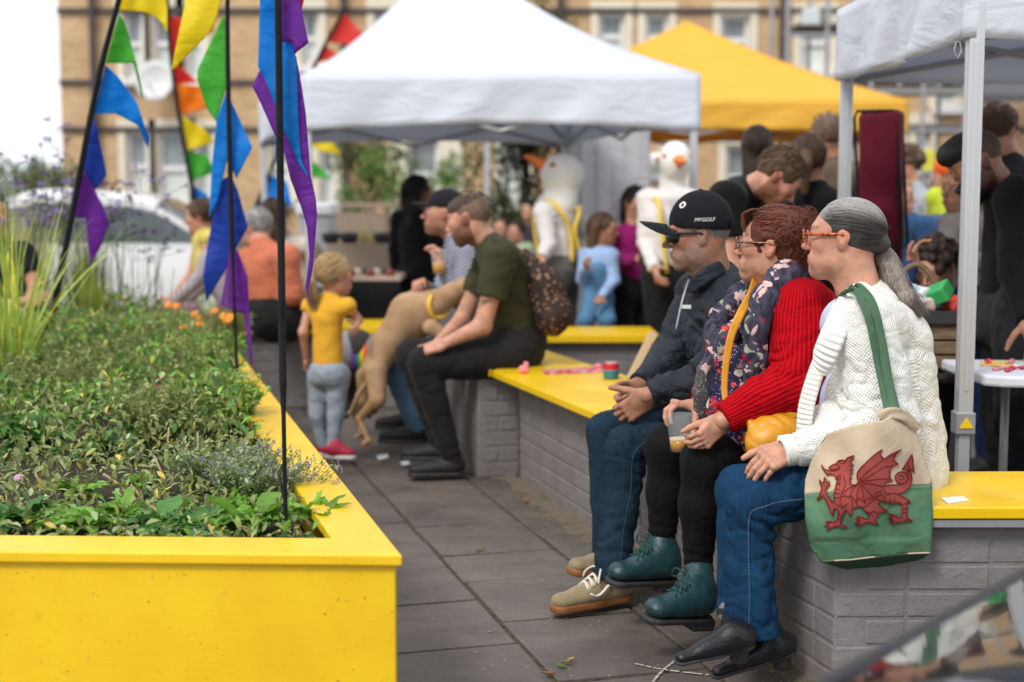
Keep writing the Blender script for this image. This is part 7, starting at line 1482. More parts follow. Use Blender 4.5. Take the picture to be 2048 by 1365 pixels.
setpx(J, head=(1952, 325, 5.6), neck=(2002, 375, 5.65), chest=(2040, 450, 5.7), pel=(2030, 640, 5.7), shL=(2035, 400, 5.45), shR=(2010, 400, 5.95), elL=(2035, 540, 5.40), wrL=(2060, 640, 5.3), elR=(2030, 540, 5.95), wrR=(2070, 620, 5.7)); J['HR'] = frame(182, -32); J['ud'] = norm(V(-.5, 0, 1))
figure('person', 'man with thick black beard in black hoodie looking down at the right edge', J, SKIN_T, C_blk, cloth('paint_marked_black_denim', (.016, .016, .018), (.03, .03, .034), var=.5), 1.86, 1.25, 'long', res=.010, hres=.0055, beard=(0, (.06, .06, .07), 1.0), seed=35, jaw=1.15, fold=.006)
L = loc2w(J['head'], J['HR'], 1.05); tb = bpy.data.objects[[o.name for o in bpy.data.objects if o.name.startswith('person') and o.type == 'EMPTY'][-1]]
S = SDF(); S.ell(L(0, .060, -.085), V(.058, .055, .062), J['HR'], .02); S.ell(L(0, .04, -.05), V(.062, .045, .035), J['HR'], .02); S.ell(L(0, .105, -.055), V(.03, .02, .012), J['HR'], .01); part('beard', S, .006, HB_BLACK, tb, noise=fold_noise(.003, 50, 50, 3)); S = SDF(); S.ell(L(0, .02, .075), V(.078, .10, .055), J['HR'], .02); S.ell(L(0, .07, .075), V(.06, .05, .04), J['HR'], .02); part('hair', S, .006, HB_BLACK, tb, noise=fold_noise(.002, 50, 50, 3))
S = hair_cap(J['head'], J['HR'], 1.05, grow=.002, low=-.03, side=.03); part('hair_fade', S, .006, hairm('faded_black_hair', (.075, .045, .032)), tb)
J = pose(P(2010, 800, 6.9) * V(1, 1, 0), 20, 1.82, 'stand'); setpx(J, head=(1998, 262, 6.9), neck=(2010, 310, 6.9), chest=(2030, 390, 6.9), shL=(1980, 350, 7.0), shR=(2085, 350, 6.8)); J['HR'] = frame(40, -8)
figure('person', 'short brown haired person behind the black bearded man, right edge', J, SKIN_R, cloth('dark_grey_top', (.03, .03, .035)), C_blk, 1.82, 1.0, 'long', res=.014, hres=.008, hair='short', hairm_=HB_BROWN, seed=36)
J = pose(P(1950, 800, 7.0) * V(1, 1, 0), -160, 1.62, 'stand', arms=('front', 'front')); setpx(J, head=(1925, 380, 7.0), neck=(1935, 425, 7.0), chest=(1945, 490, 7.0), pel=(1960, 600, 7.0), shR=(1905, 450, 7.0), elR=(1890, 500, 6.9), wrR=(1915, 510, 6.7), shL=(1985, 450, 6.9))
figure('person', 'blond person in beige jumper behind the near gazebo leg', J, SKIN, cloth('beige_jumper', (.40, .36, .32), fold=8), cloth('navy_jeans', (.010, .026, .075)), 1.65, 1.05, 'long', res=.012, hres=.008, hair='long', hairm_=HB_BLOND, fem=True, seed=37)
J = pose(P(1885, 800, 9.2) * V(1, 1, 0), 170, 1.5, 'stand', arms=('front', 'front')); setpx(J, head=(1897, 350, 9.2), neck=(1895, 382, 9.2), chest=(1895, 430, 9.2), shL=(1915, 395, 9.2), shR=(1872, 395, 9.2))
bn = figure('person', 'person in orange beanie and lime top in the distance', J, SKIN_R, cloth('lime_top', (.50, .60, .05)), C_blk, 1.5, 1.1, 'long', res=.014, hres=.010, seed=38)
ob = thing('beanie', 'bright orange beanie on the person in the lime top', 'hat', J['head']); S = SDF(); S.ell(J['head'] + V(0, 0, .045), V(.095, .105, .09)); part('knit', S, .010, plain('orange_knit', (.75, .10, .012), .9), ob)
J = pose(P(1825, 800, 9.8) * V(1, 1, 0), 200, 1.65, 'stand', arms=('front', 'down')); setpx(J, head=(1812, 330, 9.8), neck=(1822, 365, 9.8), chest=(1830, 410, 9.8), pel=(1830, 520, 9.8))
figure('person', 'curly haired person in pale grey top beyond the maroon case', J, SKIN, cloth('pale_grey_top', (.38, .40, .44)), cloth('blue_denim_trousers', (.04, .09, .2)), 1.65, 1.05, 'long', res=.014, hres=.010, hair='curly', hairm_=HB_BROWN, seed=39)
J = pose(P(1815, 800, 8.2) * V(1, 1, 0), -30, 1.5, 'stand', lean=15, arms=('front', 'front')); setpx(J, head=(1795, 395, 8.2), neck=(1800, 425, 8.2), chest=(1815, 470, 8.2), pel=(1825, 570, 8.2))
figure('person', 'person in blue denim jacket beside the maroon case', J, SKIN, cloth('blue_denim_jacket', (.035, .085, .19), fold=10), C_blk, 1.5, 1.1, 'long', res=.013, hres=.010, hair='mid', hairm_=HB_BLOND, seed=40)
J = pose(P(1865, 800, 10.5) * V(1, 1, 0), -10, 1.6, 'stand', arms=('front', 'front')); setpx(J, head=(1866, 375, 10.5))
figure('person', 'small distant person facing the orange beanie', J, SKIN_R, cloth('pink_top', (.45, .25, .22)), C_blk, 1.5, 1.0, 'short', res=.016, hres=.012, hair='short', hairm_=HB_GREY, seed=41)
for (x_, y_, d_, lb, col, hm) in ((1035, 470, 13.5, 'distant person in pale green top left of the goose performer', (.36, .45, .28), HB_DARK), (1060, 425, 15, 'small distant person with dark hair near the stone wall', (.05, .05, .06), HB_BLACK), (1008, 460, 14.2, 'distant person in black behind the olive man', (.02, .02, .025), HB_DARK)):
 J = pose(P(x_, 800, d_) * V(1, 1, 0), -120, 1.35 - (y_ - 400) * d_ / 2844 + .08, 'stand'); figure('person', lb, J, SKIN, cloth('far_top_%d' % x_, col), C_blk, 1.46, 1.0, 'short', res=.018, hres=.013, hair='short', hairm_=hm, seed=42)
# ================================================================ tables, sweets, small things
M_wood = mat('rough_crate_wood', lambda n, b: (n.mix(n.ramp(n.noise(n.coord((2, 2, 14)), 6, 5, .65), [(.3, 0), (.7, 1)]), (.09, .055, .03), (.24, .16, .095)), n.bump(n.noise(n.coord((2, 2, 20)), 8, 4, .7), .5, .006)), .85)
tb_ = thing('folding_table', 'white plastic folding table with sweets behind the near gazebo leg', 'table', P(2040, 760, 5.0) * V(1, 1, 0)); zt = P(1960, 755, 4.95)[2]
c = [P(1915, 728, 5.15), P(1918, 760, 4.78)]; x0, y0, y1 = c[0][0], 4.82, 5.35
board([V(x0, y0 + .05, 0), V(x0 + .05, y0, 0), V(x0 + 1.6, y0 - .25, 0), V(x0 + 1.6, y1 - .2, 0), V(x0, y1, 0)], zt + .02, .04).build('table_top', plain('white_plastic', (.66, .68, .74), .4), tb_, bevel=.01)
m_ = MB();
for (lx, ly) in ((x0 + .22, y0 + .12), (x0 + .22, y1 - .08)): m_.tube([V(lx, ly, 0), V(lx, ly, zt - .02)], .016)
m_.tube([V(x0 + .22, y0 + .12, .12), V(x0 + .22, y1 - .08, .12)], .014); m_.build('leg_frame', M_steel, tb_, smooth=True)
rr = random.Random(12); sweetc = [(.75, .02, .04), (.8, .25, .35), (.75, .72, .7), (.55, .02, .10), (.8, .5, .1)]
for i in range(34):
 q = V(x0 + rr.uniform(.10, .8), y0 + rr.uniform(.04, .42), zt + .027); a = rr.uniform(0, 3.1); u = V(math.cos(a), math.sin(a), 0); L_ = rr.uniform(.05, .12)
 m_ = MB(); m_.tube([q - u * L_ / 2, q - u * L_ * .38, q, q + u * L_ * .38, q + u * L_ / 2], [.012, .004, .010, .004, .012], 7, sx=.6); k_ = i % 5
 cn_ = ('red', 'pink', 'white', 'crimson', 'orange')[k_]; tag(m_.build('wrapped_sweet', plain('sweet_' + cn_, sweetc[k_], .3), smooth=True), ('red', 'pink', 'white', 'crimson', 'orange')[k_] + ' wrapped sweet ' + ('at the very edge of', 'near the corner of', 'lying on', 'further back on', 'in the pile on', 'under others on', 'beside the pole on')[i // 5] + ' the white folding table', 'sweet', 'wrapped sweets on the folding table')
cr = thing('wooden_crate', 'rough wooden crate on black metal legs full of prizes, behind the white cardigan', 'crate', P(1870, 700, 5.5) * V(1, 1, 0)); A0 = P(1818, 622, 5.45); B0 = P(1925, 618, 5.45); zt2 = A0[2]; zb2 = P(1850, 738, 5.45)[2]
m_ = MB()
for k_ in range(4):
 z0 = zb2 + (zt2 - zb2) * k_ / 4 + .004; z1 = zb2 + (zt2 - zb2) * (k_ + 1) / 4 - .004; sh = .03 * (3 - k_) / 3
 m_.hexa([V(A0[0] - .12 + sh, 5.42, z0), V(B0[0] - sh, 5.42, z0), V(B0[0] - sh, 5.44, z0), V(A0[0] - .12 + sh, 5.44, z0), V(A0[0] - .12 + sh * .7, 5.42, z1), V(B0[0] - sh * .7, 5.42, z1), V(B0[0] - sh * .7, 5.44, z1), V(A0[0] - .12 + sh * .7, 5.44, z1)])
m_.build('front_boards', M_wood, cr, bevel=.003); m_ = MB(); m_.box((B0[0] - .01, 5.66, (zt2 + zb2) / 2), (.02, .44, zt2 - zb2)); m_.box((A0[0] - .12, 5.66, (zt2 + zb2) / 2), (.02, .44, zt2 - zb2)); m_.box(((A0[0] + B0[0]) / 2 - .06, 5.89, (zt2 + zb2) / 2), (B0[0] - A0[0] + .1, .02, zt2 - zb2)); m_.box(((A0[0] + B0[0]) / 2 - .06, 5.66, zt2 - .06), (B0[0] - A0[0] + .08, .42, .02)); m_.build('crate_box', M_wood, cr)
m_ = MB(); m_.box(((A0[0] + B0[0]) / 2 - .05, 5.405, zt2 - .02), (B0[0] - A0[0] + .16, .02, .045)); m_.tube([V(B0[0] + .02, 5.4, zt2), V(B0[0] - .08, 5.4, 0)], .016); m_.tube([V(A0[0] - .1, 5.4, zt2), V(A0[0] - .02, 5.4, 0)], .016); m_.tube([V(A0[0] - .08, 5.4, zb2 - .03), V(B0[0], 5.4, zb2 - .03)], .02); m_.build('stand', M_black, cr)
bk_ = thing('basket', 'brown wicker basket handle rising from the crate of prizes', 'basket', P(1830, 615, 5.6)); m_ = MB(); m_.tube(curve_pts([P(1790, 612, 5.6), P(1796, 560, 5.6), P(1828, 530, 5.6), P(1858, 545, 5.58), P(1880, 585, 5.55), P(1884, 612, 5.55)], 20), .012, 7); m_.build('handle', M_wood, bk_, smooth=True); m_ = MB(); m_.lathe(P(1836, 622, 5.62), [(.06, -.06), (.10, 0), (.105, .02), (.09, .02)], 24, V(0, 0, 1)); m_.build('basket_body', M_wood, bk_)
S = SDF(); S.box(P(1876, 588, 5.5), V(.045, .05, .030), frame(60, 20, 25), .003, .004); g_ = part('gift_box', S, .004, plain('green_card', (.04, .36, .10), .5), None, it=0); tag(g_, 'bright green gift box lying tilted on the wooden crate', 'box')
for (x_, y_, c_, nm, lb) in ((1842, 590, (.7, .72, .75), 'white_packet', 'crumpled white paper packet in the crate'), (1905, 606, (.6, .05, .04), 'red_packet', 'small red and yellow packet right of the green box'), (1858, 604, (.62, .5, .42), 'cream_parcel', 'cream parcel in front of the green box'), (1820, 585, (.45, .6, .75), 'blue_packet', 'pale blue packet left of the white packet')):
 S = SDF(); S.box(P(x_, y_, 5.5), V(.028, .03, .026), frame(x_ % 90, 20), .003, .006); o = part(nm, S, .005, plain(nm, c_, .5), None, noise=fold_noise(.004, 40, 40, x_)); tag(o, lb, 'packet')
# things on the benches
t_ = thing('drink_can', 'small red and teal can standing on the long yellow board', 'can', G(1222, 758, HB)); c0 = np.array(t_.location); c0 = V(*c0)
cr_ = .034 * 1.05; M_can = mat('can_print', lambda n, b: n.ramp((lambda s_: (n.l(n.coord(), s_.inputs[0]), s_.outputs[2])[1])(n.new('ShaderNodeSeparateXYZ')), [(0, (.04, .20, .24)), (.035, (.05, .30, .34)), (.04, (.50, .02, .05)), (.072, (.6, .55, .5))], 'CONSTANT'), .3, .3)
m_ = MB(); m_.lathe(c0, [(.001, 0), (.028, 0), (cr_, .006), (cr_, .066), (.030, .074), (.030, .076), (.001, .074)], 24); m_.build('can_body', M_can, t_, smooth=False)
def flat_thing(nm, label, cat, pts, z, col, th=.003, m=None):
 q = [G(x, y, z) for x, y in pts]; mb_ = board([V(p[0], p[1], 0) for p in q], z + th, th); return tag(mb_.build(nm, m or plain('c_' + nm, col, .5)), label, cat)
flat_thing('leaflet', 'red and pink printed leaflet lying on the long yellow board', 'leaflet', [(1084, 742), (1090, 750), (1208, 745), (1203, 734), (1150, 738)], HB + .001, None, .004, mat('leaflet_print', lambda n, b: n.mix(n.ramp(n.noise(n.coord(), 26, 2, .5), [(.5, 0), (.54, 1)]), (.55, .03, .06), (.6, .35, .35)), .4))
S = SDF(); S.ell(G(1047, 748, HB) + V(0, 0, .02), V(.024, .02, .02), None); S.ell(G(1052, 742, HB) + V(0, 0, .03), V(.014, .014, .014)); tag(part('crepe_paper_ball', S, .004, plain('pink_paper', (.85, .22, .26), .8), None, noise=fold_noise(.003, 60, 60, 4)), 'crumpled pink paper ball on the far tip of the long board', 'paper')
S = SDF(); S.ell(G(1196, 738, HB) + V(0, 0, .012), V(.022, .016, .012)); tag(part('crepe_paper_ball', S, .004, plain('pink_paper', (.85, .22, .26), .8), None, noise=fold_noise(.003, 60, 60, 4)), 'small pink paper scrap on the end of the red leaflet', 'paper')
flat_thing('paper_slip', 'small white paper slip on the yellow board at the right', 'paper', [(1880, 997), (1925, 994), (1938, 1002), (1896, 1008)], HB + .001, (.72, .74, .76), .002)
flat_thing('paper_slip', 'pink paper scrap on the slabs beside the black trainers', 'paper', [(752, 912), (775, 908), (777, 916), (758, 921)], .006, (.80, .42, .40), .002)
flat_thing('paper_slip', 'pale pink scrap on the slabs right of the first one', 'paper', [(800, 925), (818, 922), (820, 929), (806, 932)], .006, (.5, .33, .30), .002)
pk = MB(); a, b_ = P(1262, 760, 6.2), P(1312, 695, 6.3); pk.tube([V(a[0], 6.25, HB + .02), V(b_[0], 6.45, b_[2] + .05)], .022, 4, sx=.5); tag(pk.build('wooden_plank', plain('pale_wood', (.42, .29, .16), .7)), 'pale wooden plank leaning behind the capped man', 'plank')
ch = MB()
def chalk(pts, r=.004):
 pts = curve_pts([G(x, y, 0) for x, y in pts], 30); rr_ = random.Random(3)
 for i in range(29):
  if rr_.random() < .82: ch.tube([pts[i] + GZ * .0052, pts[i + 1] + GZ * .0052], r * rr_.uniform(.6, 1.2), 4, sx=.25)
chalk([(1271, 1331), (1330, 1343), (1424, 1354)]); chalk([(1350, 1325), (1325, 1345), (1305, 1368)]); tag(ch.build('chalk_line', plain('pale_chalk', (.45, .42, .34), .95)), 'crossed chalk lines drawn on the slab by the black boots', 'chalk mark')
# dead leaves on the slabs
rr = random.Random(31)
for i, (x_, y_) in enumerate([(1133, 1328), (1120, 1334), (1060, 992), (1052, 1003), (960, 1100), (885, 1012), (1096, 1350), (700, 945), (1142, 1322)]):
 g_ = G(x_, y_, .006); m_ = MB(); a = rr.uniform(0, 6); u = V(math.cos(a), math.sin(a), .12); v = V(-math.sin(a), math.cos(a), 0); s = rr.uniform(.012, .02)
 m_.grid([[g_ + u * s * k + v * s * .55 * w_ * math.sin(math.pi * (k + 1.25) / 2.5) + GZ * (.004 + .004 * abs(w_)) for w_ in (-1, 0, 1)] for k in (-1.2, -.6, 0, .6, 1.2)])
 tag(m_.build('fallen_leaf', plain('leaf_%d' % (i % 3), [(.25, .12, .03), (.10, .15, .04), (.35, .25, .08)][i % 3], .8), smooth=True, solid=.001), ('brown', 'green', 'tan')[i % 3] + ' fallen leaf ' + ('in the joint right of the chalk cross', 'beside the joint near the chalk', 'under the bench by the dirt strip', 'on the moss strip', 'in the middle of the slabs', 'near the yellow planter side', 'at the bottom of the picture', 'by the pink trainers', 'nearest the chalk cross')[i] + ' on the stone slabs', 'leaf', 'fallen leaves on the slabs')
grit = MB()
for i in range(900):
 s = rr.uniform(-.3, 4.4); q = C0 + D * s - N * abs(rr.gauss(0, .09)) + GZ * rr.uniform(.002, .012) if i < 500 else O0 + N * rr.uniform(-1.6, 1.2) + D * rr.uniform(-1, 5) + GZ * .003
 r_ = rr.uniform(.0012, .004); grit.box(q, (r_ * 2, r_ * 1.5, r_), V(math.cos(i), math.sin(i), 0))
tag(grit.build('grit', plain('pale_grit', (.30, .26, .21), .9)), 'scattered grit and crumbs on the slabs', 'grit', kind='stuff')
# black-clothed table with goods, bed edging
mt = thing('market_table', 'table with black cloth and small goods beyond the little girl', 'table', P(740, 640, 10.0) * V(1, 1, 0)); a = P(690, 562, 9.9); b_ = P(800, 562, 9.9); zz = a[2]
m_ = MB(); rows = [[V(a[0] + (b_[0] - a[0]) * j / 24, 9.9 + .012 * math.sin(j * 1.4) * (1 - i / 6), zz * (i / 6)) for j in range(25)] for i in range(7)]; m_.grid(rows); m_.build('black_cloth', C_blk, mt, smooth=True, solid=.006)
m_ = MB(); m_.box(((a[0] + b_[0]) / 2, 10.3, zz + .012), (b_[0] - a[0], .8, .03)); m_.build('table_top', plain('pink_grey_cloth', (.45, .33, .28), .8), mt); m_ = MB()
for x_ in (a[0] + .03, b_[0] - .03): m_.box((x_, 10.65, zz / 2), (.03, .03, zz))
m_.build('leg', M_black, mt)
rr = random.Random(8)
for i in range(7):
 q = P(702 + i * 13, 553, 10.0 + (i % 3) * .12); m_ = MB(); m_.lathe(V(q[0], q[1], zz + .027), [(.001, 0), (.03, 0), (.034, .03), (.02, .05), (.001, .05)], 10); tag(m_.build('jar', plain('jar_%d' % (i % 3), [(.2, .04, .03), (.5, .42, .3), (.05, .05, .06)][i % 3], .4)), ('dark red', 'cream', 'black')[i % 3] + ' little jar standing on the black-clothed table', 'jar', 'jars on the black-clothed table')
rb_ = thing('raised_bed', 'pale timber raised bed with dry grasses behind the black-clothed table', 'planter', P(745, 560, 12.5) * V(1, 1, 0)); a = P(655, 487, 12.5); b_ = P(800, 487, 12.5); m_ = MB(); m_.box(((a[0] + b_[0]) / 2, 12.5, a[2] / 2), (b_[0] - a[0], .08, a[2])); m_.box(((a[0] + b_[0]) / 2, 13.6, a[2] / 2), (b_[0] - a[0], .08, a[2])); m_.box(((a[0] + b_[0]) / 2, 13.05, a[2] / 2 - .05), (b_[0] - a[0] - .02, 1.0, a[2] - .1)); m_.build('timber', plain('pale_timber', (.40, .30, .22), .8), rb_)
for i, (x_, lb) in enumerate(((663, 'leftmost'), (700, 'middle'), (766, 'rightmost'))):
 q = P(x_, 485, 12.6); m_ = MB(); m_.lathe(V(q[0], 12.55, a[2]), [(.001, 0), (.06, 0), (.085, .06), (.075, .09), (.001, .10)], 16); tag(m_.build('plant_pot', M_black, smooth=True), lb + ' of the three dark round pots on the pale raised bed', 'pot', 'dark pots on the raised bed')
ub = thing('utility_cabinet', 'pale grey utility cabinet with white lid behind the gazebo leg', 'cabinet', P(632, 480, 13) * V(1, 1, 0)); a = P(598, 410, 13); b_ = P(662, 410, 13); m_ = MB(); m_.box(((a[0] + b_[0]) / 2, 13.2, a[2] / 2 - .05), (b_[0] - a[0], .5, a[2] - .1)); m_.build('cabinet_body', plain('pale_grey_metal', (.40, .42, .45), .5), ub, bevel=.02); m_ = MB(); m_.box(((a[0] + b_[0]) / 2, 13.2, a[2] - .04), (b_[0] - a[0] + .05, .56, .12)); m_.build('lid', plain('white_lid', (.75, .76, .78), .4), ub, bevel=.03)
# ---------------- parked cars
M_cw = plain('white_car_paint', (.74, .75, .75), .25, spec=.5) if False else mat('white_car_paint', lambda n, b: (.74, .75, .75), .22, Coat_Weight=.6)
M_cb = mat('black_car_paint', lambda n, b: (.006, .010, .010), .09, Coat_Weight=1.0, spec=.9); M_cg = mat('car_glass', lambda n, b: (.06, .085, .085), .03, spec=.9); M_tyre = plain('tyre_rubber', (.02, .02, .02), .8)
def car(name, label, org, yaw, L_, W_, prof, paint, glassseg):
 """prof: (s, z, halfwidth) silhouette from front bumper over the roof to the tail; glassseg: indices that are glass"""
 t_ = thing(name, label, 'car', org); a = math.radians(yaw); f = V(math.cos(a), math.sin(a), 0); r = V(math.sin(a), -math.cos(a), 0); n = 13
 def pt(s, z, hw, q): ez = 1 - (abs(q) ** 5) * .055; return org - f * s + r * hw * q + GZ * (z * (1 if z < .5 else ez))
 def strip(i0, i1, sub=8):
  rows = []
  for i in range(i0, i1):
   for k in range(sub):
    u = k / sub; p0 = prof[max(i - 1, 0)]; p1 = prof[i]; p2 = prof[i + 1]; p3 = prof[min(i + 2, len(prof) - 1)]
    v = [.5 * (2 * p1[j] + (-p0[j] + p2[j]) * u * .6 + ((-.6 + 0) * 0) ) if False else p1[j] * (1 - u) + p2[j] * u for j in range(3)]; rows.append(v)
  rows.append(list(prof[i1])); return [[pt(s, z, hw, q) for q in np.linspace(-1, 1, 17)] for s, z, hw in rows]
 def spline(prof):
  c = curve_pts([V(*p) for p in prof], (len(prof) - 1) * 6); return [tuple(p) for p in c]
 sp_ = spline(prof); k6 = 6; body = MB(); runs = []; N_ = len(prof) - 1; gi = set(glassseg)
 for i in range(N_):
  rows = [[pt(*sp_[j], q) for q in np.linspace(-1, 1, 17)] for j in range(i * k6, i * k6 + k6 + 1)]
  if i in gi: g = MB(); g.grid(rows); g.build('windscreen' if i == min(gi) else 'rear_window', M_cg, t_, smooth=True)
  else: body.grid(rows)
 for sd_ in (-1, 1):                                          # sides, full height below the belt line
  rows = []
  top = [sp_[j] for j in range(len(sp_))]
  for k in range(6):
   u = k / 5; rows.append([org - f * s + r * (hw * sd_ * (1 - (0 if z < .95 else (z - .95) * .0)) + sd_ * .02 * math.sin(math.pi * u)) + GZ * (.22 + (min(z, .92) * (.945 if z > .5 else 1) - .22) * u) for s, z, hw in top])
  body.grid(rows)
  cab = [p for p in top if p[1] > .90]
  body.grid([[org - f * s + r * sd_ * (hw) + GZ * .92 * .945 for s, z, hw in cab], [org - f * s + r * sd_ * hw + GZ * (max(.92, z) * .945) for s, z, hw in cab]])
  gl = [p for p in cab if p[1] > 1.0]
  g = MB(); g.grid([[org - f * s + r * sd_ * (hw + .006) + GZ * .93 for s, z, hw in gl], [org - f * s + r * sd_ * (hw + .006) + GZ * (z * .945 - .07) for s, z, hw in gl]]); g.build('side_window', M_cg, t_, smooth=False)
  sm_ = [p[0] for p in gl]; md = (min(sm_) + max(sm_)) / 2; g = MB(); g.box(org - f * md + r * sd_ * (prof[5][2] + .008) + GZ * 1.12, (.09, .02, .42), f, r); g.build('door_pillar', M_black, t_)
 o = body.build('body', paint, t_, smooth=True)
 for s in (.80, L_ - .85):
  for sd_ in (-1, 1):
   m_ = MB(); c = org - f * s + r * sd_ * (W_ / 2 - .10) + GZ * .31; m_.lathe(c, [(.19, -.10), (.30, -.09), (.315, -.05), (.315, .05), (.30, .09), (.19, .10)], 28, r * sd_); w_ = m_.build('wheel', M_tyre, t_, smooth=True); m_ = MB(); m_.lathe(c, [(.001, .07), (.06, .09), (.185, .08), (.19, .10)], 20, r * sd_); m_.build('rim', M_alu, w_)
 m_ = MB(); m_.box(org - f * L_ / 2 + GZ * .20, (L_ - .3, W_ - .1, .16), f, r); m_.build('underbody', M_black, t_); return t_
pw = lambda W_, L_: [(0.02, .24, W_ * .42), (0, .55, W_ * .45), (.06, .70, W_ * .47), (.55, .83, W_ * .49), (1.05, .93, W_ * .495), (1.75, 1.36, W_ * .44), (2.3, 1.45, W_ * .43), (3.1, 1.43, W_ * .43), (L_ - .35, 1.05, W_ * .46), (L_ - .05, .95, W_ * .47), (L_, .55, W_ * .46), (L_ - .02, .26, W_ * .44)]
q = P(600, 600, 14.0) * V(1, 1, 0); car('parked_car', 'white hatchback parked along the street beyond the planter', q + V(.3, .9, 0), 3, 4.2, 1.75, pw(1.75, 4.2), M_cw, (4, 7))
A_ = V(.455, 1.92, 0); B_ = V(.905, 2.46, 0); E_ = norm(B_ - A_); back = V(E_[1], -E_[0], 0)
fy = math.degrees(math.atan2(-back[1], -back[0])); W2 = 1.72; org = A_ + E_ * (W2 / 2 - .28) + back * .0
car('parked_car', 'glossy black car whose bonnet corner fills the bottom right', org, fy, 4.2, W2, [(0.05, .24, W2 * .47), (.0, .45, W2 * .485), (.0, .66, W2 * .49), (.05, .705, W2 * .49), (.60, .80, W2 * .495), (1.15, .90, W2 * .495), (1.85, 1.30, W2 * .44), (2.4, 1.38, W2 * .43), (3.1, 1.36, W2 * .43), (3.85, 1.02, W2 * .46), (4.15, .93, W2 * .47), (4.2, .55, W2 * .47), (4.18, .26, W2 * .45)], M_cb, (5, 8)); m_ = MB(); m_.tube([A_ + E_ * k * .2 - E_ * .24 + GZ * (.690 - .02 * abs(k - 4) / 4 * (k in (0, 8))) for k in range(9)], .012, 8); tag(None, 0, 0) if 0 else m_.build('bonnet_seal', M_black, [o for o in bpy.data.objects if o.name.startswith('parked_car')][-1], smooth=True)
# ================================================================ planting
def leafm(name, c1, c2, rough=.5, tr=.25):
 def f(n, b):
  at = n.new('ShaderNodeAttribute', attribute_name='Col').outputs['Color']; a = n.noise(n.coord(), 40, 3, .6); return n.mix(1.0, n.mix(n.ramp(a, [(.3, 0), (.7, 1)]), c1, c2), at, 'MULTIPLY'), n.bump(n.noise(n.coord(), 130, 3, .6), .6, .005)
 m = mat(name, f, rough, spec=.35); n = NT(m); b = m.node_tree.nodes['Principled BSDF']; out = m.node_tree.nodes['Material Output']; tn = n.new('ShaderNodeBsdfTranslucent'); tn.inputs[0].default_value = (c2[0] * 1.3, c2[1] * 1.4, c2[2], 1); ms = n.new('ShaderNodeMixShader'); ms.inputs[0].default_value = tr; n.l(b.outputs[0], ms.inputs[1]); n.l(tn.outputs[0], ms.inputs[2]); n.l(ms.outputs[0], out.inputs[0]); return m
def leafset(base, dirs, L_, W_, droop, col, fold=.25, prof=(.12, .75, 1, .62, .03), wavy=0, seed=0, ts=(0, .25, .5, .8, 1)):
 """many leaves at once: returns verts, faces, colours"""
 g = np.random.default_rng(seed); n = len(base); d = norm_rows(dirs); rnd = g.normal(size=(n, 3)) * .25 + V(0, 0, 1); s = norm_rows(np.cross(d, rnd)); u = np.cross(s, d); k = len(ts); vs = np.zeros((n, k, 3, 3))
 for i, (t, p) in enumerate(zip(ts, prof)):
  c = base + d * (L_ * t)[:, None] - V(0, 0, 1) * (droop * L_ * t * t)[:, None]
  for j, q in enumerate((-1, 0, 1)):
   wv = (g.normal(size=n) * wavy * W_)[:, None] * u if wavy else 0
   vs[:, i, j] = c + s * (W_ * .5 * p * q)[:, None] + u * (abs(q) * fold * W_ * p)[:, None] + wv
 f = []
 for i in range(k - 1):
  for j in range(2): a = i * 3 + j; f.append([a, a + 1, a + 4, a + 3])
 f = np.array(f); F = (np.arange(n)[:, None, None] * (k * 3) + f[None]).reshape(-1, 4); C = np.ones((n, k * 3, 4)); C[:, :, :3] = col[:, None, :]; C[:, 1::3, :3] *= 1.15
 return vs.reshape(-1, 3), F, C.reshape(-1, 4)
def lcol(g, n, base=(1, 1, 1), var=.3, yel=.1):
 c = np.ones((n, 3)) * np.array(base) * (1 + g.normal(size=(n, 1)) * var).clip(.35, 1.9); y = g.random(n) < yel; c[y] *= np.array([1.9, 1.25, .8]); return c
M_lf = leafm('fresh_leaf', (.11, .25, .030), (.21, .40, .060)); M_lf2 = leafm('olive_leaf', (.17, .215, .065), (.31, .34, .13)); M_lfd = leafm('deep_leaf', (.045, .135, .030), (.085, .21, .050)); M_lfg = leafm('grey_green_leaf', (.20, .27, .13), (.31, .38, .20)); M_lfy = leafm('yellow_green_blade', (.16, .25, .03), (.34, .42, .10))
M_stem = plain('green_stem', (.08, .12, .035), .7); M_dry = plain('dry_stalk', (.36, .26, .14), .85, scale=60); M_bstem = plain('brown_stem', (.10, .065, .04), .8)
def soilpt(px_, py_, z=.48): return G(px_, py_, z)
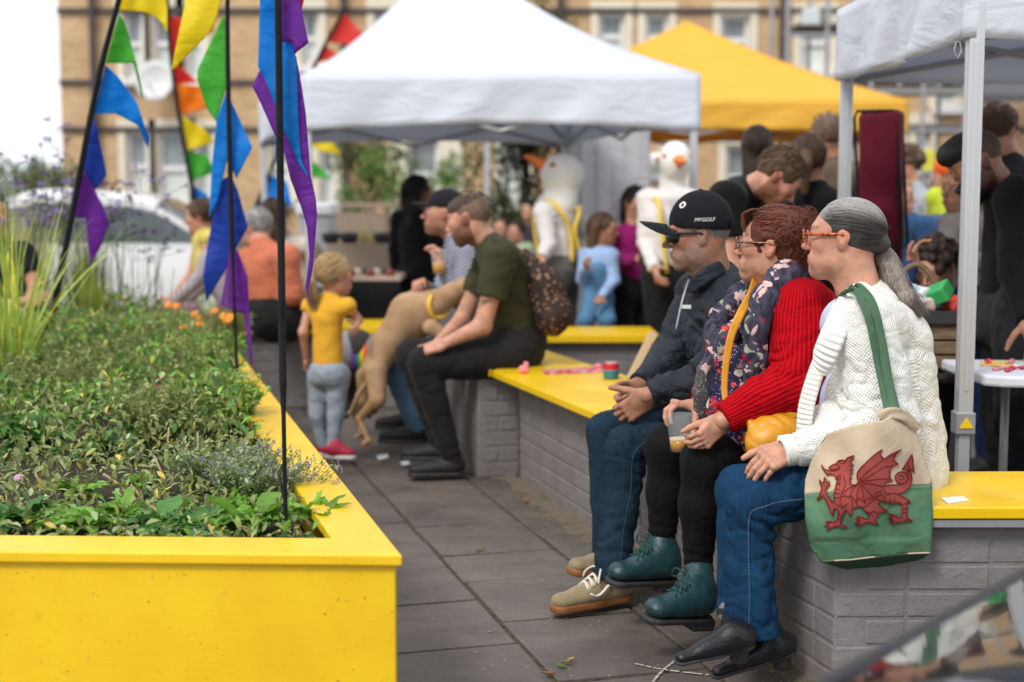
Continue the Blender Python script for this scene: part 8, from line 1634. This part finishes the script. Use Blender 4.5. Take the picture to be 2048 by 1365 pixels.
# --- foliage mass
g = np.random.default_rng(3)
def inbed(n, a0=0, a1=LS * 1.0, w=3.6, power=1.0):
 s = a0 + (a1 - a0) * g.random(n) ** power; x = g.random(n) * w; return inx + np.outer(s, sideD) + np.outer(x, frontD) - SN * .03
def hfun(p):
 """height of the planting above the soil"""
 y = p[:, 1]; h = .050 + .17 * np.clip((y - 4.0) / 1.3, 0, 1) + .05 * np.clip((y - 5.5) / 2, 0, 1); return h * (1 + .45 * vnoise(p * V(2.2, 2.2, 0), 5))
acc = []
for (n, m, ln, wd, yel, nm) in ((24000, M_lf2, .034, .014, .12, 0), (15000, M_lf, .036, .015, .08, 1), (9000, M_lfg, .028, .011, .05, 2), (3000, M_lfd, .050, .024, .02, 3)):
 b_ = inbed(n, power=.9); pn_ = vnoise(b_ * V(1.6, 1.6, 0), 11 + nm); keep = pn_ > -.35 if nm else np.ones(n, bool); b_ = b_[keep]; n = len(b_); h = hfun(b_); b_[:, 2] = .48 + h * g.random(n) ** .6; dr = norm_rows(g.normal(size=(n, 3)) + V(0, 0, .55)); Ls = ln * (.5 + g.random(n) * .9); v, f, c = leafset(b_, dr, Ls, Ls * wd / ln * (.7 + .6 * g.random(n)), .35 * g.random(n), lcol(g, n, var=.35, yel=yel), seed=nm, wavy=.06)
 tag(mesh('ground_foliage', v, f, m, attrs={'Col': c}), ('mixed olive', 'fresh green', 'grey green', 'dark green')[nm] + ' foliage filling the yellow planter', 'foliage', kind='stuff')
# fine upright stems through the mass
mb = MB(); rr = random.Random(6)
for i in range(900):
 b_ = inbed(1)[0]; b_[2] = .48; h = float(hfun(b_[None])[0]) * rr.uniform(.9, 2.0); t = b_ + V(rr.gauss(0, .04), rr.gauss(0, .04), h); mb.tube([b_, (b_ + t) / 2 + V(rr.gauss(0, .012), rr.gauss(0, .012), 0), t], [.0018, .0014, .0008], 4)
tag(mb.build('ground_stems', plain('olive_stem', (.17, .15, .07), .8)), 'thin brown and green stems through the planter foliage', 'stems', kind='stuff')
# --- rosette plants near the front
def rosette(label, c, n, L_, W_, m, up=.7, spread=1, droop=.5, seed=0, name='broadleaf_plant', group=None, prof=(.25, .7, 1, .7, .05), wavy=.04, fold=.18, tint=(1, 1, 1), vein=True, h0=0):
 n = int(n * 1.5); g = np.random.default_rng(seed); a = g.random(n) * 6.283; e = up * (.35 + .9 * g.random(n)); dr = np.stack([np.cos(a) * np.cos(e) * spread, np.sin(a) * np.cos(e) * spread, np.sin(e)], 1); base = np.asarray(c) + V(0, 0, .015) + dr * .012 + np.stack([g.normal(size=n) * .012, g.normal(size=n) * .012, h0 * g.random(n)], 1); Ls = L_ * (.7 + .6 * g.random(n)); L_ = L_ * 1; Ls = Ls * .82; W_ = W_ * 1.1; wavy = wavy * 2.2
 ts = np.linspace(0, 1, 9); pf = np.interp(ts, (0, .25, .5, .8, 1), prof) * (1 + .0 * ts); v, f, c_ = leafset(base, dr, Ls, Ls * W_ / L_ * (.8 + .4 * g.random(n)), droop * (.4 + .8 * g.random(n)), lcol(g, n, tint, .2, .02), fold=fold, prof=pf, ts=ts, wavy=wavy, seed=seed)
 t = thing(name, label, 'plant', c, group); mesh('leaves', v, f, m, t, attrs={'Col': c_}); return t
for i, (x, y, n, L_, W_, m, up, lb) in enumerate([
 (52, 905, 26, .190, .070, M_lfd, .95, 'large dark broad leaved plant at the left edge of the planter'), (215, 915, 9, .18, .065, M_lfd, .8, 'few big dark leaves in the middle of the planter front'),
 (330, 1062, 18, .135, .055, M_lfd, .6, 'wide leathery leaved plant against the front board, centre'), (412, 1072, 20, .135, .058, M_lfd, .5, 'curled grey green rosette drooping over the front board'), (510, 1066, 22, .155, .042, M_lf, .8, 'upright strap leaved rosette left of the thick black pole'),
 (180, 1066, 26, .135, .034, M_lf, .75, 'bright lobed dandelion like rosette at the front'), (100, 1058, 16, .13, .04, M_lf, .6, 'bright low rosette near the front left'), (30, 1060, 18, .16, .048, M_lfd, .6, 'long leaved rosette in the front left corner of the view'),
 (245, 1050, 24, .12, .028, M_lf, .8, 'narrow leaved bright rosette beside the dandelion'), (632, 1058, 20, .12, .034, M_lf, .9, 'ragged bright thistle like plant in the planter corner'), (600, 1040, 22, .05, .02, M_lfg, .7, 'small pale leaved plant right of the thick pole'), (280, 985, 26, .07, .024, M_lf, .8, 'low bright clump behind the front rosettes'), (150, 1000, 20, .09, .032, M_lf, .7, 'mid green clump with broad leaves left of centre'), (480, 1030, 12, .11, .045, M_lf, .7, 'smooth broad leaves beside the catmint')]):
 rosette(lb, soilpt(x, y), n, L_, W_, m, up, seed=40 + i)
# catmint bush and others made of stems with many small leaves
def stembush(label, c, n, h, rad, lf, m, name, per=22, seed=0, lean=(0, 0), flower=None, group=None, lw=.5, stemm=None, fr=.003, fn=5):
 g = np.random.default_rng(seed); r = random.Random(seed); t = thing(name, label, 'plant', c, group); mb = MB(); B, Dd, fb = [], [], []
 for i in range(n):
  a = r.uniform(0, 6.28); q = math.sqrt(r.random()); hh = h * r.uniform(.65, 1.1); tip = np.asarray(c) + V(math.cos(a) * q * rad + lean[0] * hh, math.sin(a) * q * rad + lean[1] * hh, hh * (1 - .25 * q * q)); b0 = np.asarray(c) + V(math.cos(a) * q * rad * .35, math.sin(a) * q * rad * .35, 0); pts = curve_pts([b0, b0 + (tip - b0) * .5 + V(0, 0, .06 * hh), tip], 8); mb.tube(pts, [.0016 * (1 - .6 * k / 8) for k in range(9)], 4)
  for k in range(per): u = r.uniform(.15, 1); p = pts[int(u * 8)] * 1.0; B.append(p + V(r.gauss(0, .004), r.gauss(0, .004), r.gauss(0, .008))); Dd.append(V(r.gauss(0, 1), r.gauss(0, 1), r.gauss(.35, .6)))
  if flower: fb += [pts[-1] - V(0, 0, 1) * k * fr * 2.2 + V(r.gauss(0, fr), r.gauss(0, fr), 0) for k in range(fn)]
 mb.build('stems', stemm or M_stem, t); B = np.array(B); Dd = np.array(Dd); nn = len(B); Ls = lf * (.6 + .7 * g.random(nn)); v, f, cc = leafset(B, Dd, Ls, Ls * lw, .2 * g.random(nn), lcol(g, nn, var=.25, yel=.04), seed=seed); mesh('leaves', v, f, m, t, attrs={'Col': cc})
 if flower:
  fm = MB()
  for p in fb: fm.lathe(p, [(.0005, fr), (fr, .3 * fr), (fr * .9, -.5 * fr), (.0005, -fr)], 6, V(r.gauss(0, 1), r.gauss(0, 1), 1.5), cap=False)
  fm.build('flowers', flower, t)
 return t
M_lil = plain('lilac_petal', (.26, .17, .40), .7); M_dpur = plain('dark_purple_flower', (.085, .035, .12), .8); M_or = plain('orange_petal', (.85, .26, .01), .6); M_ye = plain('yellow_petal', (.9, .6, .01), .6); M_mg = plain('magenta_petal', (.36, .01, .12), .6); M_wp = plain('white_petal', (.75, .75, .74), .7)
stembush('grey green catmint bush spilling toward the yellow side board', soilpt(500, 1005), 90, .17, .17, .016, M_lfg, 'catmint_bush', 30, 1, (.15, 0), M_lil, fr=.0022, fn=3)
stembush('loose catmint sprays with mauve tips overhanging the side board', soilpt(585, 1005), 30, .13, .10, .014, M_lfg, 'catmint_bush', 16, 2, (.45, -.1), M_lil, fr=.0024, fn=4)
stembush('silver leaved herb clump behind the catmint', soilpt(420, 975), 50, .16, .15, .020, M_lfg, 'herb_clump', 24, 3)
for i, (x, y, h, rad, m, lb) in enumerate([(330, 900, .25, .20, M_lf2, 'olive leaved clump in the middle of the bed'), (130, 830, .30, .25, M_lf2, 'bushy olive clump at left of the bed'), (440, 860, .24, .20, M_lf, 'green clump beside the side board near the second pole'), (250, 800, .30, .26, M_lf2, 'tangled mid bed bush left of the second pole'), (420, 780, .30, .20, M_lf, 'leafy green clump at the foot of the second pole'), (330, 740, .32, .26, M_lf2, 'far olive bush in the bed'), (110, 740, .34, .3, M_lf2, 'far left olive bush in the bed'), (230, 700, .32, .28, M_lf, 'far green bush below the white car'), (450, 715, .30, .18, M_lf2, 'far bush at the rim of the planter by the purple pennant'), (20, 800, .34, .2, M_lf, 'green bush at the left edge')]):
 stembush(lb, soilpt(x, y), 70, h, rad, .028, m, 'bush', 30, 10 + i, lw=.45)
def flowerhead(name, label, p, r_, m, mc, grp, cat='flower', stem=.15, petals=11):
 t = thing(name, label, cat, p - GZ * stem, grp); mb = MB(); mb.tube([p - GZ * stem, p - GZ * stem * .5 + V(.004, .003, 0), p], .0013, 4); mb.build('stem', M_stem, t); mb = MB(); ax = norm(V(-.1, -.6, .8)); a_ = norm(np.cross(ax, V(1, 0, 0))); b_ = np.cross(ax, a_)
 for k in range(petals):
  for ring in (0, 1):
   an = 2 * math.pi * (k + ring * .5) / petals; d = a_ * math.cos(an) + b_ * math.sin(an); s = np.cross(ax, d); R_ = r_ * (1 - .25 * ring); mb.grid([[p + d * R_ * q + s * R_ * .22 * w_ * math.sin(math.pi * (.2 + .75 * q)) + ax * r_ * (.12 * ring + .25 * q * (1 - q)) for w_ in (-1, 0, 1)] for q in (.1, .4, .75, 1)])
 mb.build('petals', m, t, smooth=True); mb = MB(); mb.lathe(p + ax * r_ * .1, [(r_ * .32, 0), (r_ * .25, r_ * .18), (.0005, r_ * .24)], 10, ax); mb.build('flower_centre', mc, t)
rr = random.Random(2)
for i, (x, y, d) in enumerate([(338, 610, 7.6), (352, 612, 7.6), (388, 628, 7.4), (397, 636, 7.4), (448, 632, 7.2), (460, 634, 7.2), (455, 640, 7.15), (398, 648, 7.2), (366, 655, 7.1), (428, 622, 7.5)]): flowerhead('marigold', 'orange marigold flower at the far end of the planter', P(x, y, d), rr.uniform(.020, .028), M_or, M_or, 'orange marigolds at the far end of the planter')
for i, (x, y, d) in enumerate([(408, 782, 5.3), (402, 793, 5.3), (470, 783, 5.5), (425, 768, 5.6), (478, 778, 5.6)]): flowerhead('yellow_daisy', 'small yellow daisy near the side board', P(x, y, d), .014, M_ye, M_ye, 'yellow daisies near the side board')
for (x, y, d, r_, m, lb) in ((36, 955, 4.2, .016, plain('pink_petal', (.60, .32, .52), .7), 'pale pink scabious at the left edge of the planter'), (318, 774, 5.4, .012, M_mg, 'magenta flower deep in the bed'), (320, 758, 5.5, .010, M_mg, 'smaller magenta flower above the first'), (242, 607, 7.6, .012, plain('mauve_petal', (.45, .2, .45), .7), 'mauve flower below the white car'), (52, 690, 6.4, .014, M_wp, 'white flower right of the grass clump'), (70, 660, 6.4, .016, M_wp, 'white flower beside the rucksack'), (258, 770, 5.6, .010, M_wp, 'small white flower in mid bed'), (307, 975, 4.3, .007, M_lil, 'tiny lilac flower among dry stalks'), (380, 995, 4.2, .008, M_lil, 'small lilac flower left of the catmint')): flowerhead('wild_flower', lb, P(x, y, d), r_, m, m, None, stem=.08)
dp = thing('dead_plant', 'cut dry beige stalks sticking out of the planter soil', 'dead plant', soilpt(270, 1030))
for i, (x0, y0, x1, y1, d) in enumerate([(282, 1050, 258, 975, 4.0), (290, 1010, 262, 970, 4.02), (322, 1000, 292, 940, 4.15), (340, 990, 308, 912, 4.2), (0, 1052, 44, 1008, 3.75), (160, 1005, 137, 993, 4.0), (395, 930, 395, 866, 4.5), (405, 950, 414, 900, 4.45), (330, 925, 338, 855, 4.6), (316, 855, 328, 800, 5.0), (206, 950, 230, 972, 4.2), (255, 985, 207, 948, 4.1), (290, 1040, 262, 985, 4.0), (84, 985, 70, 945, 4.2)]):
 mb = MB(); a, b_ = P(x0, y0, d), P(x1, y1, d + .03); mb.tube([a, (a + b_) / 2 + V(.002, 0, .002), b_], [.0042, .0038, .0034], 7); mb.build('stalk', M_dry, dp, smooth=True)
# --- grass clumps
def grass(label, c, n, h, sp_, m, seed=0, w_=.007, name='grass_clump', droop=.5):
 g = np.random.default_rng(seed); a = g.random(n) * 6.283; sp2 = np.abs(g.normal(size=n)) * sp_; dr = np.stack([np.cos(a) * sp2, np.sin(a) * sp2, np.ones(n)], 1); base = np.asarray(c) + np.stack([g.normal(size=n) * .03, g.normal(size=n) * .03, np.zeros(n)], 1); Ls = h * (.45 + .65 * g.random(n)); ts = np.linspace(0, 1, 12); v, f, cc = leafset(base, dr, Ls, np.ones(n) * w_ * (.6 + .8 * g.random(n)), droop * g.random(n), lcol(g, n, var=.25, yel=.15), fold=.2, prof=np.interp(ts, (0, .3, .7, 1), (.7, 1, .8, .05)), ts=ts, seed=seed)
 t = thing(name, label, 'grass', c); mesh('blades', v, f, m, t, attrs={'Col': cc}); return t
grass('tall yellow green grass clump at the left edge of the planter', soilpt(22, 800), 150, 1.30, .36, leafm('bright_blade', (.26, .38, .05), (.48, .58, .16)), 1, .009, droop=.85)
grass('bright green sword leaves at the foot of the grass clump', soilpt(18, 760), 30, .42, .22, M_lf, 2, .014, droop=.25)
grass('fine tall grasses behind the leaning pole', P(175, 640, 8.4) * V(1, 1, 0) + GZ * .4, 520, .80, .16, leafm('olive_blade', (.12, .17, .05), (.26, .29, .13)), 3, .007, droop=.15)
grass('fine green stems right of the leaning pole', P(190, 640, 8.0) * V(1, 1, 0) + GZ * .4, 220, .62, .17, M_lfy, 4, .008, droop=.2)
grass('wispy dry grasses at the far left', P(60, 600, 9.0) * V(1, 1, 0) + GZ * .4, 320, 1.15, .22, leafm('straw_blade', (.30, .28, .16), (.46, .42, .26)), 5, .006, droop=.3)
grass('pale dry grasses in the timber raised bed', P(730, 520, 13) * V(1, 1, 0) + GZ * .8, 240, .4, .55, leafm('straw_blade', (.30, .28, .16), (.46, .42, .26)), 6, .010, droop=.4)
# verbena: wiry stems with dark purple heads
for i, (x, y, d, h) in enumerate([(30, 640, 7.6, .86), (75, 640, 7.8, .94), (115, 640, 7.7, 1.0), (150, 640, 8.0, 1.02), (95, 650, 7.4, .78), (240, 640, 8.4, .86), (310, 640, 8.6, .80), (265, 645, 8.3, .62), (200, 640, 8.2, .84)]):
 c = P(x, y, d); r = random.Random(i); t = thing('verbena', ('tall', 'wiry', 'branching', 'leaning', 'short', 'slim', 'sparse', 'low', 'straight')[i] + ' verbena with dark purple flower heads, ' + ('at far left', 'left of the tall grass tips', 'against the white sky', 'beside the leaning pole top', 'just above the grass clump', 'under the blue pennant', 'before the ground floor window', 'under the purple pennant', 'beside the navy pennant')[i], 'plant', c); mb = MB(); fm = MB()
 for k in range(5):
  hh = h * r.uniform(.6, 1.05); tip = c + V(r.gauss(0, .10), r.gauss(0, .1), hh); pts = curve_pts([c, (c + tip) / 2 + V(r.gauss(0, .02), 0, 0), tip], 8); mb.tube(pts, [.003 * (1 - .5 * q / 8) for q in range(9)], 5)
  for kk in range(5):
   q0 = pts[r.choice([6, 7, 8])]; q1 = q0 + V(r.gauss(0, .05), r.gauss(0, .05), r.uniform(.0, .10)); mb.tube([q0, q1], .0014, 4)
   for _ in range(12): fm.lathe(q1 + V(r.gauss(0, .010), r.gauss(0, .010), r.gauss(0, .006)), [(.0005, .005), (.005, 0), (.0005, -.005)], 5, V(r.gauss(0, 1), r.gauss(0, 1), 1), cap=False)
 mb.build('stems', M_stem, t); o_ = fm.build('flower_heads', M_dpur if i % 2 else M_lil, t); o_['kind'] = 'stuff'
# --- trees and shrubs behind
def tree(name, label, base, h, blobs, n, lf, m, seed=0, trunk=.07, cat='tree'):
 g = np.random.default_rng(seed); t = thing(name, label, cat, base); mb = MB(); r = random.Random(seed); top = base + V(0, 0, h * .75); mb.tube(curve_pts([base, base + V(.03, 0, h * .3), top], 8), [trunk * (1 - .7 * k / 8) for k in range(9)], 8)
 for (c, rad) in blobs: c = np.asarray(c); s0 = base + V(0, 0, min(h * .6, max(.2, (c[2] - base[2]) * .55))); mb.tube(curve_pts([s0, (s0 + c) / 2 + V(r.gauss(0, .05), 0, .05), c], 6), [trunk * .45 * (1 - .7 * k / 6) for k in range(7)], 6)
 mb.build('trunk', M_bstem, t, smooth=True); B = []; tot = sum(rad ** 2 for c, rad in blobs)
 for (c, rad) in blobs:
  k = int(n * rad ** 2 / tot); d = norm_rows(g.normal(size=(k, 3))); rr_ = rad * (.35 + .75 * g.random(k) ** .5) * (1 + .3 * vnoise(d * 2.2 + c, 3)); B.append(np.asarray(c) + d * rr_[:, None] * V(1, 1, .85))
 B = np.concatenate(B); B = B[vnoise(B * 3.1, 9) > -.28]; k = len(B); Ls = lf * (.6 + .8 * g.random(k)); cl = lcol(g, k, var=.3, yel=.05) * (1 + .35 * vnoise(B * 2.5, 21))[:, None]; v, f, cc = leafset(B, g.normal(size=(k, 3)) + V(0, 0, -.2), Ls, Ls * .5, .2 * g.random(k), cl, seed=seed, ts=(0, .5, 1), prof=(.2, 1, .1)); mesh('crown', v, f, m, t, attrs={'Col': cc}); return t
gp_ = lambda x, d: P(x, 400, d) * V(1, 1, 0)
tree('small_tree', 'dark leaved tree seen under the white gazebo behind the goose head', gp_(1050, 17), 3.6, [(P(1080, 320, 17), .45), (P(1010, 300, 17), .42), (P(1060, 400, 17), .48), (P(985, 360, 17.3), .35), (P(1110, 270, 17), .45), (P(1010, 440, 17), .30), (P(960, 310, 17), .25), (P(1060, 180, 17), .5), (P(1080, 60, 17), .42), (P(1040, 20, 17), .4), (P(1115, 110, 17), .35), (P(1090, 450, 17), .3)], 5200, .085, leafm('dark_tree_leaf', (.020, .045, .012), (.055, .085, .025)), 1)
tree('shrub', 'bright green shrub above the sandstone garden wall', gp_(745, 20), 1.6, [(P(720, 385, 20), .34), (P(760, 370, 20), .36), (P(790, 390, 20), .28), (P(740, 340, 20.2), .34), (P(700, 350, 20.2), .25)], 1800, .09, leafm('garden_leaf', (.07, .15, .03), (.15, .26, .06)), 2, .04, 'shrub')
tree('shrub', 'taller dull green shrub behind the garden wall, under the gazebo edge', gp_(715, 22), 2.4, [(P(720, 300, 22), .42), (P(760, 310, 22), .34), (P(690, 310, 22), .3), (P(800, 330, 22), .3)], 1400, .09, leafm('dull_leaf', (.07, .10, .04), (.15, .17, .08)), 3, .04, 'shrub')
tree('shrub', 'green shrub by the pale house wall, left of the tree', gp_(890, 21), 2.0, [(P(880, 380, 21), .35), (P(910, 340, 21), .3), (P(860, 410, 21), .3)], 1000, .09, leafm('garden_leaf', (.07, .15, .03), (.15, .26, .06)), 4, .04, 'shrub')
tree('hedge', 'dense hedge behind the white car at the left', gp_(60, 20), 1.6, [(P(-20 + k * 55, 385 - 8 * math.sin(k * 2), 20), .5) for k in range(4)], 2600, .1, leafm('dull_leaf', (.07, .10, .04), (.15, .17, .08)), 5, .04, 'hedge')
print('objects', len(bpy.data.objects))
